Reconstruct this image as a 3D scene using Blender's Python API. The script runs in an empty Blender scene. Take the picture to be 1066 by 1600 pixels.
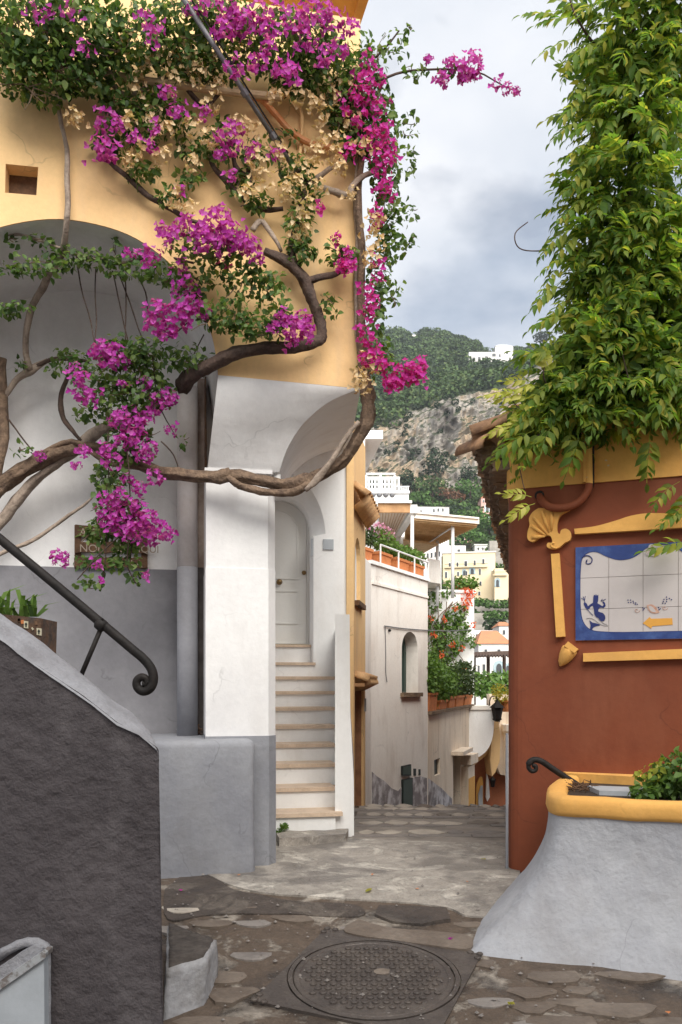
import bpy, bmesh, math, random
import numpy as np
from mathutils import Vector, Matrix, noise
from mathutils.geometry import tessellate_polygon

# ---------------------------------------------------------------- camera, sky, sun, exposure
SC = bpy.context.scene
COL = SC.collection
R = math.radians
random.seed(7)
RNG = np.random.default_rng(11)
F, CX, HY, EZ = 1300.0, 533.0, 1070.0, 1.6          # focal length and horizon of the view, eye height

cam = bpy.data.cameras.new('camera')
cam.sensor_fit = 'VERTICAL'
cam.sensor_height = 36.0
cam.lens = F / 1600 * 36.0
cam.shift_y = (HY - 800) / 1600
cam.clip_start, cam.clip_end = 0.05, 6000
co = bpy.data.objects.new('camera', cam)
COL.objects.link(co)
co.location = (0, 0, EZ)
co.rotation_euler = (R(90), 0, 0)
SC.camera = co

SUN_TO = Vector((0.24, -0.80, 0.68)).normalized()      # towards the veiled sun
world = bpy.data.worlds.new('World')
SC.world = world
world.use_nodes = True
wn, wl = world.node_tree.nodes, world.node_tree.links
wn.clear()
wo = wn.new('ShaderNodeOutputWorld')
bg = wn.new('ShaderNodeBackground')
sky = wn.new('ShaderNodeTexSky')
sky.sky_type = 'NISHITA'
sky.sun_disc = False
sky.sun_elevation = math.asin(SUN_TO.z)
sky.sun_rotation = math.atan2(SUN_TO.x, SUN_TO.y)
tc = wn.new('ShaderNodeTexCoord')
mp = wn.new('ShaderNodeMapping')
mp.inputs['Scale'].default_value = (1.0, 1.0, 1.9)
mp.inputs['Location'].default_value = (3.1, 0.4, 1.35)
n1 = wn.new('ShaderNodeTexNoise')
n1.inputs['Scale'].default_value = 2.0
n1.inputs['Detail'].default_value = 8
n1.inputs['Roughness'].default_value = 0.5
n1.inputs['Distortion'].default_value = 0.25
r1 = wn.new('ShaderNodeValToRGB')                        # grey undersides to white tops
r1.color_ramp.elements[0].position = 0.38
r1.color_ramp.elements[0].color = (5.6, 6.3, 7.4, 1)
r1.color_ramp.elements[1].position = 0.64
r1.color_ramp.elements[1].color = (9.7, 9.8, 10.1, 1)
n2 = wn.new('ShaderNodeTexNoise')
n2.inputs['Scale'].default_value = 4.2
n2.inputs['Detail'].default_value = 6
r2 = wn.new('ShaderNodeValToRGB')                        # where the blue shows through
r2.color_ramp.elements[0].position = 0.33
r2.color_ramp.elements[0].color = (0.45, 0.45, 0.45, 1)
r2.color_ramp.elements[1].position = 0.47
r2.color_ramp.elements[1].color = (1, 1, 1, 1)
mx = wn.new('ShaderNodeMixRGB')
wl.new(tc.outputs['Generated'], mp.inputs['Vector'])
wl.new(mp.outputs['Vector'], n1.inputs['Vector'])
wl.new(mp.outputs['Vector'], n2.inputs['Vector'])
wl.new(n1.outputs['Fac'], r1.inputs['Fac'])
wl.new(n2.outputs['Fac'], r2.inputs['Fac'])
wl.new(r2.outputs['Color'], mx.inputs['Fac'])
wl.new(sky.outputs['Color'], mx.inputs[1])
wl.new(r1.outputs['Color'], mx.inputs[2])
wl.new(mx.outputs['Color'], bg.inputs['Color'])
bg.inputs['Strength'].default_value = 0.064
wl.new(bg.outputs['Background'], wo.inputs['Surface'])

sl = bpy.data.lights.new('sun', 'SUN')
sl.energy = 4.0
sl.angle = R(60)
sl.color = (1.0, 0.955, 0.88)
so = bpy.data.objects.new('sun', sl)
COL.objects.link(so)
so.rotation_euler = SUN_TO.to_track_quat('Z', 'Y').to_euler()
so.location = (6, -8, 14)

SC.view_settings.view_transform = 'Standard'
SC.view_settings.look = 'None'
SC.view_settings.gamma = 1.0
SC.view_settings.exposure = 0.73
SC.view_settings.use_curve_mapping = False
SC.render.engine = 'CYCLES'
SC.cycles.use_denoising = True
SC.cycles.max_bounces = 8
SC.cycles.diffuse_bounces = 4
SC.cycles.transparent_max_bounces = 8

# ---------------------------------------------------------------- helpers
def P(px, py, d):
    return Vector(((px - CX) / F * d, d, EZ + (HY - py) / F * d))

class Plane:
    """a vertical wall plane: origin, direction u along it, n into the depth"""
    def __init__(s, ox, oy, deg):
        a = R(deg)
        s.o = Vector((ox, oy)); s.u = Vector((math.cos(a), math.sin(a))); s.n = Vector((-math.sin(a), math.cos(a)))
    def at(s, px, py, t=0.0):
        a = (px - CX) / F
        d = (s.n.dot(s.o) + t) / (s.n.x * a + s.n.y)
        return P(px, py, d)
    def w(s, q, t, z):
        p = s.o + s.u * q + s.n * t
        return Vector((p.x, p.y, z))
    def sz(s, px, py, t=0.0):
        p = s.at(px, py, t)
        return ((Vector((p.x, p.y)) - s.o).dot(s.u), p.z)

def thing(name, label, cat, loc=(0, 0, 0), group=None):
    o = bpy.data.objects.new(name, None)
    COL.objects.link(o)
    o.location = loc
    o.empty_display_size = 0.1
    tag(o, label, cat, group)
    return o

def tag(o, label, cat, group=None):
    o['label'] = label
    o['category'] = cat
    if group:
        o['group'] = group
    return o

def wloc(o):
    v = Vector(o.location)
    while o.parent:
        o = o.parent
        v = v + Vector(o.location)
    return v

def link_mesh(name, me, mat, parent=None, kind=None, at=None):
    """me holds world coordinates; the object's origin goes to the base of its box (no rotations on parents)"""
    n = len(me.vertices)
    c = np.empty(n * 3, np.float32)
    me.vertices.foreach_get('co', c)
    c = c.reshape(-1, 3)
    if at is None:
        lo, hi = c.min(0), c.max(0)
        at = ((lo[0] + hi[0]) / 2, (lo[1] + hi[1]) / 2, lo[2])
    c = c - np.array(at, np.float32)
    me.vertices.foreach_set('co', c.ravel())
    me.update()
    o = bpy.data.objects.new(name, me)
    COL.objects.link(o)
    if mat is not None:
        if isinstance(mat, (list, tuple)):
            for m in mat:
                me.materials.append(m)
        else:
            me.materials.append(mat)
    if parent is not None:
        o.parent = parent
        o.location = Vector(at) - wloc(parent)
    else:
        o.location = at
    if kind:
        o['kind'] = kind
    return o

def obj(name, bm, mat, parent=None, smooth=False, kind=None, fix=True):
    if fix:
        bmesh.ops.recalc_face_normals(bm, faces=bm.faces)
    me = bpy.data.meshes.new(name)
    if smooth:
        for f in bm.faces:
            f.smooth = True
    bm.to_mesh(me)
    bm.free()
    return link_mesh(name, me, mat, parent, kind)

def inst(name, me, loc, parent, rot=(0, 0, 0), scale=(1, 1, 1), mat4=None):
    """another object on shared mesh data"""
    o = bpy.data.objects.new(name, me)
    COL.objects.link(o)
    if parent is not None:
        o.parent = parent
    off = wloc(parent) if parent is not None else Vector((0, 0, 0))
    if mat4 is not None:
        o.matrix_local = Matrix.Translation(-off) @ mat4
    else:
        o.location = Vector(loc) - off
        o.rotation_euler = rot
        o.scale = scale
    return o

def B():
    return bmesh.new()

def hexa(bm, p):
    """box from 8 points: bottom ring 0-3, top ring 4-7"""
    v = [bm.verts.new(q) for q in p]
    for f in ((3, 2, 1, 0), (4, 5, 6, 7), (0, 1, 5, 4), (1, 2, 6, 5), (2, 3, 7, 6), (3, 0, 4, 7)):
        bm.faces.new([v[i] for i in f])
    return v

def box(bm, x0, x1, y0, y1, z0, z1):
    return hexa(bm, [(x0, y0, z0), (x1, y0, z0), (x1, y1, z0), (x0, y1, z0), (x0, y0, z1), (x1, y0, z1), (x1, y1, z1), (x0, y1, z1)])

def pbox(bm, pl, q0, q1, t0, t1, z0, z1):
    """box in a wall plane's own frame"""
    return hexa(bm, [pl.w(q0, t0, z0), pl.w(q1, t0, z0), pl.w(q1, t1, z0), pl.w(q0, t1, z0),
                     pl.w(q0, t0, z1), pl.w(q1, t0, z1), pl.w(q1, t1, z1), pl.w(q0, t1, z1)])

def bevel(bm, w, seg=2, ang=30):
    ed = [e for e in bm.edges if len(e.link_faces) == 2 and e.calc_face_angle(0) > R(ang)]
    if ed:
        bmesh.ops.bevel(bm, geom=ed, offset=w, segments=seg, profile=0.5, affect='EDGES')

def slab(bm, pl, outline, t0, t1, holes=()):
    """polygon with holes given as (q, z) in a plane's frame, extruded from t0 to t1"""
    loops = [list(outline)] + [list(h) for h in holes]
    flat = [p for l in loops for p in l]
    tris = tessellate_polygon([[Vector((a, b, 0)) for a, b in l] for l in loops])
    f = [bm.verts.new(pl.w(a, t0, b)) for a, b in flat]
    k = [bm.verts.new(pl.w(a, t1, b)) for a, b in flat]
    for t in tris:
        try:
            bm.faces.new([f[i] for i in t]); bm.faces.new([k[i] for i in reversed(t)])
        except ValueError:
            pass
    o = 0
    for l in loops:
        n = len(l)
        for i in range(n):
            j = (i + 1) % n
            bm.faces.new([f[o + i], f[o + j], k[o + j], k[o + i]])
        o += n

def prism(bm, foot, z0, z1):
    a = [bm.verts.new((x, y, z0)) for x, y in foot]
    b = [bm.verts.new((x, y, z1)) for x, y in foot]
    bm.faces.new(list(reversed(a))); bm.faces.new(b)
    n = len(foot)
    for i in range(n):
        j = (i + 1) % n
        bm.faces.new([a[i], a[j], b[j], b[i]])

def loft(bm, rows, close=False):
    """quads between consecutive rows of points"""
    vr = [[bm.verts.new(p) for p in r] for r in rows]
    for a, b in zip(vr, vr[1:]):
        n = len(a)
        for i in range(n if close else n - 1):
            j = (i + 1) % n
            bm.faces.new([a[i], a[j], b[j], b[i]])
    return vr

def smooth_line(pts, k=5):
    """Catmull-Rom through the points (tuples of any length)"""
    pts = [tuple(p) for p in pts]
    if len(pts) < 3:
        return [tuple(a + (b - a) * i / k for a, b in zip(pts[0], pts[1])) for i in range(k + 1)]
    out = []
    for i in range(len(pts) - 1):
        p0, p1, p2, p3 = pts[max(i - 1, 0)], pts[i], pts[i + 1], pts[min(i + 2, len(pts) - 1)]
        for j in range(k):
            t = j / k
            out.append(tuple(0.5 * (2 * b + (c - a) * t + (2 * a - 5 * b + 4 * c - d) * t * t + (3 * b - a - 3 * c + d) * t ** 3)
                             for a, b, c, d in zip(p0, p1, p2, p3)))
    out.append(pts[-1])
    return out

def tube(bm, pts, rad, n=8, cap=True, rough=0.0):
    pts = [Vector(p) for p in pts]
    m = len(pts)
    if not isinstance(rad, (list, tuple)):
        rad = [rad] * m
    tan = [(pts[min(i + 1, m - 1)] - pts[max(i - 1, 0)]).normalized() for i in range(m)]
    ref = Vector((0, 0, 1)) if abs(tan[0].z) < 0.9 else Vector((1, 0, 0))
    s = tan[0].cross(ref).normalized()
    rows = []
    for i in range(m):
        s = (s - tan[i] * s.dot(tan[i])).normalized()
        c = tan[i].cross(s)
        row = []
        for j in range(n):
            a = 2 * math.pi * j / n
            r = rad[i]
            if rough:
                r *= 1 + .28 * rough * math.sin(5 * a + i * .42 + pts[0].x * 9) + .16 * rough * math.sin(9 * a - i * .3) + rough * .8 * noise.noise(Vector((math.cos(a) * 2.2, math.sin(a) * 2.2, i * 0.55)) + pts[0] * 3.7)
            row.append(pts[i] + (s * math.cos(a) + c * math.sin(a)) * r)
        rows.append(row)
    vr = loft(bm, rows, True)
    if cap:
        bm.faces.new(list(reversed(vr[0]))); bm.faces.new(vr[-1])

def lathe(bm, c, prof, n=20, axis=None):
    """profile of (r, h) turned about the vertical through c, or about axis"""
    c = Vector(c)
    rot = axis.to_track_quat('Z', 'Y').to_matrix() if axis is not None else Matrix.Identity(3)
    rows = [[c + rot @ Vector((r * math.cos(2 * math.pi * j / n), r * math.sin(2 * math.pi * j / n), h)) for j in range(n)] for r, h in prof]
    vr = loft(bm, rows, True)
    bm.faces.new(list(reversed(vr[0]))); bm.faces.new(vr[-1])

def roughen(bm, amp, scale, cuts=0, only=None):
    if cuts:
        bmesh.ops.subdivide_edges(bm, edges=bm.edges[:], cuts=cuts, use_grid_fill=True)
    bm.normal_update()
    for v in bm.verts:
        if only is None or only(v.co):
            v.co += v.normal * (amp * noise.fractal(v.co * scale, 0.8, 2.0, 3))

def dense(bm, size):
    """cut long edges until faces are about this size"""
    for _ in range(8):
        ed = [e for e in bm.edges if e.calc_length() > size]
        if not ed:
            break
        bmesh.ops.subdivide_edges(bm, edges=ed, cuts=1, use_grid_fill=True)
    bmesh.ops.triangulate(bm, faces=[f for f in bm.faces if len(f.verts) > 4])

# ---------------------------------------------------------------- materials
MATS = {}
def nd(t, ty, **kw):
    n = t.nodes.new(ty)
    for k, v in kw.items():
        n.inputs[k].default_value = v
    return n

def mat(name, col, col2=None, scale=1.5, rough=0.85, bump=0.12, bscale=35, fine=0.12, stain=None, stain_amt=0.0,
        stain_scale=(1.2, 1.2, 0.35), metal=0.0, spec=0.35, thr=(0.42, 0.68), rough2=None, bdist=0.01, detail=6, crack=0.0, chip=None, chip_thr=0.66, chip_scale=9.0):
    """world-position noise: two tones in blotches, fine grain, optional streaky stain, bump"""
    m = bpy.data.materials.new(name)
    m.use_nodes = True
    t = m.node_tree
    b = t.nodes['Principled BSDF']
    L = t.links.new
    g = nd(t, 'ShaderNodeNewGeometry')
    c2 = col2 or tuple(x * 0.82 for x in col)
    na = nd(t, 'ShaderNodeTexNoise', Scale=scale, Detail=float(detail), Roughness=0.6)
    L(g.outputs['Position'], na.inputs['Vector'])
    ra = nd(t, 'ShaderNodeMapRange')
    ra.inputs['From Min'].default_value, ra.inputs['From Max'].default_value = thr
    L(na.outputs['Fac'], ra.inputs['Value'])
    mixa = nd(t, 'ShaderNodeMixRGB')
    mixa.inputs[1].default_value = (*col, 1)
    mixa.inputs[2].default_value = (*c2, 1)
    L(ra.outputs['Result'], mixa.inputs['Fac'])
    out = mixa.outputs['Color']
    nb = nd(t, 'ShaderNodeTexNoise', Scale=bscale, Detail=5.0, Roughness=0.65)
    L(g.outputs['Position'], nb.inputs['Vector'])
    if fine:
        rf = nd(t, 'ShaderNodeMapRange')
        rf.inputs['From Min'].default_value, rf.inputs['From Max'].default_value = 0.25, 0.75
        rf.inputs['To Min'].default_value, rf.inputs['To Max'].default_value = 1 - fine, 1 + fine
        L(nb.outputs['Fac'], rf.inputs['Value'])
        mf = nd(t, 'ShaderNodeVectorMath')
        mf.operation = 'SCALE'
        L(out, mf.inputs[0]); L(rf.outputs['Result'], mf.inputs['Scale'])
        out = mf.outputs['Vector']
    if stain:
        mpn = nd(t, 'ShaderNodeMapping')
        mpn.inputs['Scale'].default_value = stain_scale
        L(g.outputs['Position'], mpn.inputs['Vector'])
        ns = nd(t, 'ShaderNodeTexNoise', Scale=3.0, Detail=7.0, Roughness=0.62)
        L(mpn.outputs['Vector'], ns.inputs['Vector'])
        rs = nd(t, 'ShaderNodeMapRange')
        rs.inputs['From Min'].default_value, rs.inputs['From Max'].default_value = 0.5, 0.72
        rs.inputs['To Max'].default_value = stain_amt
        L(ns.outputs['Fac'], rs.inputs['Value'])
        ms = nd(t, 'ShaderNodeMixRGB')
        ms.inputs[2].default_value = (*stain, 1)
        L(rs.outputs['Result'], ms.inputs['Fac']); L(out, ms.inputs[1])
        out = ms.outputs['Color']
    if chip:                                             # flaked spots that bare the plaster underneath
        nk = nd(t, 'ShaderNodeTexNoise', Scale=chip_scale, Detail=8.0, Roughness=0.68)
        L(g.outputs['Position'], nk.inputs['Vector'])
        rk = nd(t, 'ShaderNodeMapRange')
        rk.inputs['From Min'].default_value, rk.inputs['From Max'].default_value = chip_thr, chip_thr + 0.02
        L(nk.outputs['Fac'], rk.inputs['Value'])
        mk = nd(t, 'ShaderNodeMixRGB')
        mk.inputs[2].default_value = (*chip, 1)
        L(rk.outputs['Result'], mk.inputs['Fac']); L(out, mk.inputs[1])
        out = mk.outputs['Color']
    if crack:                                            # hairline cracks in places
        nw = nd(t, 'ShaderNodeTexNoise', Scale=2.5, Detail=4.0)
        L(g.outputs['Position'], nw.inputs['Vector'])
        av = nd(t, 'ShaderNodeVectorMath'); av.operation = 'MULTIPLY_ADD'
        av.inputs[1].default_value = (.5, .5, .5)
        L(nw.outputs['Color'], av.inputs[0]); L(g.outputs['Position'], av.inputs[2])
        vo = nd(t, 'ShaderNodeTexVoronoi', Scale=1.1); vo.feature = 'DISTANCE_TO_EDGE'
        L(av.outputs['Vector'], vo.inputs['Vector'])
        rc_ = nd(t, 'ShaderNodeMapRange')
        rc_.inputs['From Min'].default_value, rc_.inputs['From Max'].default_value = .002, .007
        rc_.inputs['To Min'].default_value, rc_.inputs['To Max'].default_value = crack, 0.0
        L(vo.outputs['Distance'], rc_.inputs['Value'])
        nm_ = nd(t, 'ShaderNodeMapRange'); nm_.inputs['From Min'].default_value, nm_.inputs['From Max'].default_value = .5, .6
        L(nw.outputs['Fac'], nm_.inputs['Value'])
        mu = nd(t, 'ShaderNodeMath'); mu.operation = 'MULTIPLY'
        L(rc_.outputs['Result'], mu.inputs[0]); L(nm_.outputs['Result'], mu.inputs[1])
        mc = nd(t, 'ShaderNodeMixRGB'); mc.inputs[2].default_value = (*(x * .35 for x in col), 1)
        L(mu.outputs[0], mc.inputs['Fac']); L(out, mc.inputs[1])
        out = mc.outputs['Color']
    L(out, b.inputs['Base Color'])
    b.inputs['Roughness'].default_value = rough
    b.inputs['Metallic'].default_value = metal
    b.inputs['Specular IOR Level'].default_value = spec
    if rough2 is not None:
        rr = nd(t, 'ShaderNodeMapRange')
        rr.inputs['To Min'].default_value, rr.inputs['To Max'].default_value = rough, rough2
        L(ra.outputs['Result'], rr.inputs['Value']); L(rr.outputs['Result'], b.inputs['Roughness'])
    if bump:
        bu = nd(t, 'ShaderNodeBump', Strength=bump, Distance=bdist)
        L(nb.outputs['Fac'], bu.inputs['Height'])
        bu2 = nd(t, 'ShaderNodeBump', Strength=min(1.0, bump * 1.2), Distance=bdist * 3)
        nc = nd(t, 'ShaderNodeTexNoise', Scale=bscale / 6, Detail=3.0)
        L(g.outputs['Position'], nc.inputs['Vector']); L(nc.outputs['Fac'], bu2.inputs['Height'])
        L(bu.outputs['Normal'], bu2.inputs['Normal'])
        L(bu2.outputs['Normal'], b.inputs['Normal'])
    MATS[name] = m
    return m

def leafmat(name, cols, trans=0.35, rough=0.45, spec=0.3):
    """thin leaf or petal: a different tone for every loose piece, some light through it"""
    m = bpy.data.materials.new(name)
    m.use_nodes = True
    t = m.node_tree
    L = t.links.new
    b = t.nodes['Principled BSDF']
    g = nd(t, 'ShaderNodeNewGeometry')
    r = nd(t, 'ShaderNodeValToRGB')
    cr = r.color_ramp
    while len(cr.elements) < len(cols):
        cr.elements.new(0.5)
    for i, c in enumerate(cols):
        cr.elements[i].position = i / max(1, len(cols) - 1)
        cr.elements[i].color = (*c, 1)
    L(g.outputs['Random Per Island'], r.inputs['Fac'])
    L(r.outputs['Color'], b.inputs['Base Color'])
    b.inputs['Roughness'].default_value = rough
    b.inputs['Specular IOR Level'].default_value = spec
    tr = nd(t, 'ShaderNodeBsdfTranslucent')
    sc = nd(t, 'ShaderNodeVectorMath')
    sc.operation = 'MULTIPLY'
    sc.inputs[1].default_value = (1.5, 1.5, 0.8)
    L(r.outputs['Color'], sc.inputs[0]); L(sc.outputs['Vector'], tr.inputs['Color'])
    mxs = nd(t, 'ShaderNodeMixShader')
    mxs.inputs['Fac'].default_value = trans
    L(b.outputs['BSDF'], mxs.inputs[1]); L(tr.outputs['BSDF'], mxs.inputs[2])
    L(mxs.outputs['Shader'], t.nodes['Material Output'].inputs['Surface'])
    MATS[name] = m
    return m

yellow = mat('yellow_plaster', (0.80, 0.535, 0.26), (0.74, 0.48, 0.235), scale=1.6, stain=(0.55, 0.40, 0.26), stain_amt=0.45, bump=0.18, bscale=28, fine=0.05, crack=0.39, chip=(.72, .62, .5), chip_thr=.74, chip_scale=5)
white = mat('white_plaster', (0.78, 0.77, 0.76), (0.70, 0.69, 0.69), scale=1.4, bump=0.2, bscale=26, fine=0.04, stain=(0.55, 0.52, 0.50), stain_amt=0.35, crack=0.25, chip=(.48, .45, .42), chip_thr=.72, chip_scale=7)
whitec = mat('white_limewash', (0.88, 0.88, 0.87), (0.84, 0.84, 0.83), scale=1.4, bump=0.12, bscale=26, fine=0.03, crack=0.17, stain=(.62, .58, .53), stain_amt=.35)
cream = mat('cream_plaster', (0.90, 0.86, 0.80), (0.85, 0.79, 0.72), scale=1.1, bump=0.15, bscale=22, fine=0.05, stain=(0.50, 0.42, 0.35), stain_amt=0.4, crack=0.33, chip=(.52, .44, .36), chip_thr=.70, chip_scale=5)
greyd = mat('grey_dado_paint', (0.215, 0.21, 0.225), (0.265, 0.26, 0.275), scale=2.2, bump=0.22, bscale=26, fine=0.06, stain=(0.36, 0.36, 0.38), stain_amt=0.4, stain_scale=(1, 1, 0.8), crack=0.28, chip=(.5, .49, .5), chip_thr=.70, chip_scale=8)
greyb = mat('grey_bench_paint', (0.225, 0.23, 0.255), (0.275, 0.28, 0.30), scale=2.0, bump=0.35, bscale=30, fine=0.08, stain=(0.20, 0.195, 0.20), stain_amt=0.45, stain_scale=(1, 1, 0.7), crack=0.28, chip=(.2, .19, .19), chip_thr=.72, chip_scale=9)
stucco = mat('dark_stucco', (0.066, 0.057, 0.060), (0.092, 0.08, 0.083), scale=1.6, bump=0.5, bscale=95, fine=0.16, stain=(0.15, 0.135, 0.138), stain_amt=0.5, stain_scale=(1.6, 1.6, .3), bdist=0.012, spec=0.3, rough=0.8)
coping = mat('pale_skylit_coping_paint', (0.30, 0.30, 0.32), (0.215, 0.21, 0.222), scale=5, bump=0.6, bscale=80, fine=0.15)  # paler coat than the face, with sky light on the top painted in
orange = mat('terracotta_paint', (0.205, 0.053, 0.021), (0.165, 0.042, 0.018), scale=1.4, bump=0.12, bscale=24, fine=0.05, rough=0.75, stain=(0.26, 0.088, 0.042), stain_amt=0.45, crack=0.33, chip=(.46, .24, .15), chip_thr=.73, chip_scale=6)
ochre = mat('ochre_paint', (0.76, 0.41, 0.11), (0.68, 0.35, 0.09), scale=2.0, bump=0.25, bscale=30, fine=0.06, stain=(0.50, 0.28, 0.10), stain_amt=0.4, crack=0.28, chip=(.62, .5, .36), chip_thr=.69, chip_scale=14)
planterw = mat('planter_whitewash', (0.37, 0.375, 0.40), (0.45, 0.455, 0.475), scale=2.2, bump=0.55, bscale=34, fine=0.07, stain=(0.30, 0.29, 0.29), stain_amt=0.55, stain_scale=(1, 1, 0.8), bdist=0.012, crack=0.28, chip=(.27, .255, .25), chip_thr=.69, chip_scale=7)
traver = mat('travertine', (0.66, 0.51, 0.38), (0.55, 0.42, 0.31), scale=9, bump=0.25, bscale=60, fine=0.12, rough=0.6)
doorw = mat('white_door_paint', (0.80, 0.79, 0.755), (0.78, 0.77, 0.735), bump=0.04, fine=0.02, rough=0.45)
brass = mat('brass', (0.25, 0.16, 0.07), rough=0.35, metal=0.8, bump=0, fine=0)
black = mat('black_iron', (0.014, 0.012, 0.011), (0.024, 0.019, 0.017), scale=20, rough=0.6, bump=0.15, bscale=90, fine=0.15, spec=0.22)
rust = mat('rusty_iron', (0.15, 0.085, 0.05), (0.07, 0.05, 0.045), scale=14, rough=0.8, bump=0.4, bscale=80)
steel = mat('grey_steel', (0.19, 0.19, 0.20), (0.13, 0.125, 0.13), scale=12, rough=0.5, bump=0.1, bscale=90, metal=0.3)
pipew = mat('pipe_upper_paint', (0.66, 0.62, 0.61), (0.58, 0.53, 0.51), scale=6, bump=0.1, fine=0.06, rough=0.6, stain=(0.5, 0.3, 0.2), stain_amt=0.25)
pipeg = mat('pipe_lower_paint', (0.30, 0.30, 0.325), (0.25, 0.25, 0.27), scale=6, bump=0.1, fine=0.06, rough=0.6)
wood = mat('weathered_wood', (0.14, 0.075, 0.04), (0.075, 0.042, 0.026), scale=9, bump=0.5, bscale=50, fine=0.25)
woodp = mat('warm_wood', (0.50, 0.30, 0.15), (0.36, 0.20, 0.10), scale=5, bump=0.2, bscale=40, fine=0.15)
doorb = mat('brown_door_wood', (0.34, 0.17, 0.085), (0.24, 0.115, 0.06), scale=8, bump=0.2, bscale=40, fine=0.15, rough=0.6)
terra = mat('terracotta', (0.62, 0.225, 0.08), (0.50, 0.17, 0.065), scale=10, bump=0.2, bscale=60, fine=0.12)
tilem = mat('roof_tile_clay', (0.42, 0.24, 0.13), (0.22, 0.13, 0.085), scale=7, bump=0.4, bscale=50, fine=0.2, stain=(0.11, 0.09, 0.07), stain_amt=0.6, stain_scale=(2, 2, 2))
tilel = mat('awning_tile_clay', (0.58, 0.36, 0.18), (0.45, 0.25, 0.12), scale=9, bump=0.3, bscale=50, fine=0.15)
rock = mat('roof_stone', (0.22, 0.15, 0.095), (0.12, 0.08, 0.055), scale=6, bump=0.7, bscale=30, fine=0.25, bdist=0.02)
bark = mat('bougainvillea_bark', (0.20, 0.135, 0.09), (0.095, 0.062, 0.045), scale=16, bump=0.9, bscale=60, fine=0.3, bdist=0.012)
barkp = mat('pale_bark', (0.34, 0.27, 0.215), (0.22, 0.17, 0.135), scale=16, bump=0.7, bscale=60, fine=0.25)
barkd = mat('dark_bark', (0.085, 0.055, 0.042), (0.05, 0.033, 0.027), scale=16, bump=0.8, bscale=60, fine=0.3)
def lane_mat(name, base, pale, dark, wet=0.3):
    m = bpy.data.materials.new(name); m.use_nodes = True
    t = m.node_tree; b = t.nodes['Principled BSDF']; L = t.links.new
    g = nd(t, 'ShaderNodeNewGeometry')
    def nz(sc, det=8.0, rgh=.6, dist=0.0):
        n = nd(t, 'ShaderNodeTexNoise', Scale=sc, Detail=det, Roughness=rgh, Distortion=dist); L(g.outputs['Position'], n.inputs['Vector']); return n.outputs['Fac']
    def rng(v, lo, hi, a=0.0, c=1.0):
        r = nd(t, 'ShaderNodeMapRange'); r.inputs['From Min'].default_value, r.inputs['From Max'].default_value = lo, hi
        r.inputs['To Min'].default_value, r.inputs['To Max'].default_value = a, c; L(v, r.inputs['Value']); return r.outputs['Result']
    def mixc(f, c1, c2):
        x = nd(t, 'ShaderNodeMixRGB'); L(f, x.inputs['Fac'])
        for i, c in ((1, c1), (2, c2)):
            if isinstance(c, tuple): x.inputs[i].default_value = (*c, 1)
            else: L(c, x.inputs[i])
        return x.outputs['Color']
    cem = rng(nz(3.4, 9, .66, .6), .52, .60)               # worn patches of pale cement
    damp = rng(nz(1.7, 8, .6, .4), .51, .61)               # damp dark patches
    fine = nz(70, 5, .7)
    mid = nz(12, 6, .65)
    c = mixc(rng(mid, .3, .7), base, tuple(x * .62 for x in base))
    c = mixc(cem, c, mixc(rng(mid, .35, .65), pale, tuple(x * .7 for x in pale)))
    c = mixc(rng(damp, 0, 1, 0, .85), c, dark)
    sp = nd(t, 'ShaderNodeVectorMath'); sp.operation = 'SCALE'; L(c, sp.inputs[0]); L(rng(fine, .25, .75, .72, 1.28), sp.inputs['Scale'])
    L(sp.outputs['Vector'], b.inputs['Base Color'])
    L(rng(damp, 0, 1, .72, wet), b.inputs['Roughness'])
    b1 = nd(t, 'ShaderNodeBump', Strength=.5, Distance=.01); L(fine, b1.inputs['Height'])
    b2 = nd(t, 'ShaderNodeBump', Strength=.7, Distance=.03); L(mid, b2.inputs['Height']); L(b1.outputs['Normal'], b2.inputs['Normal'])
    b3 = nd(t, 'ShaderNodeBump', Strength=.6, Distance=.012); L(cem, b3.inputs['Height']); L(b2.outputs['Normal'], b3.inputs['Normal'])
    L(b3.outputs['Normal'], b.inputs['Normal'])
    return m
lane_m = lane_mat('worn_lane', (0.125, 0.090, 0.065), (0.34, 0.295, 0.245), (0.032, 0.025, 0.021), .22)
slab_m = lane_mat('pale_worn_concrete', (0.40, 0.36, 0.315), (0.62, 0.57, 0.50), (0.155, 0.138, 0.125), .4)
rampm = lane_mat('dark_ramp_screed', (0.085, 0.066, 0.055), (0.14, 0.115, 0.095), (0.035, 0.028, 0.025), .4)
lane_f = mat('descending_lane', (0.30, 0.265, 0.23), (0.19, 0.165, 0.145), scale=3.0, bump=0.5, bscale=24, fine=0.2, rough=0.6, stain=(0.07, 0.06, 0.05), stain_amt=0.7, stain_scale=(0.9, 0.9, 0.9))
stone_p = mat('pale_cobble', (0.50, 0.445, 0.375), (0.36, 0.315, 0.265), scale=6, bump=0.4, bscale=40, fine=0.12, rough=0.6)
stone_g = mat('grey_cobble', (0.24, 0.215, 0.195), (0.17, 0.15, 0.14), scale=5, bump=0.5, bscale=34, fine=0.18, rough=0.55)
stone_d = mat('brown_flagstone', (0.135, 0.105, 0.082), (0.20, 0.162, 0.13), scale=4, bump=0.5, bscale=30, fine=0.2, rough=0.5)
iron = mat('cast_iron', (0.085, 0.070, 0.062), (0.13, 0.108, 0.092), scale=7, bump=0.35, bscale=60, fine=0.2, rough=0.45, metal=0.35, spec=0.5)
boxm = mat('painted_metal_box', (0.42, 0.45, 0.48), (0.36, 0.385, 0.41), scale=4, bump=0.1, fine=0.05, rough=0.5)
glaze = mat('white_glazed_tile', (0.55, 0.505, 0.49), (0.49, 0.445, 0.43), scale=5, bump=0.04, bscale=10, fine=0.02, rough=0.18, spec=0.5)
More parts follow.
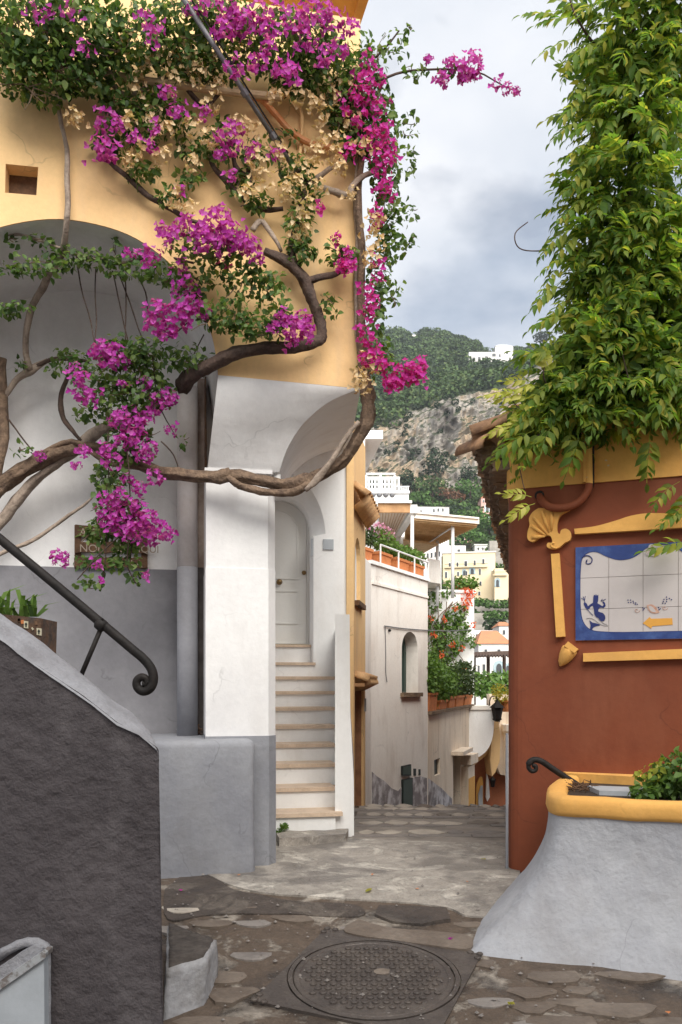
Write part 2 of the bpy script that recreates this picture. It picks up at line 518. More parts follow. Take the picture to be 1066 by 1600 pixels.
blue = mat('cobalt_glaze', (0.03, 0.055, 0.19), (0.06, 0.11, 0.29), scale=9, bump=0.0, fine=0.1, rough=0.2, spec=0.5)
navy = mat('navy_glaze', (0.03, 0.04, 0.15), bump=0, fine=0, rough=0.2)
rosy = mat('pink_brown_glaze', (0.46, 0.24, 0.17), (0.60, 0.40, 0.31), scale=30, bump=0, fine=0, rough=0.2)
gold = mat('gold_glaze', (0.72, 0.36, 0.07), bump=0, fine=0.03, rough=0.3)
grout = mat('grout', (0.36, 0.29, 0.25), bump=0.1, fine=0.1)
warmc = mat('warm_cream_plaster', (0.84, 0.72, 0.58), (0.77, 0.63, 0.48), scale=1.1, bump=0.15, bscale=22, fine=0.05, stain=(0.48, 0.36, 0.25), stain_amt=0.6, stain_scale=(2.2, 2.2, .3), crack=.35)
glassd = mat('dark_glass', (0.035, 0.045, 0.055), bump=0, fine=0, rough=0.08, spec=0.6)
glassp = mat('pale_glass', (0.42, 0.52, 0.55), (0.30, 0.40, 0.44), scale=3, bump=0, fine=0, rough=0.1, spec=0.6)
greenp = mat('green_joinery', (0.055, 0.085, 0.07), bump=0.05, fine=0.05, rough=0.5)
dgreen = mat('dark_green_hatch', (0.016, 0.022, 0.02), bump=0.05, fine=0.1, rough=0.5)
soil = mat('soil', (0.06, 0.042, 0.03), (0.03, 0.022, 0.017), scale=30, bump=0.8, bscale=60, fine=0.3)
peel = mat('peeling_grey_plaster', (0.68, 0.66, 0.68), (0.30, 0.275, 0.285), scale=4.5, bump=0.4, bscale=20, fine=0.1, stain=(0.20, 0.17, 0.16), stain_amt=0.9, stain_scale=(2.0, 2.0, 0.45), thr=(0.44, 0.56))
redlow = mat('red_brown_wash', (0.36, 0.125, 0.058), (0.25, 0.085, 0.045), scale=1.2, bump=0.2, bscale=20, fine=0.08, stain=(0.20, 0.09, 0.06), stain_amt=0.5)
lattice = mat('reed_ceiling', (0.62, 0.43, 0.24), (0.50, 0.33, 0.17), scale=6, bump=0.3, bscale=40, fine=0.2)
wpaint = mat('white_metal_paint', (0.82, 0.82, 0.82), bump=0, fine=0.02, rough=0.45)
bleaf = leafmat('bougainvillea_leaf', [(0.038, 0.07, 0.024), (0.065, 0.125, 0.034), (0.10, 0.18, 0.045), (0.18, 0.25, 0.07), (0.06, 0.11, 0.03)], 0.42, 0.45)
bract = leafmat('magenta_bract', [(0.33, 0.022, 0.27), (0.45, 0.045, 0.40), (0.55, 0.10, 0.50), (0.36, 0.03, 0.31), (0.62, 0.18, 0.55)], 0.45, 0.6, 0.2)
bractr = leafmat('crimson_bract', [(0.44, 0.018, 0.20), (0.54, 0.035, 0.32), (0.50, 0.04, 0.40), (0.60, 0.09, 0.40)], 0.45, 0.6, 0.2)
dry = leafmat('dry_bract', [(0.56, 0.40, 0.22), (0.68, 0.53, 0.33), (0.50, 0.31, 0.15), (0.74, 0.62, 0.42)], 0.3, 0.7, 0.2)
wleaf = leafmat('wisteria_leaf', [(0.05, 0.11, 0.022), (0.09, 0.175, 0.03), (0.14, 0.24, 0.035), (0.24, 0.31, 0.045), (0.065, 0.13, 0.035), (0.26, 0.31, 0.05), (0.09, 0.17, 0.035), (0.15, 0.25, 0.04), (0.45, 0.40, 0.07)], 0.58, 0.5, 0.25)
wleafy = leafmat('young_wisteria_leaf', [(0.40, 0.42, 0.07), (0.30, 0.36, 0.05), (0.50, 0.47, 0.12)], 0.45, 0.5)
bushm = leafmat('pot_plant_leaf', [(0.07, 0.14, 0.03), (0.11, 0.20, 0.04), (0.16, 0.26, 0.06), (0.05, 0.10, 0.03)], 0.35, 0.5)
bushd = leafmat('dark_pot_plant_leaf', [(0.03, 0.055, 0.02), (0.055, 0.085, 0.03), (0.075, 0.11, 0.035)], 0.25, 0.5)
bushy = leafmat('yellow_pot_plant_leaf', [(0.42, 0.36, 0.04), (0.25, 0.26, 0.04), (0.5, 0.40, 0.06)], 0.35, 0.5)
petalp = leafmat('pink_petal', [(0.60, 0.24, 0.42), (0.70, 0.42, 0.58), (0.5, 0.15, 0.32)], 0.3, 0.6)
petalo = leafmat('coral_petal', [(0.65, 0.10, 0.045), (0.75, 0.2, 0.06), (0.6, 0.06, 0.05)], 0.3, 0.6)
farleaf = leafmat('hill_tree_leaf', [(0.036, 0.064, 0.026), (0.06, 0.105, 0.036), (0.09, 0.145, 0.046), (0.048, 0.08, 0.034), (0.125, 0.165, 0.055)], 0.15, 0.7, 0.2)
farleafd = leafmat('dark_hill_tree_leaf', [(0.018, 0.034, 0.018), (0.03, 0.05, 0.025), (0.042, 0.066, 0.03)], 0.1, 0.7, 0.2)
farleafg = leafmat('green_hill_tree_leaf', [(0.06, 0.13, 0.03), (0.09, 0.17, 0.04), (0.07, 0.12, 0.04)], 0.15, 0.7, 0.2)
farleafr = leafmat('russet_tree_leaf', [(0.16, 0.075, 0.045), (0.20, 0.10, 0.06), (0.12, 0.08, 0.045)], 0.15, 0.7, 0.2)

# ---------------------------------------------------------------- leaf scattering
def raw_mesh(name, v, f):
    v = np.asarray(v, np.float32); f = np.asarray(f, np.int32)
    me = bpy.data.meshes.new(name)
    me.vertices.add(len(v))
    me.vertices.foreach_set('co', v.ravel())
    k = f.shape[1]
    me.loops.add(f.size)
    me.loops.foreach_set('vertex_index', f.ravel())
    me.polygons.add(len(f))
    me.polygons.foreach_set('loop_start', np.arange(0, f.size, k, dtype=np.int32))
    me.update(calc_edges=True)
    me.validate()
    return me

def frames(axis, nrm):
    a = axis / np.linalg.norm(axis, axis=1, keepdims=True)
    n = nrm - a * (nrm * a).sum(1, keepdims=True)
    n /= np.linalg.norm(n, axis=1, keepdims=True) + 1e-9
    s = np.cross(a, n)
    return np.stack([s, a, n], axis=2)                   # columns: side, along, up

def scatter(tv, tf, pos, rot, size):
    tv = np.asarray(tv, float); tf = np.asarray(tf, int)
    n, m = len(pos), len(tv)
    v = np.einsum('nij,mj->nmi', rot * np.asarray(size)[:, None, None], tv) + np.asarray(pos)[:, None, :]
    f = tf[None] + (np.arange(n) * m)[:, None, None]
    return v.reshape(-1, 3), f.reshape(-1, tf.shape[1])

def leaflet(L=1.0, w=0.22, fold=0.10, tip=-0.12):
    v = [(0, 0, 0), (0, .38 * L, 0), (0, .72 * L, -.04 * L), (0, L, tip * L),
         (-w, .34 * L, fold * L), (w, .34 * L, fold * L), (-.72 * w, .7 * L, fold * .6 * L), (.72 * w, .7 * L, fold * .6 * L)]
    f = [(0, 1, 4), (0, 5, 1), (4, 1, 2), (4, 2, 6), (1, 5, 7), (1, 7, 2), (6, 2, 3), (2, 7, 3)]
    return np.array(v), np.array(f)

def compound_leaf(pairs=5, L=0.30, ll=0.095, seed=0):
    """pinnate leaf along +y, hanging tip"""
    r = np.random.default_rng(seed)
    V, Fc, o = [], [], 0
    lv, lf = leaflet(1, 0.215, 0.08, -0.18)
    def curve(s):
        return np.array([0.02 * math.sin(s * 3 + seed), s * L, -0.35 * L * s * s])
    spots = [(0.22 + 0.7 * i / (pairs - 0.0), sd) for i in range(pairs) for sd in (-1, 1)] + [(1.0, 0)]
    for s, sd in spots:
        a = r.normal(0, 0.12) + sd * R(58 - 18 * s)
        dip = r.normal(-0.25, 0.15)
        ax = np.array([[math.sin(a), math.cos(a), dip - 0.5 * s]])
        rt = frames(ax, np.array([[r.normal(0, .18), r.normal(0, .18), 1.0]]))
        sc = ll * (0.8 + 0.35 * math.sin(math.pi * min(1, s + .1))) * r.uniform(.85, 1.12)
        v, f = scatter(lv, lf, np.array([curve(s)]), rt, [sc])
        V.append(v); Fc.append(f + o); o += len(v)
    for i in range(4):                                  # the stalk
        a, b = curve(i / 4), curve((i + 1) / 4)
        w = 0.0022
        V.append(np.array([a + (-w, 0, 0), a + (w, 0, 0), b + (w, 0, 0), b + (-w, 0, 0)]))
        Fc.append(np.array([(0, 1, 2), (0, 2, 3)]) + o); o += 4
    return np.concatenate(V), np.concatenate(Fc)

def rand_dirs(n, bias=(0, 0, 0), spread=1.0):
    v = RNG.normal(0, spread, (n, 3)) + np.array(bias)
    return v / (np.linalg.norm(v, axis=1, keepdims=True) + 1e-9)

def ball_points(n, c, rad, shell=0.35):
    d = rand_dirs(n)
    r = (shell + (1 - shell) * RNG.random((n, 1))) ** (1 / 2.2)
    return np.asarray(c) + d * r * np.asarray(rad), d

LEAF_V, LEAF_F = leaflet(1, 0.34, 0.10, -0.10)
def bush_mesh(name, blobs, size, up=0.5):
    """blobs: (centre, radii, count); leaves sit through each blob, facing out and up"""
    V, Fc, o = [], [], 0
    for c, rad, n in blobs:
        p, d = ball_points(n, c, rad)
        nr = d + rand_dirs(n, (0, 0, up), 0.5)
        ax = rand_dirs(n, (0, 0, -0.25), 0.8) + d * 0.5
        v, f = scatter(LEAF_V, LEAF_F, p, frames(ax, nr), size * RNG.uniform(.65, 1.25, n))
        V.append(v); Fc.append(f + o); o += len(v)
    return raw_mesh(name, np.concatenate(V), np.concatenate(Fc))
# ---------------------------------------------------------------- the ground: one sheet, sloping up to the steps, over a crest and down the lane
GP = [(-6, -.75), (0, -.32), (3.3, .02), (3.85, .075), (4.6, .167), (5.25, .262), (7.3, .262), (10.0, .145), (10.4, .05), (13, -.75), (20, -3.2), (40, -9), (90, -14), (140, -8)]
def gz(y):
    for (a, za), (b, zb) in zip(GP, GP[1:]):
        if y <= b:
            return za + (zb - za) * (y - a) / (b - a)
    return GP[-1][1]
def ground_z(x, y):
    z = gz(y)
    if 2 < y < 11:
        z += 0.010 * noise.noise(Vector((x * 1.3, y * 1.3, 0))) + 0.005 * noise.noise(Vector((x * 5, y * 5, 3)))
    return z
bm = B()
ys = [-6, -3, 0, 1.5] + [2 + 0.06 * i for i in range(150)] + [11.2, 12, 13, 14.5, 16, 18, 20, 25, 30, 40, 60, 90, 120, 140]
xs = [-60, -25, -12, -7, -4.5] + [-3 + 0.075 * i for i in range(81)] + [4, 6, 9, 14, 25, 60]
loft(bm, [[(x, y, ground_z(x, y)) for x in xs] for y in ys])
ground = obj('lane', bm, lane_m, smooth=True)
ground['kind'] = 'structure'
def gslab_xy(px, py):
    """where the pixel's ray meets the lane"""
    lo, hi = 2.0, 30.0
    s = (HY - py) / F
    a = 2.0
    for i in range(2000):
        d = 2.0 + i * 0.01
        if EZ + s * d <= gz(d):
            return ((px - CX) / F * d, d)
    return ((px - CX) / F * 20, 20)

def sheet(name, outline_px, m, h, parent, amp=0.006, top=0.0, size=0.12, soft=True):
    """a thin worn slab lying on the lane: outline in the lane's own x, y"""
    pts = [gslab_xy(*p) for p in outline_px]
    pts = smooth_line(pts + [pts[0]], 5)[:-1] if soft else pts
    bm = B()
    tris = tessellate_polygon([[Vector((a, b, 0)) for a, b in pts]])
    v = [bm.verts.new((a, b, 0)) for a, b in pts]
    for t in tris:
        try: bm.faces.new([v[i] for i in t])
        except ValueError: pass
    dense(bm, size)
    rim = [e for e in bm.edges if e.is_boundary]
    for q in bm.verts:
        q.co.z = ground_z(q.co.x, q.co.y) + h + amp * noise.noise(Vector((q.co.x * 4, q.co.y * 4, 7)))
    ex = bmesh.ops.extrude_edge_only(bm, edges=rim)
    for q in [g for g in ex['geom'] if isinstance(g, bmesh.types.BMVert)]:
        q.co.z -= h + 0.02
    return obj(name, bm, m, parent, smooth=False)

sheet('concrete_apron', [(352, 1382), (300, 1352), (330, 1320), (440, 1300), (560, 1312), (700, 1318), (800, 1322), (812, 1370), (790, 1420), (735, 1432), (700, 1420), (640, 1412), (560, 1408), (470, 1402), (400, 1396)], slab_m, 0.012, ground)
sheet('cobbled_slope', [(548, 1316), (660, 1319), (806, 1321), (806, 1290), (806, 1261), (690, 1260), (562, 1260), (552, 1290)], lane_f, 0.004, ground, soft=False, size=.15)
# cobbles and transverse kerbs on the descending part
def stone_mesh(name, n, h, seed, w=1.0, l=1.0):
    r = random.Random(seed)
    ph = [r.uniform(0, 6.28) for _ in range(4)]
    out = []
    for i in range(n):
        a = 2 * math.pi * i / n
        k = (.5 / max(.5, .42 * (abs(math.cos(a)) + abs(math.sin(a))) )) * (1 + .09 * math.sin(2 * a + ph[0]) + .07 * math.sin(3 * a + ph[1]) + .04 * math.sin(5 * a + ph[2])) * r.uniform(.95, 1.03)
        out.append((math.cos(a) * .5 * w * k, math.sin(a) * .5 * l * k))
    bm = B()
    loft(bm, [[(x, y, -0.03) for x, y in out], [(x, y, h * .6) for x, y in out], [(x * .84, y * .84, h) for x, y in out]], True)
    bm.verts.ensure_lookup_table()
    bm.faces.new([bm.verts[2 * n + i] for i in range(n)])
    bmesh.ops.recalc_face_normals(bm, faces=bm.faces)
    me = bpy.data.meshes.new(name)
    bm.to_mesh(me); bm.free()
    return me
cob = {m.name: [stone_mesh('cobble', 14, 0.010, 40 + i) for i in range(8)] for m in (stone_p, stone_g, stone_d)}
for m in (stone_p, stone_g, stone_d):
    for me in cob[m.name]:
        me.materials.append(m)
def place_stone(x, y, w, l, m, rz, z=0.0):
    me = random.choice(cob[m.name])
    inst('cobble', me, (x, y, ground_z(x, y) + z), ground, (0, 0, rz), (w, l, 1))
bands = [7.36, 8.05, 8.75, 9.4]
for bi, y0 in enumerate(bands):
    y1 = bands[bi + 1] - .2 if bi + 1 < len(bands) else 10.0
    y = y0 + .22
    while y < y1:
        x = 0.12 + (y - 7.3) * .06 + random.uniform(0, .06)
        while x < 1.95 + (y - 7.3) * .25:
            w = random.choice((.11, .16, .2, .26, .34)) * random.uniform(.85, 1.1)
            pale = random.random() < (0.93 if x < .75 else 0.5)
            place_stone(x + w / 2, y + random.uniform(-.03, .03), w * .97, random.uniform(.22, .32), stone_p if pale else (stone_g if random.random() < .6 else stone_d), random.uniform(-.15, .15), .004)
            x += w + random.uniform(.006, .03)
        y += .31
    bm = B()                                             # kerb across the lane
    x = 0.1
    while x < 2.4 + (y0 - 7.3) * .2:
        w = random.uniform(.35, .6)
        z = ground_z(x, y0)
        box(bm, x, x + w - .012, y0 - .07 + random.uniform(-.01, .01), y0 + .05, z - .05, z + .008 + random.uniform(0, .005))
        x += w
    bevel(bm, .004, 1)
    obj('kerb_row', bm, stone_g, ground)
# flagstones set in the near lane
flags = [(285, 1418, .22, .13, stone_p), (268, 1450, .20, .10, stone_g), (330, 1440, .24, .12, stone_d), (395, 1440, .20, .10, stone_g), (455, 1432, .26, .10, stone_d),
         (395, 1490, .22, .11, stone_g), (350, 1520, .26, .15, stone_d), (420, 1590, .24, .12, stone_p), (330, 1590, .28, .13, stone_d), (300, 1605, .18, .10, stone_p),
         (690, 1462, .22, .10, stone_p), (760, 1560, .22, .10, stone_g), (830, 1545, .24, .11, stone_d), (880, 1590, .30, .14, stone_d), (820, 1597, .15, .08, stone_g),
         (960, 1570, .34, .16, stone_d), (1040, 1590, .3, .14, stone_d), (520, 1600, .25, .1, stone_d), (560, 1450, .24, .07, stone_g), (730, 1440, .16, .09, stone_d),
         (380, 1415, .2, .07, stone_d), (905, 1545, .18, .07, stone_d), (480, 1470, .2, .09, stone_d)]
flags += [(random.uniform(345, 1060), random.uniform(1500, 1600), random.uniform(.14, .32), random.uniform(.07, .14), stone_d) for _ in range(16)]
for px, py, w, l, m in flags:
    if 415 < px < 725 and py > 1455: continue
    x, y = gslab_xy(px, py)
    place_stone(x, y, w * 1.15, l * 2.2, m, random.uniform(-.5, .5), -0.0082)
bm = B()                                                 # grit and crumbs lying about
for i in range(420):
    px, py = random.uniform(265, 1060), random.uniform(1330, 1600)
    x, y = gslab_xy(px, py); r = random.uniform(.003, .009) * random.choice((1, 1, 1, 1.8))
    z = ground_z(x, y) + .012 + (.008 if 5.2 < y < 7.3 else 0)
    v = [bm.verts.new((x + r * math.cos(a) * random.uniform(.6, 1.2), y + r * math.sin(a) * random.uniform(.6, 1.2), z)) for a in (0, 1.57, 3.14, 4.71)]
    t_ = bm.verts.new((x, y, z + r * .7))
    for k in range(4): bm.faces.new([v[k], v[(k + 1) % 4], t_])
obj('grit', bm, stone_g, ground, kind='stuff')
# the repaired patch with a rough cast slab in it
sheet('patch_slab', [(592, 1416), (640, 1415), (698, 1421), (704, 1440), (660, 1447), (612, 1441), (586, 1431)], rampm, 0.014, ground, amp=0.014, size=.04, soft=False)
sheet('kerb_stone', [(560, 1440), (600, 1452), (700, 1462), (735, 1470), (728, 1490), (640, 1478), (540, 1462)], stone_d, 0.02, ground)
sheet('dark_ramp', [(258, 1390), (300, 1358), (335, 1366), (365, 1392), (450, 1408), (555, 1416), (560, 1432), (450, 1430), (330, 1432), (262, 1440)], rampm, 0.008, ground)

# ---------------------------------------------------------------- corner house on the left
HF = Plane(0.132, 5.9, 11)
TP = 0.32                                                # pier face behind the yellow face
TR_ = 1.02                                               # back wall of the big arch
def hq(px, t=0.0):
    return HF.sz(px, 800, t)[0]
def hz(px, py, t=0.0):
    return HF.sz(px, py, t)[1]
house = thing('corner_house', 'yellow and white corner house with big arch, pier and vaulted stair passage', 'house', HF.w(-1.5, 0.6, .26))
arch_px = [(341, 586), (338, 560), (332, 527), (318, 490), (298, 452), (272, 418), (240, 390), (200, 366), (150, 350), (95, 342), (40, 346), (-15, 360), (-65, 386), (-110, 425), (-145, 475), (-165, 530), (-170, 590)]
arch = [HF.sz(x, y) for x, y in smooth_line(arch_px, 3)]
q_r, z_r = HF.sz(563, 607)
TOPZ = 6.32
left_q = HF.sz(-420, 500)[0]
outline = [(q_r, z_r), (q_r, TOPZ), (left_q, TOPZ), (left_q, arch[-1][1])] + list(reversed(arch))
hole = [HF.sz(x, y) for x, y in ((9, 256), (60, 261), (57, 305), (8, 301))]
bm = B()
slab(bm, HF, outline, 0, .12, [hole])
obj('wall', bm, yellow, house)
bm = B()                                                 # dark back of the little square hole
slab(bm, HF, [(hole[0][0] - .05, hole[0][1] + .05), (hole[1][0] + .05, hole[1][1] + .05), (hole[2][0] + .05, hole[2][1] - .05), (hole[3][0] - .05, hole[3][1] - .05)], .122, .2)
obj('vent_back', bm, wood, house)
bm = B()                                                 # soffit of the big arch
n_ = len(arch)
loft(bm, [[HF.w(q, .452, z) for q, z in arch] for i in (0,)] + [[HF.w(q, TR_ + .02, z) for q, z in arch]])
obj('arch_soffit', bm, white, house, smooth=True, fix=False)
bm = B()                                                 # reveal of the arch in the yellow wall, white
loft(bm, [[HF.w(q, .004, z - .004) for q, z in arch], [HF.w(q, .452, z - .004) for q, z in arch]])
obj('arch_reveal', bm, white, house, smooth=True, fix=False)
zd = hz(140, 887, TR_)
bm = B()                                                 # white wall inside the arch, grey dado below
pbox(bm, HF, left_q, hq(345, TR_), TR_, TR_ + .3, zd, 5.2)
obj('recess_wall', bm, white, house)
bm = B()
pbox(bm, HF, left_q, hq(345, TR_), TR_ - .004, TR_ + .3, 0.2, zd)
obj('dado', bm, greyd, house)
# pier between the arch and the stairs: chamfered on the right
pq0, pq1, pq2 = hq(322, TP), hq(419, TP), hq(432, TP)
def pier(bm, z0, z1, t, g=0.0, cut=None):
    foot = [(pq0 - g, t), (pq1 + g, t), (pq2 + g, t + .09), (pq2 + g, TR_ + .3), (pq0 - g, TR_ + .3)]
    pts = [(HF.w(q, tt, 0).x, HF.w(q, tt, 0).y) for q, tt in foot]
    prism(bm, pts, z0, z1)
zp = hz(380, 1150, TP)
zpt = hz(380, 737, TP)
zmid = hz(380, 888, TP)
bm = B(); pier(bm, zmid, zpt, TP + .006)
obj('pier_upper', bm, white, house)
bm = B(); pier(bm, zp, zmid - .001, TP, .003)
bevel(bm, .012, 2)
obj('pier_lower', bm, white, house)
bm = B(); pier(bm, .1, zp, TP - .012, .006)
obj('pier_base', bm, greyb, house)
# cove swelling out from the pier to the yellow storey, cut by the stair arch
Rpx = smooth_line([(563.5, 607.5), (540, 616), (511, 630), (486, 650), (466, 672), (448, 703), (436, 738)], 4)
N = len(Rpx)
rows = []
for i in range(N):
    v = i / (N - 1)
    t = TP * (1 - math.cos(v * math.pi / 2)) ** 0.8
    Lp = HF.at(341 - 17 * v, 586 + 150 * v, t + .001)
    Rp = HF.at(*Rpx[i], t + .001)
    rows.append([Lp.lerp(Rp, k / 10) for k in range(11)])
bm = B(); loft(bm, rows)
obj('cove', bm, white, house, smooth=True, fix=False)
# vault over the stairs
W1T = 3.62                                               # end wall of the passage
Lpx = smooth_line([(547, 700), (530, 702), (512, 706), (492, 714), (472, 727), (452, 747), (436, 775)], 4)
rows = []
for k in range(9):
    row = []
    for i in range(N):
        v = i / (N - 1)
        a = HF.at(*Rpx[i], TP * (1 - math.cos(v * math.pi / 2)) ** 0.8 + .001)
        b = HF.at(*Lpx[i], W1T)
        row.append(a.lerp(b, k / 8))
    rows.append(row)
bm = B(); loft(bm, rows)
obj('vault', bm, whitec, house, smooth=True, fix=False)
bm = B()                                                 # the mass above the vault and the side towards the lane
a0, a1 = HF.at(563.5, 607.5, .45), HF.at(547, 700, W1T + .3)
hexa(bm, [HF.w(q_r - 1.2, .13, zpt + 1.4), Vector((a0.x - .004, HF.w(q_r, .13, 0).y, zpt + 1.4)), Vector((a1.x, a1.y, zpt + 1.4)), HF.w(q_r - 1.6, W1T + .3, zpt + 1.4),
          HF.w(q_r - 1.2, .13, TOPZ - .3), Vector((a0.x - .004, HF.w(q_r, .13, 0).y, TOPZ - .3)), Vector((a1.x, a1.y, TOPZ - .3)), HF.w(q_r - 1.6, W1T + .3, TOPZ - .3)])
obj('rear_wall', bm, yellow, house)
bm = B()                                                 # lane side of the yellow storey down to the vault's edge
va = [HF.w(q_r - .002, .45, z_r), HF.w(q_r - .002, .45, TOPZ - .3)]
loft(bm, [[HF.at(563.5, 607.5, .002), HF.w(q_r, 0.002, TOPZ - .3)], [HF.at(547, 700, W1T), Vector((a1.x, a1.y, TOPZ - .3))]])
obj('lane_side_wall', bm, white, house, fix=False)
bm = B()                                                 # narrow tile ledge at the springing
pbox(bm, HF, pq0 - .01, pq1 + .03, TP - .02, TP + .1, zpt - .012, zpt + .012)
obj('springing_ledge', bm, white, house)
bm = B()                                                 # stub of old plaster under the branch
tube(bm, [HF.at(433, 742, TP + .05), HF.at(436, 775, TP + .05)], [.028, .018], 8)
obj('plaster_stub', bm, whitec, house)
# parapet, set-back storey and eave at the top
bm = B()
pbox(bm, HF, left_q, hq(415), .5, .7, TOPZ - .4, TOPZ + .22)
obj('parapet', bm, white, house)
e1, e2 = P(554, 52, 6.45), P(594, -70, 5.76)
e3, e4 = P(428, -70, 5.76), P(428, 45, 6.4)
zz = e1.z
bm = B()
hexa(bm, [(e3.x - .8, e3.y, zz), (e2.x, e2.y, zz), (e1.x, e1.y, zz), (e4.x - .8, e4.y, zz), (e3.x - .8, e3.y, zz + .5), (e2.x, e2.y, zz + .5), (e1.x, e1.y, zz + .5), (e4.x - .8, e4.y, zz + .5)])
obj('eave', bm, ochre, house)
bm = B()
hexa(bm, [(e2.x - .06, e2.y, zz - .035), (e2.x + .012, e2.y, zz - .035), (e1.x + .012, e1.y, zz - .035), (e1.x - .05, e1.y, zz - .035),
          (e2.x - .06, e2.y, zz - .002), (e2.x + .012, e2.y, zz - .002), (e1.x + .012, e1.y, zz - .002), (e1.x - .05, e1.y, zz - .002)])
obj('eave_moulding', bm, ochre, house)
# end wall of the passage with its splayed niche and the door
zf = hz(480, 1057, W1T)                                  # landing level at the wall
niche_out = [HF.sz(x, y, W1T) for x, y in smooth_line([(509, 834), (506, 812), (498, 787), (484, 763), (465, 746), (446, 738), (428, 737), (405, 742)], 4)]
niche_in = [HF.sz(x, y, W1T) for x, y in smooth_line([(490, 838), (489, 818), (484, 800), (473, 784), (457, 775), (440, 773), (424, 777), (410, 786)], 4)]
lun = [HF.sz(x, y, W1T) for x, y in Lpx]
qL = niche_out[-1][0] - .001
wallpoly = [(HF.sz(549, 700, W1T)[0], zf - .4), (HF.sz(549, 700, W1T)[0], 4.6), (qL, 4.6)] + list(reversed(niche_out)) + [niche_in[0], (niche_in[0][0], zf - .4)]
bm = B(); slab(bm, HF, wallpoly, W1T, W1T + .3)
obj('end_wall', bm, whitec, house)
DT = W1T + .32
bm = B()
loft(bm, [[HF.w(q, W1T + .001, z) for q, z in niche_out], [HF.w(q, W1T + .15, z) for q, z in niche_in]])
obj('niche_splay', bm, whitec, house, smooth=True, fix=False)
bm = B()
loft(bm, [[HF.w(q, W1T + .15, z) for q, z in niche_in], [HF.w(q, DT + .1, z) for q, z in niche_in]])
obj('niche_reveal', bm, whitec, house, smooth=True, fix=False)
dz0 = hz(460, 1006, DT)
dq1 = HF.sz(480, 900, DT)[0]
dq0 = dq1 - .74
dqc = (dq0 + dq1) / 2
ztop = hz(446, 782, DT)
zsp = ztop - .30
def arch_pts(q0, q1, z0, zs, zt, n=14):
    c, r = (q0 + q1) / 2, (q1 - q0) / 2
    return [(q1, z0)] + [(c + r * math.cos(math.pi * i / n), zs + (zt - zs) * math.sin(math.pi * i / n)) for i in range(n + 1)] + [(q0, z0)]
door = None
bm = B()
slab(bm, HF, arch_pts(dq0 - .06, dq1 + .05, dz0, zsp, ztop + .05), DT - .012, DT + .06, [list(reversed(arch_pts(dq0, dq1, dz0 + .0015, zsp, ztop)))])
obj('door_frame', bm, doorw, house)
bm = B()
slab(bm, HF, arch_pts(dq0 + .003, dq1 - .003, dz0 + .003, zsp, ztop - .003), DT + .012, DT + .055)
door = obj('door', bm, doorw, house)
def ring(bm, outer, w, t0, t1):
    c = (sum(p[0] for p in outer) / len(outer), (min(p[1] for p in outer) + max(p[1] for p in outer)) / 2)
    wd, ht = max(p[0] for p in outer) - min(p[0] for p in outer), max(p[1] for p in outer) - min(p[1] for p in outer)
    inner = [(c[0] + (a - c[0]) * (1 - 2 * w / wd), c[1] + (b - c[1]) * (1 - 2 * w / ht)) for a, b in outer]
    slab(bm, HF, outer, t0, t1, [list(reversed(inner))])
zr = hz(446, 905, DT)
bm = B(); ring(bm, arch_pts(dq0 + .1, dq1 - .1, zr, zsp - .02, ztop - .1), .018, DT + .0, DT + .013)
obj('upper_moulding', bm, doorw, door)
zlo0, zlo1 = hz(446, 975, DT), hz(446, 922, DT)
bm = B(); ring(bm, [(dq1 - .1, zlo0), (dq1 - .1, zlo1), (dq0 + .1, zlo1), (dq0 + .1, zlo0)], .018, DT + .0, DT + .013)
obj('lower_moulding', bm, doorw, door)
bm = B(); lathe(bm, HF.at(436, 910, DT + .012), [(.006, 0), (.01, .02), (.034, .03), (.036, .045), (.024, .06), (.001, .064)], 16, Vector((-HF.n.x, -HF.n.y, 0)))
obj('knob', bm, brass, door, smooth=True)
bm = B(); lathe(bm, HF.at(475, 895, DT + .012), [(.026, 0), (.026, .012), (.018, .02), (.001, .022)], 16, Vector((-HF.n.x, -HF.n.y, 0)))
obj('lock', bm, brass, door, smooth=True)
bm = B(); pbox(bm, HF, HF.sz(505, 850, W1T)[0], HF.sz(521, 850, W1T)[0], W1T - .018, W1T - .001, hz(513, 859, W1T), hz(513, 843, W1T)); bevel(bm, .003, 1)
tag(obj('junction_plate', bm, steel if False else boxm), 'small square pale grey plate on white wall right of the arched door', 'wall plate')
bm = B(); pbox(bm, HF, HF.sz(486.5, 850, W1T)[0], HF.sz(489.2, 850, W1T)[0], W1T - .012, W1T + .02, hz(488, 869, W1T), hz(488, 842, W1T)); bevel(bm, .003, 1)
tag(obj('entry_phone', bm, boxm), 'slim upright grey bell plate on the white jamb beside the arched door', 'bell plate')

# white stairs up to the door
stair_y = [1270, 1230, 1193, 1162, 1133, 1105, 1080, 1057]
T0 = 1.38
TREAD = (W1T - T0) / 7.6
stair = thing('staircase', 'white stairs with pale stone treads climbing to the arched door', 'stairs', HF.w(hq(480, T0), T0, .27))
sq0 = hq(405, T0)
sq1 = hq(523.5, T0)
tz = []
for k, y in enumerate(stair_y):
    t = T0 + TREAD * k
    z = hz(480, y, t)
    tz.append(z)
    q1 = HF.sz(524.5, y, t)[0]
    bm = B(); pbox(bm, HF, sq0 - .25 * k * .3, q1, t, t + TREAD + (.3 if k < 7 else .0), (tz[k - 1] - .02) if k else .1, z - .034)
    st = obj('step', bm, whitec, stair)
    bm = B(); pbox(bm, HF, sq0 - .25 * k * .3 + .001, q1 + (.06 if k == 0 else -.001), t - .025, t + TREAD + .02, z - .034, z); bevel(bm, .006, 1)
    obj('tread', bm, traver, st)
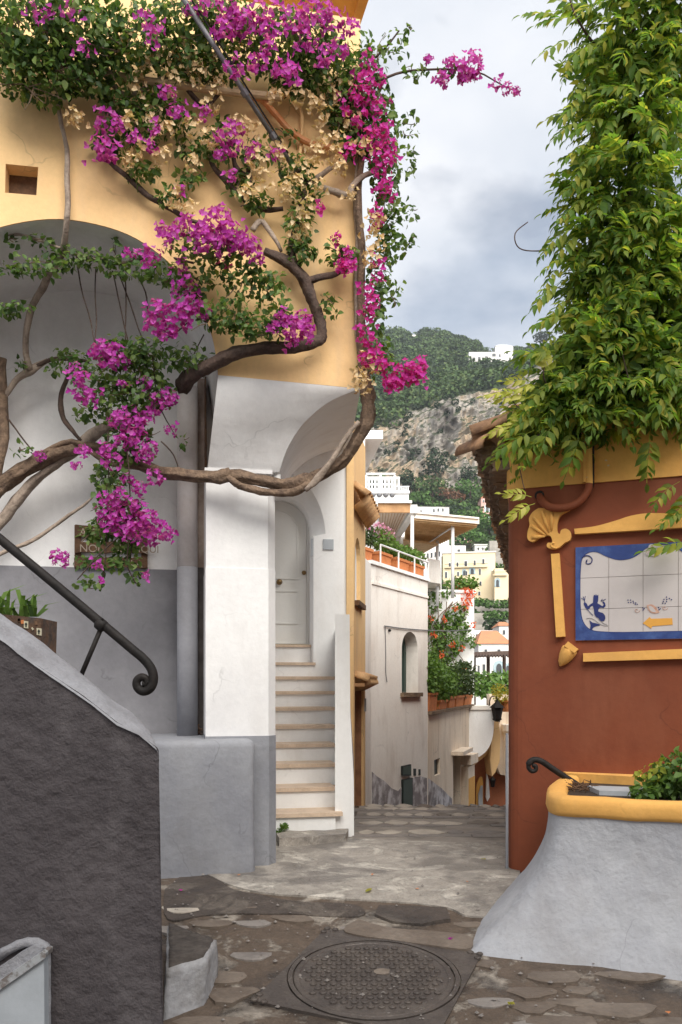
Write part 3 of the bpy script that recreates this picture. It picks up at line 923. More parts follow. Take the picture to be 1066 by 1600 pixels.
for y, t, top in ((1035, W1T - .02, 1), (1007, W1T + .16, 1)):      # the two narrow steps in the niche
    z = hz(460, y, t)
    bm = B(); pbox(bm, HF, sq0 - .7, niche_in[0][0] - .002, t + .01, DT + .12, tz[-1] - .05, z - .03)
    st = obj('step', bm, whitec, stair)
    bm = B(); pbox(bm, HF, sq0 - .7, niche_in[0][0] + (.02 if y > 1020 else -.003), t - .012, DT + .1, z - .03, z)
    obj('tread', bm, traver, st)
zpar = hz(536, 960, T0 + .05)
bm = B()                                                 # solid parapet on the lane side, widening at its foot
rows = []
for t in (T0 + .045, W1T + .05):
    pts = [(523.6, .1), (553.5, .1), (553, .75), (547.5, 1.35), (546.5, zpar), (523.6, zpar)]
    row = []
    for px, z in pts:
        w0 = HF.at(px, 1000, t)
        row.append(Vector((w0.x, w0.y, z)))
    rows.append(row)
vr = loft(bm, rows, True)
bm.faces.new(vr[0]); bm.faces.new(vr[1])
bevel(bm, .012, 2)
obj('side_parapet', bm, whitec, stair)
bm = B()                                                 # worn bottom step
pts = [HF.at(437, 1328, T0 - .34), HF.at(541, 1312, T0 - .22), HF.at(545, 1300, T0 + .04), HF.at(430, 1304, T0 + .04)]
hexa(bm, [Vector((p.x, p.y, .15)) for p in pts] + [Vector((p.x, p.y, .335)) for p in pts])
dense(bm, .1); roughen(bm, .014, 9)
obj('worn_bottom_step', bm, slab_m, stair)

# masonry bench at the foot of the pier
BT = .12
zb = hz(330, 1157, BT)
bm = B()
q0, q1 = left_q, hq(399, BT)
pbox(bm, HF, q0, q1, BT, TR_ - .006, .1, zb)
ed = [e for e in bm.edges if all(v.co.z > zb - .01 for v in e.verts) or all(abs((Vector((v.co.x, v.co.y)) - HF.o).dot(HF.u) - q1) < .01 for v in e.verts)]
bmesh.ops.bevel(bm, geom=ed, offset=.05, segments=4, profile=.5, affect='EDGES')
dense(bm, .16); roughen(bm, .007, 3.0)
tag(obj('masonry_bench', bm, greyb, smooth=True), 'grey painted masonry bench below the drainpipe and dado wall', 'bench')
# drainpipe and the narrow rusty one beside it
dp = thing('drainpipe', 'thick painted drainpipe, white above and grey below, in the arch corner', 'pipe', HF.at(293, 1150, .75))
xq = hq(293, .78)
bm = B(); tube(bm, [HF.w(xq, .78, zd - .01), HF.w(xq, .78, 3.9)], .079, 20); obj('upper_pipe', bm, pipew, dp, smooth=True)
bm = B(); tube(bm, [HF.w(xq, .78, zb - .02), HF.w(xq, .78, zd - .011)], .080, 20); obj('lower_pipe', bm, pipeg, dp, smooth=True)
bm = B(); tube(bm, [HF.w(xq, .78, 3.2), HF.w(xq, .78, 3.26)], .088, 20); obj('joint_ring', bm, pipew, dp)
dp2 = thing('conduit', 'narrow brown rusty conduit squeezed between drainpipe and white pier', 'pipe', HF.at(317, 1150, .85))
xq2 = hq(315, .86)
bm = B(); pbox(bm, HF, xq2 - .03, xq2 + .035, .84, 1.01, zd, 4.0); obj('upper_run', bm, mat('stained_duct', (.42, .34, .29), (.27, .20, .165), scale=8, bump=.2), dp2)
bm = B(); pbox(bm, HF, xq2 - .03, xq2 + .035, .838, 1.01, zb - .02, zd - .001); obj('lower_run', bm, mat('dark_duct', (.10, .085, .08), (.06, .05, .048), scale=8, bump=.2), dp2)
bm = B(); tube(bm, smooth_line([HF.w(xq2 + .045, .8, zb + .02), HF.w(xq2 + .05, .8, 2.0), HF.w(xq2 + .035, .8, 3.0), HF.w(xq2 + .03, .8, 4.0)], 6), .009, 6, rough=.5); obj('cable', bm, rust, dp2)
bm = B()
for i in range(14):
    c = HF.at(310 + random.uniform(-4, 5), 1140 + random.uniform(-6, 8), .8)
    tube(bm, [c, c + Vector((random.uniform(-.03, .03), random.uniform(-.03, 0), random.uniform(.0, .035)))], [.012, .003], 5)
tag(obj('dry_leaf_litter', bm, rust), 'small rusty heap of dry leaves at the foot of the narrow conduit', 'leaf litter')
# wooden sign behind the hanging flowers
sg = thing('wooden_sign', 'rough plank sign with carved lettering on the white wall behind hanging bougainvillea', 'sign', HF.at(175, 890, TR_))
def plank(px0, px1, ytop, ybot, wob):
    bm = B()
    up = [(px0 + (px1 - px0) * i / 10, ytop + random.uniform(-wob, wob)) for i in range(11)]
    dn = [(px0 + (px1 - px0) * i / 10, ybot + random.uniform(-wob, wob)) for i in range(11)]
    slab(bm, HF, [HF.sz(x, y, TR_) for x, y in up] + [HF.sz(x, y, TR_) for x, y in reversed(dn)], TR_ - .045, TR_ - .02)
    return obj('plank', bm, wood, sg)
planks = [plank(119, 229, 822, 839, 1.2), plank(118, 231, 848, 865, 1.2), plank(117, 231, 872, 888, 1.2)]
for x0, x1 in ((117, 127), (221, 231)):
    bm = B(); slab(bm, HF, [HF.sz(x0, 821, TR_), HF.sz(x1, 821, TR_), HF.sz(x1, 889, TR_), HF.sz(x0, 889, TR_)], TR_ - .02, TR_ - .003); obj('batten', bm, wood, sg)
letm = mat('pale_lettering', (0.42, 0.34, 0.27), bump=0, fine=.1)
def lettering(txt, pl, px, py, h, t, m, parent, name='lettering'):
    cu = bpy.data.curves.new('txt', 'FONT')
    cu.body = txt; cu.size = h; cu.extrude = .0015
    ob = bpy.data.objects.new('txt', cu); COL.objects.link(ob)
    bpy.context.view_layer.update()
    me = bpy.data.meshes.new_from_object(ob)
    bpy.data.objects.remove(ob); bpy.data.curves.remove(cu)
    base = pl.at(px, py, t)
    for v in me.vertices:
        c = v.co.copy()
        v.co = base + Vector((pl.u.x * c.x - pl.n.x * c.z, pl.u.y * c.x - pl.n.y * c.z, c.y))
    return link_mesh(name, me, m, parent)
lettering('AIC', HF, 124, 837, .085, TR_ - .047, letm, planks[0])
lettering('NOI', HF, 124, 862, .085, TR_ - .047, letm, planks[1])
lettering('CONQUI', HF, 182, 862, .080, TR_ - .047, letm, planks[1])
lettering('LA', HF, 204, 886, .080, TR_ - .047, letm, planks[2])
# tie rod, conduit pipes and orange hose on the yellow wall
bm = B()
a, b = HF.at(463, 268, -.03), HF.at(262, -40, -.55)
tube(bm, [a, b], .017, 8)
rod = thing('tie_rod', 'straight grey steel rod running diagonally across the yellow wall through the flowers', 'rod', a)
obj('rod', bm, steel, rod, smooth=True)
bm = B()
tube(bm, [a + Vector((.006, -.02, .02)), b + Vector((.03, -.02, .02))], .006, 6)
obj('wire', bm, black, rod)
for f in (.02, .2, .43):
    bm = B(); c = a.lerp(b, f); dd = (b - a).normalized()
    tube(bm, [c - dd * .02, c + dd * .02], .026, 8); obj('clamp', bm, steel, rod)
bm = B(); tube(bm, smooth_line([HF.at(-60, 45, -.14), HF.at(50, 82, -.14), HF.at(180, 118, -.14), HF.at(300, 136, -.14), HF.at(400, 148, -.13), HF.at(440, 152, -.1)], 5), .026, 10)
tag(obj('pale_pipe', bm, mat('beige_pipe', (.55, .42, .26), (.42, .3, .18), scale=8, bump=.2)), 'beige horizontal pipe under the foliage along the top of the yellow wall', 'pipe')
bm = B(); tube(bm, smooth_line([HF.at(385, 150, -.12), HF.at(408, 155, -.1), HF.at(430, 178, -.07), HF.at(455, 205, -.06), HF.at(485, 224, -.06), HF.at(520, 231, -.06)], 6), .022, 10)
tag(obj('orange_hose', bm, mat('orange_hose_rubber', (.50, .18, .06), (.5, .28, .13), scale=12, rough=.5, bump=.1)), 'bent orange hose curling down the yellow wall right of the rod', 'hose')
bm = B(); tube(bm, smooth_line([HF.at(425, 152, -.06), HF.at(455, 152, -.05), HF.at(470, 170, -.04), HF.at(472, 210, -.03), HF.at(468, 245, -.03)], 6), .012, 8)
tag(obj('thin_pipe', bm, yellow), 'thin yellow painted tube bending down beside the orange hose', 'pipe')
# ---------------------------------------------------------------- foreground: stair parapet, rail, meter box, planter
fe = [(-260, 820), (-120, 915), (-40, 968), (0, 1000), (39, 1026), (79, 1053), (131, 1087), (184, 1129), (218, 1147), (246, 1168), (248, 1172)]
be = [(-260, 752), (-120, 864), (-40, 928), (0, 961), (33, 984), (66, 1008), (123, 1058), (170, 1096), (205, 1124), (214, 1140), (216, 1150)]
DF, DB = 3.68, 4.0
fl, bl = [P(x, y, DF) for x, y in fe], [P(x, y, DB) for x, y in be]
par = thing('stair_parapet', 'dark grey rough stucco stair wall with pale sloping top in the foreground', 'wall', P(130, 1600, 3.8))
bm = B()
foot = [Vector((p.x + (.025 if i == len(fl) - 1 else 0), p.y, -.15)) for i, p in enumerate(fl)]
loft(bm, [foot] + [[f.lerp(a, k / 8) for f, a in zip(foot, fl)] for k in range(1, 8)] + [fl])
endc = [fl[-1], fl[-1].lerp(bl[-1], .3), fl[-1].lerp(bl[-1], .7), bl[-1]]
loft(bm, [[Vector((foot[-1].x + (p.x - fl[-1].x), p.y, -.15)) for p in endc], endc])
bfoot = [Vector((p.x, p.y, -.15)) for p in bl]
loft(bm, [bl, bfoot])
bmesh.ops.remove_doubles(bm, verts=bm.verts, dist=.001)
dense(bm, .045)
roughen(bm, .008, 2.0)
roughen(bm, .0012, 18)
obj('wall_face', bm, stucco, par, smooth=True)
bm = B()
rows = []
for k in range(8):
    s = k / 7
    row = []
    for i, (a, b) in enumerate(zip(fl, bl)):
        p = a.lerp(b, s)
        p.z += .045 * math.sin(math.pi * s) + .006
        p.y -= .012 * (1 - s)
        if k == 0: p.z -= .014 + .02 * noise.noise(p * 5)
        row.append(p)
    rows.append(row)
loft(bm, rows)
dense(bm, .06)
for v in bm.verts:
    v.co.z += .008 * noise.noise(v.co * 6) + .004 * noise.noise(v.co * 17)
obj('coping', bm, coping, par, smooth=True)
# iron handrail with a scrolled end
rail = thing('handrail', 'black iron handrail with scrolled end above the grey stair wall', 'handrail', P(125, 1058, 3.95))
rp = [(-160, 712), (-80, 776), (0, 842), (80, 908), (160, 975), (205, 1013), (225, 1030), (237, 1046), (240, 1062), (235, 1075), (224, 1080), (215, 1074), (214, 1064), (221, 1058), (229, 1061), (229, 1068), (223, 1069)]
pts = [P(x, y, 3.95) for x, y in smooth_line(rp, 5)]
n = len(pts)
bm = B(); tube(bm, pts, [.0225 if i < n * .62 else .0225 - .008 * (i / n - .62) / .38 for i in range(n)], 12)
obj('rail', bm, black, rail, smooth=True)
bm = B(); tube(bm, [P(158, 982, 3.95), P(141, 1022, 3.95), P(124, 1062, 3.95)], .0115, 10); obj('post', bm, black, rail, smooth=True)
bm = B(); lathe(bm, P(159, 977, 3.95), [(.02, -.03), (.03, -.02), (.031, 0), (.03, .015), (.018, .024)], 14, (P(205, 1013, 3.95) - P(160, 975, 3.95)).normalized()); obj('collar', bm, black, rail, smooth=True)
bm = B(); tube(bm, [P(161, 974, 3.94), P(160, 966, 3.93)], [.008, .005], 8); obj('bolt', bm, black, rail)
# meter box under a hand-shaped plaster hood
mb = thing('meter_box', 'pale grey metal meter box with slanted lid set in the dark stair wall', 'meter box', P(30, 1640, 3.62))
def fpoly(bm, px, d0, d1, bev=0):
    a = [bm.verts.new(P(x, y, d0)) for x, y in px]
    dd = d1 / d0
    b = [bm.verts.new(Vector((v.co.x, d1, v.co.z))) for v in a]
    bm.faces.new(a); bm.faces.new(list(reversed(b)))
    for i in range(len(a)):
        j = (i + 1) % len(a)
        bm.faces.new([a[i], b[i], b[j], a[j]])
bm = B(); fpoly(bm, [(-70, 1592), (69, 1497), (70, 1680), (-70, 1680)], 3.60, 3.70); bevel(bm, .005, 2); obj('door', bm, boxm, mb)
bm = B(); fpoly(bm, [(-70, 1580), (66, 1487), (71, 1490), (71, 1497), (-70, 1596)], 3.585, 3.70); bevel(bm, .004, 1); obj('lid_edge', bm, mat('chipped_grey_paint', (.34, .35, .36), (.16, .14, .13), scale=16, bump=.4, thr=(.5, .6)), mb)
bm = B(); fpoly(bm, [(-70, 1555), (0, 1512), (30, 1490), (52, 1478), (66, 1482), (67, 1486), (-70, 1580)], 3.62, 3.70); bevel(bm, .004, 1); dense(bm, .04); roughen(bm, .004, 20); obj('lid', bm, coping, mb)
bm = B()
tube(bm, [P(x, y, 3.665) for x, y in smooth_line([(-70, 1530), (-30, 1508), (0, 1492), (30, 1477), (50, 1472), (66, 1476), (74, 1486), (74, 1520), (74, 1600), (74, 1690)], 4)], [.022] * 24 + [.014] * 10 + [.01] * 3, 8, rough=.4)
obj('plaster_hood', bm, coping, mb, smooth=True)
# mosaic planter with grass behind the parapet
mp_ = thing('mosaic_planter', 'brown mosaic trough planter with grassy plants behind the stair wall', 'planter', P(30, 1010, 4.4))
bm = B()
a, b = P(-40, 955, 4.35), P(64, 966, 4.35)
hexa(bm, [Vector((a.x, 4.35, 1.62)), Vector((b.x - .01, 4.35, 1.62)), Vector((b.x - .01, 4.6, 1.62)), Vector((a.x, 4.6, 1.62)), Vector((a.x, 4.35, a.z)), Vector((b.x, 4.35, b.z)), Vector((b.x, 4.6, b.z)), Vector((a.x, 4.6, a.z))])
bevel(bm, .006, 1)
obj('trough', bm, mat('mosaic_ground', (.12, .07, .045), (.06, .05, .045), scale=22, bump=.5, bscale=60, fine=.2), mp_)
ivory = mat('ivory_tessera', (.62, .57, .42), bump=.05, fine=.05, rough=.3)
for x, y in ((41, 976), (61, 987)):
    bm = B(); fpoly(bm, [(x - 3.6, y - 6), (x + 3, y - 5), (x + 3, y + 6), (x - 3.6, y + 5)], 4.345, 4.36); te = obj('tessera', bm, ivory, mp_)
    bm = B(); fpoly(bm, [(x - .3, y - 4), (x + 1.7, y - .5), (x + .6, y), (x + .6, y + 3.5), (x - 1.2, y + 3.5), (x - 1.2, y), (x - 2.4, y - .5)], 4.342, 4.35); obj('motif', bm, dgreen, te)
bm = B(); fpoly(bm, [(49, 981), (51, 980), (53, 983), (51, 985)], 4.345, 4.36); obj('tessera', bm, ivory, mp_)
for i in range(10):
    x, y = random.uniform(0, 60), random.uniform(966, 985)
    bm = B(); fpoly(bm, [(x - 2.5, y - 3), (x + 2, y - 3.4), (x + 2.2, y + 2.6), (x - 2.2, y + 3)], 4.346, 4.36); obj('tessera', bm, random.choice([terra, wood, rust]), mp_)
bm = B()
for i in range(60):
    x = random.uniform(-35, 58)
    c = P(x, 958, 4.47)
    h = random.choice((.04, .06, .09, .13, .2)) * random.uniform(.7, 1.1); lean = Vector((random.uniform(-.16, .18), random.uniform(-.08, .04), 0))
    w = random.uniform(.006, .013)
    p1, p2 = c + Vector((0, 0, h * .7)) + lean * .4, c + Vector((0, 0, h * random.uniform(.6, 1.0))) + lean
    v = [bm.verts.new(q) for q in (c + Vector((-w, 0, -.02)), c + Vector((w, 0, -.02)), p1 + Vector((w, 0, 0)), p1 + Vector((-w, 0, 0)), p2)]
    bm.faces.new(v[:4]); bm.faces.new([v[3], v[2], v[4]])
obj('grass', bm, bushm, mp_, kind='stuff', fix=False)
# rough kerb block beside the parapet
bm = B()
pts = [(262, 1600), (314, 1580), (340, 1535), (262, 1500)]
g = [gslab_xy(x, y) for x, y in ((255, 1596), (318, 1572), (341, 1530), (262, 1490))]
hexa(bm, [(x, y, .0) for x, y in g] + [(g[0][0] + .01, g[0][1] + .02, .30), (g[1][0] + .01, g[1][1] + .01, .31), (g[2][0] - .01, g[2][1], .31), (g[3][0], g[3][1], .30)])
bevel(bm, .02, 2); dense(bm, .05); roughen(bm, .012, 9)
kb = thing('kerb_block', 'low rough stone block with whitewashed sides beside the dark stair wall', 'stone block', (g[0][0], g[0][1], .05))
body = obj('block', bm, mat('chalky_stone', (.36, .36, .375), (.22, .21, .205), scale=7, bump=.7, bscale=30, fine=.15), kb, smooth=True)
bm = B()
top = [(g[0][0] + .02, g[0][1] + .03), (g[1][0] + .0, g[1][1] + .015), (g[2][0] - .02, g[2][1] - .005), (g[3][0] + .01, g[3][1] - .01)]
prism(bm, top, .28, .318); bevel(bm, .008, 1); dense(bm, .04); roughen(bm, .008, 14)
obj('worn_top', bm, mat('damp_stone', (.06, .05, .044), (.10, .085, .075), scale=12, bump=.8, bscale=40, fine=.3), kb, smooth=True)
# manhole: square frame, round studded lid
mx_, my_ = gslab_xy(584, 1530)
mh = thing('manhole_cover', 'round studded cast iron manhole cover in a square frame in the lane', 'manhole cover', (mx_, my_, gz(my_)))
slope = math.atan2(gz(4.5) - gz(3.9), .6)
MM = Matrix.Translation((mx_, my_, gz(my_) + .010)) @ Matrix.Rotation(slope, 4, 'X') @ Matrix.Diagonal((1.12, 1.12, 1, 1))
def xf(bm, M):
    bmesh.ops.transform(bm, matrix=M, verts=bm.verts)
Q = Plane(0, 0, 0)
class Flat:
    def w(s, q, t, z): return Vector((q, z, t))
FL = Flat()
rot = R(-22)
def rp2(x, y): return (x * math.cos(rot) - y * math.sin(rot), x * math.sin(rot) + y * math.cos(rot))
RAD = .375
bm = B()
slab(bm, FL, [rp2(*p) for p in ((-.402, -.402), (.402, -.402), (.402, .402), (-.402, .402))], -.03, .004, [[(.392 * math.cos(-2 * math.pi * i / 48), .392 * math.sin(-2 * math.pi * i / 48)) for i in range(48)]])
xf(bm, MM); fr = obj('frame', bm, iron, mh)
bm = B()
slab(bm, FL, [(.386 * math.cos(2 * math.pi * i / 48), .386 * math.sin(2 * math.pi * i / 48)) for i in range(48)], -.03, .008, [[(.366 * math.cos(-2 * math.pi * i / 48), .366 * math.sin(-2 * math.pi * i / 48)) for i in range(48)]])
xf(bm, MM); obj('outer_ring', bm, iron, mh)
bm = B(); lathe(bm, (0, 0, 0), [(.361, -.03), (.361, .004), (.356, .007), (.336, .007), (.332, .0035), (.001, .0035)], 64)
xf(bm, MM); lid = obj('lid', bm, iron, mh)
studs = B()
lathe(studs, (0, 0, 0), [(.0165, 0), (.0155, .006), (.011, .0085), (.0098, .006), (.001, .006)], 10)
sm = bpy.data.meshes.new('stud'); bmesh.ops.recalc_face_normals(studs, faces=studs.faces); studs.to_mesh(sm); studs.free(); sm.materials.append(iron)
for i in range(-7, 8):
    for j in range(-7, 8):
        x, y = (i + .5 * (j & 1)) * .045, j * .04
        if math.hypot(x, y) < .315 and math.hypot(x - .04, y - .04) > .045:
            inst('stud', sm, (0, 0, 0), mh, mat4=MM @ Matrix.Translation((x, y, .0032)))
for sx in (-1, 1):
    for sy in (-1, 1):
        for dx, dy in ((0, 0), (-.05, 0), (0, -.05)):
            x, y = rp2(sx * (.395 + dx * .9), sy * (.395 + dy * .9))
            if math.hypot(x, y) > .405:
                inst('stud', sm, (0, 0, 0), mh, mat4=MM @ Matrix.Translation((x, y, .004)))
bm = B(); slab(bm, FL, [(.04 + .04 * math.cos(2 * math.pi * i / 9) * random.uniform(.8, 1.2), .04 + .03 * math.sin(2 * math.pi * i / 9)) for i in range(9)], .002, .006)
xf(bm, MM); obj('dirt_plug', bm, stone_d, mh)
# drifted leaves and petals on the ground
for i, (px, py, m, s, lab) in enumerate([(580, 1396, bushy, .05, 'yellow fallen leaf on the pale concrete in the middle of the lane'), (797, 1574, bushy, .032, 'yellow fallen leaf on dark paving below the white planter'),
        (706, 1472, bract, .03, 'magenta bract fallen beside the manhole near the white planter'), (584, 1371, terra, .03, 'small brown fallen leaf on the concrete nearer the stairs'),
        (655, 1394, terra, .03, 'small brown fallen leaf on the concrete right of the yellow one'), (730, 1384, terra, .025, 'russet leaf scrap lying near the orange wall'),
        (755, 1346, bushy, .03, 'pale dry leaf on the concrete close to the orange corner'), (376, 1372, terra, .025, 'russet leaf lying at the foot of the grey bench'),
        (285, 1395, bractr, .025, 'crimson bract on the dark ramp by the stair wall'), (1045, 1591, terra, .035, 'brown fallen leaf at the bottom right paving')]):
    x, y = gslab_xy(px, py)
    bm = B()
    for k in range(3 if m in (bract, bractr, bushy) else 1):
        a = random.uniform(0, 6.28)
        vv = [bm.verts.new(Vector((x, y, ground_z(x, y) + .022)) + Matrix.Rotation(a, 3, 'Z') @ (Vector(q) * s)) for q in LEAF_V]
        for f in LEAF_F:
            bm.faces.new([vv[j] for j in f])
    tag(obj('fallen_leaf', bm, m, fix=False), lab, 'leaf')
# weed at the foot of the stairs
c = HF.at(441, 1296, T0 - .05)
me = bush_mesh('weed', [(c, (.04, .04, .045), 22)], .06)
tag(link_mesh('weed', me, bushm), 'small green weed at the foot of the white stairs', 'weed')

# ---------------------------------------------------------------- white planter on the right
pl = thing('masonry_planter', 'flared white masonry planter with yellow rim before the orange wall', 'planter', P(900, 1500, 4.6))
# top outline (left end then front), base outline; corner points
topo = [P(880, 1228, 5.75), P(862, 1240, 5.3), P(858, 1262, 4.92), P(868, 1277, 4.7), P(900, 1281, 4.6), P(980, 1285, 4.5), P(1070, 1289, 4.4), P(1250, 1296, 4.15)]
base = [gslab_xy(800, 1372), gslab_xy(760, 1420), gslab_xy(729, 1478), gslab_xy(732, 1492), gslab_xy(800, 1503), gslab_xy(930, 1514), gslab_xy(1066, 1537), gslab_xy(1250, 1560)]
base = [Vector((x, y, gz(y) - .02)) for x, y in base]
K = 5
T_ = [Vector(p) for p in smooth_line(topo, K)]
for p in T_: p.z = .875
B_ = [Vector(p) for p in smooth_line(base, K)]
rows = []
for k in range(15):
    s = k / 14
    row = []
    for a, b in zip(B_, T_):
        h = s
        out = (1 - h) ** 2.1
        q = b.lerp(a, out)
        q.z = a.z + (b.z - a.z) * h
        row.append(q)
    rows.append(row)
bm = B(); loft(bm, rows); dense(bm, .1)
for v in bm.verts:
    v.co += Vector((.008 * noise.noise(v.co * 4), .008 * noise.noise(v.co * 4 + Vector((9, 0, 0))), 0))
obj('body', bm, planterw, pl, smooth=True)
bm = B()                                                 # rounded ochre rim
inner = []
cen = Vector((2.3, 5.35, 0))
rows = []
prof = [(-.012, 0), (.010, .008), (.017, .03), (.016, .07), (.010, .095), (-.008, .112), (-.05, .116), (-.09, .112), (-.105, .095), (-.11, .05), (-.11, -.04)]
for i, p in enumerate(T_):
    a, b = T_[max(i - 1, 0)], T_[min(i + 1, len(T_) - 1)]
    tn = (b - a); tn.z = 0; tn.normalize()
    nm = Vector((tn.y, -tn.x, 0))
    if nm.dot(Vector((-1, -1, 0))) < 0: nm = -nm
    rows.append([Vector((p.x, p.y, .862)) + nm * o_ + Vector((0, 0, h_ + .008 * noise.noise(p * 3))) for o_, h_ in prof])
loft(bm, rows); dense(bm, .07); roughen(bm, .005, 7)
obj('rim', bm, ochre, pl, smooth=True)
bk0, bk1 = P(884, 1216, 5.78), P(1066, 1222, 5.5)
bm = B()
hexa(bm, [Vector((bk0.x, bk0.y, .8)), Vector((2.42, 5.38, .8)), Vector((2.42, 5.6, .8)), Vector((bk0.x, bk0.y + .1, .8)), Vector((bk0.x, bk0.y - .02, .99)), Vector((2.42, 5.28, .985)), Vector((2.42, 5.55, .985)), Vector((bk0.x, bk0.y + .1, .99))])
bevel(bm, .02, 2)
obj('back_rim', bm, ochre, pl)
bm = B()
prism(bm, [(T_[2].x + .06, T_[2].y), (T_[14].x + .05, T_[14].y + .06), (T_[-1].x, T_[-1].y + .1), (T_[-1].x, 5.25), (1.75, 5.72)], .78, .93)
obj('soil', bm, soil, pl)
bm = B(); e0 = T_[-1]                                     # the far end of the planter
hexa(bm, [(e0.x - .02, e0.y - .1, -.1), (e0.x + .12, e0.y - .1, -.1), (e0.x + .2, 5.3, -.1), (e0.x - .02, 5.3, -.1), (e0.x - .02, e0.y - .02, .985), (e0.x + .1, e0.y - .02, .985), (e0.x + .1, 5.3, .985), (e0.x - .02, 5.3, .985)])
obj('end_wall', bm, planterw, pl)
trough_a, trough_b = P(925, 1233, 5.2), P(1010, 1240, 5.0)
bm = B(); hexa(bm, [(trough_a.x, 5.05, .85), (2.3, 4.85, .85), (2.3, 5.1, .85), (trough_a.x, 5.3, .85), (trough_a.x, 5.05, .958), (2.3, 4.85, .953), (2.3, 5.1, .955), (trough_a.x, 5.3, .96)])
bevel(bm, .006, 1)
tag(obj('plastic_trough', bm, boxm), 'pale grey plastic trough sunk in the soil of the white planter', 'trough')
bm = B()
for i in range(90):
    c = P(random.uniform(888, 925), 1228, random.uniform(5.15, 5.5)); c.z = .935 + random.uniform(0, .025)
    d = Vector((random.uniform(-1, 1), random.uniform(-1, 1), random.uniform(-.3, .5))).normalized() * random.uniform(.02, .07)
    tube(bm, [c, c + d], [.004, .002], 4)
tag(obj('dry_twigs', bm, wood, kind='stuff'), 'heap of dry brown twigs in the left end of the white planter', 'twigs')
c1 = P(1035, 1222, 4.95)
me = bush_mesh('foliage', [(c1, (.10, .16, .085), 260), (P(1066, 1208, 4.9), (.13, .15, .12), 300), (P(1005, 1238, 4.85), (.07, .06, .035), 80), (P(1110, 1215, 4.8), (.16, .15, .12), 200)], .05)
sh = thing('leafy_shrub', 'small bright green shrub growing at the right of the white planter', 'shrub', (c1.x, c1.y, .93))
link_mesh('foliage', me, bushm, sh)
me = bush_mesh('young_leaves', [(P(1018, 1210, 4.9), (.09, .06, .04), 26), (P(1030, 1196, 4.9), (.05, .06, .03), 14)], .045)
link_mesh('young_leaves', me, wleafy, sh)
bm = B()
for i in range(6):
    a = Vector((c1.x + random.uniform(-.02, .12), c1.y, .9)); b = P(random.uniform(1005, 1075), random.uniform(1188, 1220), 4.9)
    tube(bm, [a, a.lerp(b, .5) + Vector((0, 0, .02)), b], [.006, .004, .002], 5)
obj('stem', bm, barkd, sh)
# short rail end beside it
r2 = thing('short_handrail', 'short black handrail with curled end in front of the orange wall', 'handrail', P(880, 1225, 5.6))
rp = [(905, 1228), (880, 1212), (862, 1200), (847, 1190), (836, 1187), (828, 1191), (826, 1199), (831, 1205), (837, 1203), (837, 1197), (832, 1196)]
bm = B(); pts = [P(x, y, 5.55) for x, y in smooth_line(rp, 5)]
tube(bm, pts, [.021 if i < 28 else .015 for i in range(len(pts))], 10); obj('rail', bm, black, r2, smooth=True)
bm = B(); tube(bm, [P(884, 1214, 5.55), P(884, 1236, 5.55)], .011, 8); obj('post', bm, black, r2)
# ---------------------------------------------------------------- orange house on the right
OC = P(794, 1360, 5.98)
OF = Plane(OC.x, OC.y, -20)
SD = Vector((.235, 1)).normalized()                      # the way its lane side runs back
ohouse = thing('orange_house', 'terracotta red house with ochre band, stone eave and moulded picture frame', 'house', (OC.x + 1, OC.y + .5, .26))
def ofoot(g=0.0, r=.10):
    c0 = OF.o
    a = c0 + OF.u * r
    b = c0 + SD * r
    mid = []
    for i in range(7):
        s = i / 6
        p = a * (1 - s) ** 2 + c0 * 2 * s * (1 - s) + b * s * s
        mid.append(p)
    out = [c0 + OF.u * 4.2] + mid + [c0 + SD * 9.0, c0 + SD * 9.0 + Vector((3.5, 0))]
    res = []
    for i, p in enumerate(out):
        if g:
            nx = -OF.n if i < 4 else Vector((-SD.y, SD.x))
            if 1 <= i <= 7:
                s = (i - 1) / 6
                nx = (-OF.n * (1 - s) + Vector((-SD.y, SD.x)) * s).normalized()
            p = p + nx * g
        res.append((p.x, p.y))
    return res
zband = OF.sz(900, 757)[1]
ztop_o = OF.sz(900, 678)[1] + .25
bm = B(); prism(bm, ofoot(), .0, zband - .0); obj('wall', bm, orange, ohouse)
bm = B(); prism(bm, ofoot(.012), zband + .0005, ztop_o); bevel(bm, .01, 2, 60); obj('upper_band', bm, ochre, ohouse)
bm = B()                                                 # thin grey plaster arris at the corner foot
tube(bm, [(OC.x - .002, OC.y + .03, .2), (OC.x - .002, OC.y + .03, 1.25)], .010, 6); obj('corner_arris', bm, greyb, ohouse)
# eave of stone slabs and clay tiles along the lane side
sideN = Vector((-SD.y, SD.x))
def tile_mesh(name, L, r0, r1, th=.014, n=8, m=None):
    """half-round clay tile along +y, crown up"""
    bm = B()
    def rw(r, y): return [(r * math.cos(math.pi * i / n), y, r * math.sin(math.pi * i / n)) for i in range(n + 1)]
    o0, o1, i0, i1 = rw(r0, 0), rw(r1, L), rw(r0 - th, 0), rw(r1 - th, L)
    vo0, vo1, vi0, vi1 = [[bm.verts.new(p) for p in r] for r in (o0, o1, i0, i1)]
    for i in range(n):
        bm.faces.new([vo0[i], vo0[i + 1], vo1[i + 1], vo1[i]]); bm.faces.new([vi0[i + 1], vi0[i], vi1[i], vi1[i + 1]])
        bm.faces.new([vo0[i + 1], vo0[i], vi0[i], vi0[i + 1]]); bm.faces.new([vo1[i], vo1[i + 1], vi1[i + 1], vi1[i]])
    for i in (0, n):
        bm.faces.new([vo0[i], vo1[i], vi1[i], vi0[i]])
    bmesh.ops.recalc_face_normals(bm, faces=bm.faces)
    me = bpy.data.meshes.new(name)
    for f in bm.faces: f.smooth = True
    bm.to_mesh(me); bm.free()
    if m: me.materials.append(m)
    return me
zr_ = 3.36
slabm = []
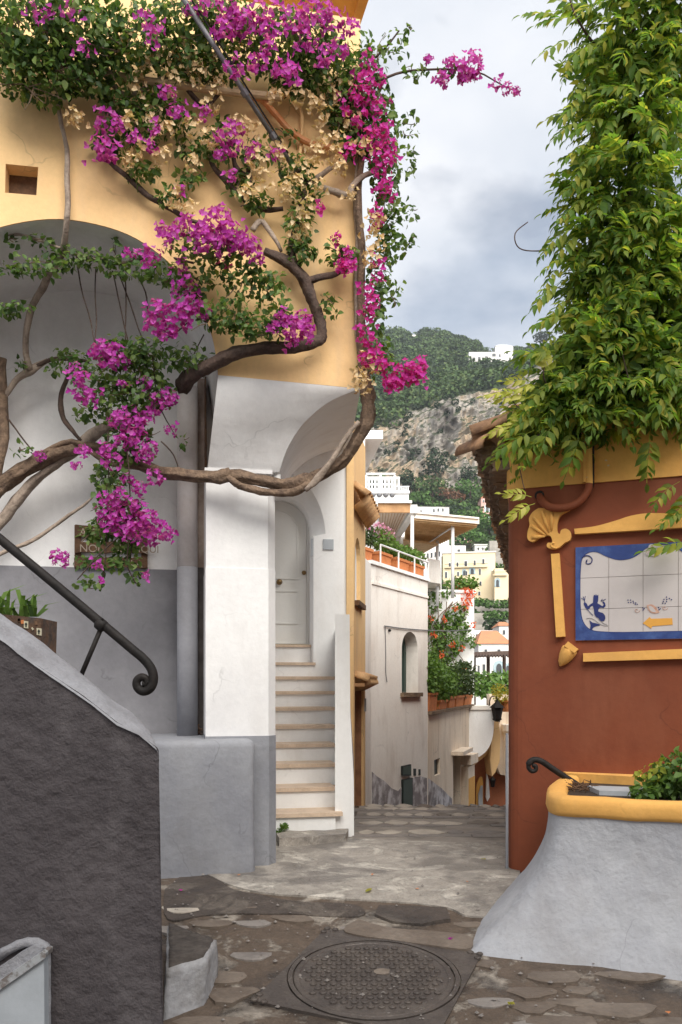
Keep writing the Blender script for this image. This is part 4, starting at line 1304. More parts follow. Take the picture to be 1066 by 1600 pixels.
for i in range(5):
    bm = B(); r = random.Random(i)
    box(bm, -.5, .5, -.5, .5, -.5, .5); bevel(bm, .06, 1); bmesh.ops.subdivide_edges(bm, edges=bm.edges[:], cuts=2, use_grid_fill=True)
    for v in bm.verts: v.co += Vector((noise.noise(v.co * 2 + Vector((i * 5, 0, 0))), noise.noise(v.co * 2 + Vector((i * 5, 9, 0))), noise.noise(v.co * 2 + Vector((i * 5, 0, 9))))) * .16
    me = bpy.data.meshes.new('stone_slab'); bm.to_mesh(me); bm.free(); me.materials.append(rock); slabm.append(me)
d_ = .04
i = 0
ang = math.atan2(SD.y, SD.x)
while d_ < 7.0:
    w = random.uniform(.17, .27)
    for lev, (ovh, h, z) in enumerate(((.10, .075, zr_ - .17), (.17, .07, zr_ - .09), (.21, .06, zr_ - .02))):
        ov = ovh + random.uniform(-.02, .02)
        c = OF.o + SD * (d_ + w / 2 + random.uniform(-.02, .02)) + sideN * (ov / 2 - .08)
        inst('stone_slab', random.choice(slabm), (c.x, c.y, z + random.uniform(-.008, .008)), ohouse, (0, 0, ang + random.uniform(-.06, .06)), (w * 1.05, ov + .2, h))
    d_ += w; i += 1
tm = tile_mesh('roof_tile', .42, .10, .085, m=tilem)
tmi = tile_mesh('roof_tile', .42, .085, .10, m=tilem)
for i in range(34):
    c = OF.o + SD * (.02 + .21 * i) + sideN * (.25 + random.uniform(-.015, .015))
    ax = -sideN
    rz = math.atan2(ax.y, ax.x) - math.pi / 2
    inst('roof_tile', tm, (c.x, c.y, zr_ + .03), ohouse, (R(18), 0, rz + random.uniform(-.04, .04)))
    c2 = c + SD * .105
    if i < 33:
        inst('roof_tile', tmi, (c2.x, c2.y, zr_ + .075), ohouse, (R(18), R(180), rz + random.uniform(-.04, .04)))
bm = B()                                                 # the roof plane behind the first tiles
a, b = OF.o + sideN * .1 + SD * .05, OF.o + SD * 8 + sideN * .1
c, d = b - sideN * 2.5, a - sideN * 2.5
hexa(bm, [(a.x, a.y, zr_ + .02), (d.x, d.y, zr_ + .75), (c.x, c.y, zr_ + .75), (b.x, b.y, zr_ + .02), (a.x, a.y, zr_ + .08), (d.x, d.y, zr_ + .82), (c.x, c.y, zr_ + .82), (b.x, b.y, zr_ + .08)])
obj('roof', bm, tilem, ohouse)
for k, (px, py, ry) in enumerate(((772, 697, -12), (800, 682, 4), (830, 672, 0))):      # tiles turned over the gable end
    p = OF.at(px, py, -.1)
    inst('roof_tile', tm, (p.x, p.y, p.z), ohouse, (R(6), R(ry), R(20)))
# moulded picture frame on the wall
def opoly(bm, px, t0, t1, bev=0):
    slab(bm, OF, [OF.sz(x, y) for x, y in px], t0, t1)
    if bev: bevel(bm, bev, 2)
bm = B(); opoly(bm, smooth_line([(898, 828), (930, 824), (960, 816), (985, 808), (1010, 804), (1040, 804), (1075, 806), (1120, 812)], 4) + [(1120, 822), (1066, 826), (985, 831), (899, 836)], -.045, .0, .006); obj('top_moulding', bm, ochre, ohouse)
bm = B(); opoly(bm, [(862, 867), (875, 866), (884, 995), (870, 996)], -.045, .0, .008); obj('side_moulding', bm, ochre, ohouse)
bm = B(); opoly(bm, [(912, 1021), (1120, 1012), (1120, 1028), (912, 1034)], -.045, .0, .008); obj('bottom_moulding', bm, ochre, ohouse)
shell_o = smooth_line([(843, 796), (834, 802), (828, 812), (829, 822), (826, 832), (826, 844), (835, 848), (845, 841), (856, 838), (862, 840), (864, 849), (857, 850), (856, 856), (864, 859), (875, 857), (883, 850), (892, 845), (893, 834), (886, 828), (878, 830), (876, 836), (872, 832), (872, 820), (876, 808), (884, 802), (891, 798), (888, 795), (872, 798), (858, 796)], 3)
bm = B(); opoly(bm, shell_o, -.05, .0); bevel(bm, .006, 2); shl = obj('shell_moulding', bm, ochre, ohouse)
for (x0, y0), (x1, y1) in (((847, 799), (858, 832)), ((834, 808), (855, 835)), ((831, 822), (853, 837)), ((831, 840), (852, 838)), ((862, 800), (862, 830))):
    bm = B(); tube(bm, [OF.at(x0, y0, -.05), OF.at((x0 + x1) / 2, (y0 + y1) / 2, -.054), OF.at(x1, y1, -.05)], [.012, .014, .006], 6); obj('rib', bm, ochre, shl, smooth=True)
bm = B()
sp = [(866 + (9 - 2.2 * a) * math.cos(a + 1), 850 + (9 - 2.2 * a) * .8 * math.sin(a + 1)) for a in [k * .35 for k in range(12)]]
tube(bm, [OF.at(x, y, -.05) for x, y in sp], .008, 6); obj('scroll', bm, ochre, shl, smooth=True)
bm = B(); ax = (OF.at(899, 1003, -.03) - OF.at(876, 1042, -.03)).normalized()
lathe(bm, OF.at(875, 1041, -.02), [(.004, 0), (.03, .03), (.05, .08), (.056, .12), (.054, .14)], 14, ax); fin = obj('finial', bm, ochre, ohouse, smooth=True)
bm = B(); opoly(bm, [(889, 1003), (905, 1015), (899, 1021), (883, 1010)], -.075, .0, .006); obj('finial_collar', bm, ochre, fin)
# painted tile panel
tp = thing('tile_panel', 'glazed tile picture with blue border, merman, shells and yellow arrow', 'tile panel', OF.at(980, 1002))
q0, zt = OF.sz(895, 856); qb, zb_ = OF.sz(904, 1001)
q0 = (q0 + qb) / 2
TS = .222
rowsN, colsN = 3, 5
TH = (zt - zb_) / rowsN
bm = B(); pbox(bm, OF, q0, q0 + TS * colsN, -.006, .0, zb_, zt); obj('backing', bm, grout, tp)
for i in range(rowsN):
    for j in range(colsN):
        bm = B(); dt = random.uniform(0, .0012)
        pbox(bm, OF, q0 + TS * j + .0015, q0 + TS * (j + 1) - .0015, -.014 - dt, -.0065, zb_ + TH * i + .0015, zb_ + TH * (i + 1) - .0015); bevel(bm, .0015, 1)
        obj('tile', bm, glaze, tp)
W, H = TS * colsN, zt - zb_
def tq(x, z): return (q0 + x, zb_ + z)
def mirror(l): return l + [(W - x, z) for x, z in reversed(l)]
o_ = [(0.001, 0.001), (W - .001, .001), (W - .001, H - .001), (.001, H - .001)]
lo = smooth_line([(W / 2, .05), (.35, .05), (.20, .055), (.10, .072), (.05, .13), (.033, .22), (.030, .38), (.033, .5), (.045, .575), (.085, .61), (.14, .612), (.20, .58), (.28, .55), (.36, .555), (.42, .585), (.47, .625), (W / 2 - .02, .64)], 4)
inn = lo + [(W - x, z) for x, z in reversed(lo)][:-1]
bm = B(); slab(bm, OF, [tq(x, z) for x, z in o_], -.0168, -.0158, [[tq(x, z) for x, z in inn]])
obj('painted_border', bm, blue, tp)
bm = B(); slab(bm, OF, [tq(x, z) for x, z in [(x, z) for x, z in inn]], -.0172, -.0159, [[tq(W / 2 + (x - W / 2) * .992, H / 2 + (z - H / 2) * .988) for x, z in reversed(inn)]])
obj('border_line', bm, navy, tp)
bm = B()
tube(bm, [OF.w(*(lambda p: (p[0], -.017, p[1]))(tq(.083 + (.045 - .0062 * a) * math.cos(2.6 - a), .55 + (.045 - .0062 * a) * math.sin(2.6 - a)))) for a in [k * .3 for k in range(23)]], [.004] * 20 + [.006, .008, .009], 6)
obj('painted_spiral', bm, navy, tp)
def motif(px, m, name, t=-.0168):
    bm = B(); slab(bm, OF, [OF.sz(x, y) for x, y in px], t - .0012, t + .001); return obj(name, bm, m, tp)
Z5 = lambda pts: [(870 + x / 5.44, 820 + y / 5.44) for x, y in pts]
Z0 = Z5
Z5 = lambda pts: [(x + 3.2, y) for x, y in Z0(pts)]
motif(Z5([(302, 594), (310, 604), (318, 590), (326, 604), (338, 596), (338, 620), (336, 648), (330, 668), (350, 680), (372, 694), (384, 680), (372, 662), (378, 650), (394, 664), (400, 690), (384, 708), (352, 704), (340, 716), (336, 738), (352, 744), (378, 752), (394, 772), (398, 796), (388, 818), (364, 824), (346, 812), (340, 796), (318, 784), (304, 762), (300, 722), (292, 690), (276, 694), (262, 714), (244, 724), (226, 706), (212, 672), (222, 656), (240, 672), (250, 694), (272, 676), (292, 664), (294, 640), (296, 612)]), navy, 'painted_merman')
motif(Z5([(262, 812), (286, 832), (316, 838), (346, 846), (352, 856), (322, 862), (296, 872), (282, 898), (268, 888), (272, 856)]), navy, 'painted_tail_fin')
for a, b in (((226, 700), (292, 772)), ((192, 622), (216, 640)), ((208, 610), (218, 640)), ((226, 606), (220, 642)), ((216, 636), (224, 660)), ((362, 650), (400, 632)), ((358, 648), (372, 630))):
    (x0, y0), (x1, y1) = Z5([a, b])
    bm = B(); tube(bm, [OF.at(x0, y0, -.017), OF.at(x1, y1, -.017)], .0022, 5); obj('painted_trident', bm, navy, tp)
for pts in ([(232, 800), (262, 794), (300, 806), (340, 836), (380, 856), (420, 858)], [(340, 800), (380, 838), (410, 846)]):
    bm = B(); tube(bm, [OF.at(*p, -.017) for p in smooth_line(Z5(pts), 4)], .0014, 5); obj('painted_wave', bm, steel, tp)
Z5 = Z0
motif(Z5([(732, 838), (790, 784), (802, 800), (982, 794), (986, 850), (812, 864), (804, 884)]), gold, 'painted_arrow')
motif(Z5(smooth_line([(754, 238), (770, 218), (786, 176), (812, 168), (836, 178), (858, 208), (878, 234), (868, 262), (836, 270), (800, 270), (764, 262), (754, 238)], 2)), glaze, 'painted_shell', -.0182)
for a in ((770, 252), (790, 262), (812, 264), (834, 262), (856, 250), (757, 238), (876, 236)):
    (x0, y0), (x1, y1) = Z5([(812, 180), a])
    bm = B(); tube(bm, [OF.at(x0, y0, -.0195), OF.at(x1, y1, -.0195)], .0015, 4); obj('shell_line', bm, rosy, tp)
motif(Z5(smooth_line([(766, 684), (800, 678), (832, 690), (858, 724), (872, 746), (840, 756), (800, 748), (774, 720), (766, 684)], 2)), rosy, 'painted_conch')
motif(Z5(smooth_line([(780, 690), (800, 692), (826, 712), (842, 742), (812, 742), (790, 722), (780, 690)], 2)), glaze, 'conch_mouth', -.018)
for cx, cy in ((682, 726), (918, 704)):
    bm = B(); tube(bm, [OF.at(*Z5([(cx + (26 - 3.4 * a) * math.cos(a), cy + (22 - 3 * a) * math.sin(a))])[0], -.017) for a in [k * .4 for k in range(17)]], .0018, 5); obj('painted_snail', bm, rosy, tp)
dm = B(); lathe(dm, (0, 0, 0), [(.0045, 0), (.0045, .0012), (.001, .0014)], 7); dme = bpy.data.meshes.new('dot'); dm.to_mesh(dme); dm.free(); dme.materials.append(navy)
for x, y in [(606, 640), (610, 660), (628, 640), (630, 660), (650, 650), (654, 664), (672, 664), (684, 676), (668, 676), (732, 706), (744, 712), (734, 724), (866, 704), (880, 714), (870, 722), (906, 652), (912, 634), (934, 614), (936, 634), (934, 652), (958, 626), (976, 636), (902, 666), (922, 668)]:
    p = OF.at(*Z5([(x, y)])[0], -.0165)
    inst('painted_dot', dme, p, tp, (R(90), 0, R(-20)))
# corrugated pipe looping out of the wall under the vine
cp = thing('conduit_loop', 'ochre and terracotta conduit pipes looping out of the wall under the vine', 'pipe', OF.at(925, 760))
bm = B(); tube(bm, [OF.at(x, y, -.05) for x, y in smooth_line([(921, 660), (921, 700), (922, 745), (921, 757)], 4)], .026, 10); obj('upper_pipe', bm, ochre, cp, smooth=True)
bm = B(); tube(bm, [OF.at(x, y, -.045) for x, y in smooth_line([(914, 660), (914, 700), (915, 742), (914, 754)], 4)], .016, 8); obj('side_pipe', bm, ochre, cp, smooth=True)
bm = B(); tube(bm, [OF.at(x, y, t) for x, y, t in smooth_line([(921, 756, -.05), (918, 768, -.055), (905, 784, -.06), (885, 793, -.07), (862, 793, -.07), (848, 784, -.05), (843, 774, .02)], 6)], .027, 10); obj('looped_pipe', bm, orange, cp, smooth=True)
bm = B(); tube(bm, [OF.at(x, y, t) for x, y, t in smooth_line([(927, 660, -.06), (927, 740, -.06), (926, 760, -.05), (918, 778, -.03)], 5)], .008, 6); obj('cable', bm, black, cp)
bm = B(); lathe(bm, OF.at(843, 774, -.004), [(.034, 0), (.03, .004), (.001, .0045)], 12, Vector((-OF.n.x, -OF.n.y, 0))); obj('wall_hole', bm, black, cp)
# ---------------------------------------------------------------- yellow house further down the left side
YF = Plane(.122, 9.62, 82)                               # its lane front, seen almost edge-on; into the depth = left
yh = thing('yellow_house', 'narrow yellow house beyond the stairs with tiled awnings and brown door', 'house', YF.w(.8, .5, .1))
def yq(d): return (d - 9.62) / math.sin(R(82))
ytop = 4.75
win = [(a, b) for a, b in arch_pts(yq(9.95), yq(10.5), EZ + (HY - 940) / F * 10.1, EZ + (HY - 870) / F * 10.1, EZ + (HY - 838) / F * 10.1, 10)]
dr = [(yq(9.93), -.3), (yq(9.93), EZ + (HY - 1072) / F * 10.2), (yq(10.85), EZ + (HY - 1072) / F * 10.2), (yq(10.85), -.3)]
bm = B(); slab(bm, YF, [(0.02, .42), (0.02, ytop), (yq(11.05), ytop), (yq(11.05), -.6), dr[3][:1] + (-.6,), dr[2], dr[1], dr[0][:1] + (-.6,), (0.02, -.6)], 0, .35, [list(reversed(win))])
obj('wall', bm, yellow, yh)
bm = B(); hx = HF.sz(541, 900, W1T)[0]; hx2 = HF.sz(552, 900, W1T)[0]
pbox(bm, HF, hx, hx2, W1T - .03, W1T + .3, .42, ytop - .4); obj('corner_pilaster', bm, yellow, yh)
bm = B(); pbox(bm, HF, hx + .003, hx2 + .004, W1T - .034, W1T + .3, .0, .42); obj('grey_plinth', bm, greyb, yh)
w_ = None
bm = B(); slab(bm, YF, win, .09, .12); w_ = obj('window', bm, glassp, yh)
bm = B(); slab(bm, YF, [(a, b) for a, b in win], .05, .09, [[((a - win[8][0]) * .8 + win[8][0], (b - 2.9) * .9 + 2.9) for a, b in reversed(win)]]); obj('window_frame', bm, wpaint, w_)
bm = B(); pbox(bm, YF, yq(9.9), yq(10.6), -.06, .1, win[0][1] - .06, win[0][1] - .002); obj('window_sill', bm, wood, w_)
bm = B(); slab(bm, YF, [dr[0], dr[1], dr[2], dr[3]], .12, .17); dd_ = obj('door', bm, doorb, yh)
zt_ = dr[1][1]
for a0 in (9.99, 10.22, 10.45, 10.66):
    for z0, z1 in ((-.2, .25), (.36, .8), (.92, zt_ - .12)):
        bm = B(); pbox(bm, YF, yq(a0), yq(a0 + .14), .135 - .028, .121, z0, z1); bevel(bm, .006, 1); obj('door_panel', bm, woodp, dd_)
for a0 in (9.93, 10.83):
    bm = B(); pbox(bm, YF, yq(a0), yq(a0 + .05), .03, .119, -.3, zt_); obj('door_frame', bm, doorb, dd_)
tl = tile_mesh('awning_tile', .34, .085, .07, m=tilel)
tl2 = tile_mesh('awning_tile', .34, .07, .085, m=tilel)
def awning(parent, dlist, z, out, sl, w):
    nx, ny = -YF.n.x, -YF.n.y
    rz = math.atan2(-ny, -nx) - math.pi / 2
    for i, d in enumerate(dlist):
        c = YF.w(yq(d), -out, z)
        inst('awning_tile', tl, c, parent, (R(sl), 0, rz), (w, (out + .06) / .34, 1))
        c = YF.w(yq(d + w * .085), -out - .01, z + .05)
        inst('awning_tile', tl2, c, parent, (R(sl), R(180), rz), (w, (out + .06) / .34, 1))
awning(yh, [9.72 + .165 * i for i in range(7)], 3.78, .17, 40, 1.0)
awning(yh, [9.98 + .16 * i for i in range(6)], 1.63, .16, 22, .95)
bm = B(); pbox(bm, YF, yq(9.9), yq(10.95), -.12, .02, 1.58, 1.62); obj('awning_board', bm, woodp, yh)
bm = B(); pbox(bm, YF, yq(10.93), yq(11.0), -.02, .0, 1.25, 1.42); obj('letter_box', bm, boxm, yh)
bm = B()                                                 # white slab of the roof beyond
q_ = [(.12, 11.5), (.58, 11.5), (.36, 13.7), (.05, 13.7)]
prism(bm, q_, 5.0, 5.12); obj('roof_slab', bm, whitec, yh)
bm = B(); prism(bm, [(.0, 11.06), (.32, 11.06), (.35, 13.6), (-.2, 13.6)], ytop - 1.2, 5.0); obj('upper_wall', bm, whitec, yh)

# ---------------------------------------------------------------- white house down the lane
A_, B_w, C_ = P(569.5, 900, 11.06), P(580, 900, 11.7), P(668.5, 900, 13.7)
ang = math.degrees(math.atan2(C_.y - B_w.y, C_.x - B_w.x))
WP = Plane(B_w.x, B_w.y, ang)
LQ = (Vector((C_.x, C_.y)) - WP.o).length
wh = thing('white_house', 'cream white house with arched green window and pot-lined roof terrace', 'house', (C_.x - .6, C_.y - .5, -1))
zw = 3.3
aw = [WP.sz(x, y) for x, y in smooth_line([(628, 1083), (628, 1020), (629, 1003), (633, 992), (640, 987), (647, 991), (651, 1001), (653, 1020), (653, 1083)], 3)]
bm = B(); slab(bm, WP, [(0, -1.8), (0, zw), (LQ, zw), (LQ, -1.8)], 0, .32, [aw]); obj('wall', bm, cream, wh)
bm = B()
prism(bm, [(A_.x, A_.y), (B_w.x, B_w.y), (WP.w(.1, .3, 0).x, WP.w(.1, .3, 0).y), (A_.x - .5, A_.y + .6)], -1.8, zw - .002); obj('corner_wall', bm, cream, wh)
b2, b3 = WP.w(LQ, .34, 0), WP.w(0, .34, 0)
bm = B(); prism(bm, [(b3.x, b3.y), (b2.x, b2.y), (b2.x - .9, b2.y + 1.3), (b3.x - 1.6, b3.y + 2.2)], zw - .3, zw - .05); obj('terrace_floor', bm, cream, wh)
bm = B(); pbox(bm, WP, -.04, LQ + .03, -.035, .3, zw - .0, zw + .05); obj('coping', bm, whitec, wh)
bm = B(); pbox(bm, WP, .02, LQ - .01, -.02, -.001, zw - .28, zw - .24); obj('string_course', bm, cream, wh)
qa, qb = aw[0][0], aw[-1][0]
bm = B(); slab(bm, WP, [(qa - .05, aw[0][1] - .02), (qa - .05, aw[8][1] + .2), (qb + .05, aw[8][1] + .2), (qb + .05, aw[0][1] - .02)], .27, .31); wn_ = obj('window', bm, glassp, wh)
bm = B(); inner = [((a - (qa + qb) / 2) * .78 + (qa + qb) / 2, (b - 1.9) * .88 + 1.88) for a, b in aw]
slab(bm, WP, aw, .2, .268, [list(reversed(inner))]); obj('window_frame', bm, greenp, wn_)
bm = B(); pbox(bm, WP, (qa + qb) / 2 - .02, (qa + qb) / 2 + .02, .21, .268, aw[0][1], aw[12][1]); obj('window_mullion', bm, greenp, wn_)
bm = B(); pbox(bm, WP, qa - .06, qb + .08, -.06, .27, aw[0][1] - .06, aw[0][1] + .003); bevel(bm, .008, 1); obj('window_sill', bm, rock, wn_)
pe = [(581, 1206), (590, 1214), (600, 1220), (612, 1232), (622, 1236), (634, 1222), (648, 1214), (658, 1213), (667, 1216), (667, 1330), (581, 1330)]
bm = B(); slab(bm, WP, [WP.sz(*p) for p in pe], -.006, -.0005); obj('peeling_base', bm, peel, wh)
for (x0, y0, x1, y1), nm in (((626.5, 1194, 640, 1212), 'upper_hatch'), ((627, 1215, 642.5, 1262), 'lower_hatch')):
    bm = B(); slab(bm, WP, [WP.sz(x0, y0 + 3), WP.sz(x1, y0), WP.sz(x1, y1), WP.sz(x0, y1)], -.03, .002); h_ = obj(nm, bm, dgreen, wh)
    bm = B(); slab(bm, WP, [WP.sz(x0 + .8, y0 + 4.5), WP.sz(x1 - 1, y0 + 2), WP.sz(x1 - 1, y1 - 2), WP.sz(x0 + .8, y1 - 2)], -.034, -.029); obj('hatch_panel', bm, greenp, h_)
for x0, y0, x1, y1 in ((646, 1201, 649.5, 1212), (654, 1202, 656.5, 1211)):
    bm = B(); slab(bm, WP, [WP.sz(x0, y0), WP.sz(x1, y0), WP.sz(x1, y1), WP.sz(x0, y1)], -.01, .002); obj('vent', bm, dgreen, wh)
bm = B(); tube(bm, [WP.at(x, y, -.02) for x, y in smooth_line([(601, 978), (608, 979), (630, 982), (668, 985)], 4)] + [P(700, 986, 14.6), P(737, 984, 16.2)], .009, 5)
cab = thing('overhead_cable', 'thin grey cable strung from the white house across the rose wall', 'cable', WP.at(601, 978)); obj('span', bm, steel, cab)
bm = B(); tube(bm, [WP.at(x, y, -.015) for x, y in smooth_line([(602, 978), (603, 1020), (603, 1050), (605, 1066)], 5)], .006, 5); obj('drop', bm, steel, cab)
bm = B(); lathe(bm, WP.at(609, 985, -.02), [(.01, -.02), (.022, -.01), (.022, .01), (.01, .02)], 8); obj('insulator', bm, black, cab)
# railing and flower boxes along its roof edge
rl = thing('terrace_railing', 'white metal railing along the sloping roof edge of the white house', 'railing', WP.w(.5, 0, zw))
zr2 = zw + .31
bm = B(); tube(bm, [WP.w(.28, -.02, zr2), WP.w(LQ, -.02, zr2)], .014, 6); obj('top_rail', bm, wpaint, rl)
for q in (.28, .95, 1.6, LQ - .02):
    bm = B(); tube(bm, [WP.w(q, -.02, zw + .04), WP.w(q, -.02, zr2)], .013, 6); obj('post', bm, wpaint, rl)
def flower_box(name, label, c0, c1, w, h, z, m, blobs, leaf, pmat, group, petals=(), pm=None, size=.05):
    """tapered terracotta trough between two floor points, with its plant"""
    a, b = Vector(c0), Vector(c1)
    u = (b - a).normalized(); n = Vector((-u.y, u.x))
    th = thing(name, label, 'flower box', (((a + b) / 2).x, ((a + b) / 2).y, z), group)
    bm = B()
    lo = [a + u * .02 - n * w * .42, b - u * .02 - n * w * .42, b - u * .02 + n * w * .42, a + u * .02 + n * w * .42]
    hi = [a - n * w / 2, b - n * w / 2, b + n * w / 2, a + n * w / 2]
    hexa(bm, [(p.x, p.y, z) for p in lo] + [(p.x, p.y, z + h) for p in hi]); bevel(bm, .006, 1)
    obj('trough', bm, terra, th)
    bm = B(); hi2 = [a - u * .012 - n * (w / 2 + .012), b + u * .012 - n * (w / 2 + .012), b + u * .012 + n * (w / 2 + .012), a - u * .012 + n * (w / 2 + .012)]
    prism(bm, [(p.x, p.y) for p in hi2], z + h - .035, z + h + .004); obj('rim', bm, terra, th)
    link_mesh('foliage', bush_mesh('foliage', blobs, size), pmat, th)
    if petals:
        link_mesh('blossom', bush_mesh('blossom', petals, size * .8), pm, th)
    return th
def wpt(q, t): p = WP.w(q, t, 0); return (p.x, p.y)
BX = [(-.12, .2, .16), (.36, .8, .12), (.98, 1.5, .12), (1.58, 2.14, .12)]
LB = ['leftmost terracotta flower box with pink geraniums on the white house roof', 'terracotta flower box behind the railing with pink geraniums, second from the left', 'terracotta flower box with bright green plants, third along the roof railing', 'terracotta flower box with green plants at the right end of the roof railing']
for i, (qa_, qb_, t) in enumerate(BX):
    mid = WP.w((qa_ + qb_) / 2, t, 0)
    bl = [((WP.w(qa_ + (qb_ - qa_) * k / 3, t, 0).x, WP.w(qa_ + (qb_ - qa_) * k / 3, t, 0).y, zw + .33 + (.12 if i < 2 else .05)), (.13, .16, .15 if i < 2 else .11), 120) for k in range(4)]
    pt = [((b[0][0], b[0][1], b[0][2] + .12), (.15, .15, .11), 34) for b in bl] if i < 2 else ()
    flower_box('flower_box', LB[i], wpt(qa_, t), wpt(qb_, t), .19, .18, zw + .052, terra, bl, .06, bushd if i < 1 else bushm, 'flower boxes along the white roof terrace', pt, petalp, .055)
# ---------------------------------------------------------------- terrace wall continuing down the lane
D_ = P(737, 1105, 17.0)
ang2 = math.degrees(math.atan2(D_.y - C_.y, D_.x - C_.x))
TW = Plane(C_.x + .004, C_.y + .004, ang2)
TL = (Vector((D_.x, D_.y)) - TW.o).length
zt_w = EZ + (HY - 1117) / F * 13.7
tw = thing('terrace_wall', 'stained cream terrace wall with dark doorway below the terracotta boxes', 'wall', TW.w(1.8, 0, -2))
def tz_(q): return zt_w + .05 * q / TL
dq = [TW.sz(708, 1182), TW.sz(719.5, 1176), TW.sz(719.5, 1330), TW.sz(709, 1330)]
wo_ = [TW.sz(678.5, 1188), TW.sz(687.5, 1184), TW.sz(688, 1209), TW.sz(679, 1213)]
bm = B(); slab(bm, TW, [(0, -4), (0, tz_(0)), (TL, tz_(TL)), (TL, -4)], 0, .3, [dq, wo_]); obj('wall', bm, warmc, tw)
bm = B(); slab(bm, TW, [(dq[0][0] - .1, dq[0][1] + .1), (dq[1][0] + .1, dq[1][1] + .1), (dq[2][0] + .1, dq[2][1]), (dq[3][0] - .1, dq[3][1])], .2, .25); obj('doorway', bm, dgreen, tw)
bm = B(); slab(bm, TW, [(wo_[0][0] - .05, wo_[0][1] + .05), (wo_[1][0] + .05, wo_[1][1] + .05), (wo_[2][0] + .05, wo_[2][1] - .05), (wo_[3][0] - .05, wo_[3][1] - .05)], .05, .1); obj('hatch', bm, dgreen, tw)
bm = B(); slab(bm, TW, [(0, tz_(0) + .002), (0, tz_(0) + .05), (TL, tz_(TL) + .05), (TL, tz_(TL) + .002)], -.06, .4); obj('coping', bm, rock, tw)
bm = B(); slab(bm, TW, [TW.sz(669, 1216), TW.sz(690, 1232), TW.sz(706, 1248), TW.sz(706, 1330), TW.sz(669, 1330)], -.006, -.0005); obj('peeling_base', bm, peel, tw)
bm = B(); slab(bm, TW, [(dq[0][0] - .12, dq[0][1] + .03), (dq[1][0] + .12, dq[1][1] + .03), (dq[1][0] + .12, dq[1][1] + .1), (dq[0][0] - .12, dq[0][1] + .1)], -.22, .02); obj('door_canopy', bm, warmc, tw)
p0, p1 = TW.sz(721, 1100)[0], TW.sz(731, 1100)[0]
bm = B(); pbox(bm, TW, p0, p1, -.14, .01, -4, TW.sz(726, 1196)[1]); obj('pilaster', bm, warmc, tw)
zc_ = TW.sz(726, 1178)[1]
bm = B(); pbox(bm, TW, p0 - .06, p1 + .06, -.2, .01, zc_ - .18, zc_); bevel(bm, .02, 1); obj('capital', bm, warmc, tw)
bm = B(); pbox(bm, TW, p0 + .002, p1 + .003, -.144, .008, -4, TW.sz(726, 1214)[1]); obj('yellow_pilaster_foot', bm, ochre, tw)
# boxes on the wall
def tpt(q, t): p = TW.w(q, t, 0); return (p.x, p.y)
TB = [(.1, .62, 'tall terracotta box with bright green bush at the left end of the lane wall', bushm, 2, .30), (.8, 1.35, 'short terracotta box under bright green bush on the lane wall', bushm, 2, .16), (1.55, 2.0, 'plain terracotta box, third along the lane wall top', bushm, 1, .2),
      (2.1, 2.75, 'terracotta box with sparse dark shrub on the lane wall', bushd, 1, .2), (2.85, 3.55, 'long terracotta box with dense dark shrub at the wall corner', bushd, 2, .2)]
for i, (a, b, lab, m, big, h) in enumerate(TB):
    c = TW.w((a + b) / 2, .12, 0); z = tz_(a) + .055
    bl = [((TW.w(a + (b - a) * k / 3, .12, 0).x, TW.w(a + (b - a) * k / 3, .12, 0).y, z + h + .2 + .05 * big), (.24, .24, .20 + .09 * big), 150 * big) for k in range(4)]
    flower_box('flower_box', lab, tpt(a, .12), tpt(b, .12), .26, h, z, terra, bl, .06, m, 'terracotta boxes along the lane wall', size=.07)
# corner beyond: rounded white balcony over an arched passage
ah = thing('archway_house', 'white rounded balcony above a red-brown arched passage down the lane', 'house', (D_.x + .3, D_.y, -3))
AP = Plane(D_.x - .05, D_.y + .01, 4)
bal = smooth_line([(731, 1190), (736, 1184), (746, 1180), (757, 1170), (764, 1155), (767, 1135), (768, 1107)], 3)
bm = B(); slab(bm, AP, [AP.sz(x, y) for x, y in [(728, 1107), (728, 1203)] + bal], -.25, .25); obj('balcony_front', bm, whitec, ah)
bal2 = [(728, 1212), (731, 1200), (736, 1192), (747, 1188), (759, 1178), (768, 1158), (772, 1135), (782, 1128), (780, 1150), (774, 1160), (765, 1182), (752, 1192), (744, 1200), (742, 1216), (739, 1200), (735, 1204), (733, 1222)]
bm = B(); slab(bm, AP, [AP.sz(x, y) for x, y in bal2], .26, .8); obj('vault_rib', bm, yellow, ah)
bm = B(); slab(bm, AP, [AP.sz(x, y) for x, y in [(768, 1107), (778, 1106), (784, 1150), (783, 1190), (776, 1208), (771, 1214), (768, 1190), (770, 1160), (772, 1135)]], .1, .6); obj('side_bracket', bm, yellow, ah)
bm = B(); slab(bm, AP, [AP.sz(x, y) for x, y in [(735, 1120), (850, 1120), (850, 1340), (735, 1340)]], 1.0, 1.2); obj('red_wall', bm, redlow, ah)
bm = B(); slab(bm, AP, [AP.sz(x, y) for x, y in [(778, 1085), (840, 1085), (840, 1225), (796, 1216), (784, 1190), (783, 1130)]], .7, .95); obj('upper_wall', bm, warmc, ah)
bm = B(); slab(bm, AP, [AP.sz(x, y) for x, y in smooth_line([(761, 1310), (761, 1245), (763, 1230), (768, 1222), (772, 1232), (772, 1310)], 3)], .93, 1.0); nf = obj('niche_frame', bm, ochre, ah)
bm = B(); slab(bm, AP, [AP.sz(x, y) for x, y in [(764, 1310), (764, 1250), (768, 1236), (771, 1236), (771, 1310)]], .9, .94); obj('niche_panel', bm, boxm, nf)
bm = B(); slab(bm, AP, [AP.sz(x, y) for x, y in [(778, 1216), (781, 1226), (783, 1255), (779, 1262), (776.5, 1255)]], .92, .99); obj('white_jamb', bm, whitec, ah)
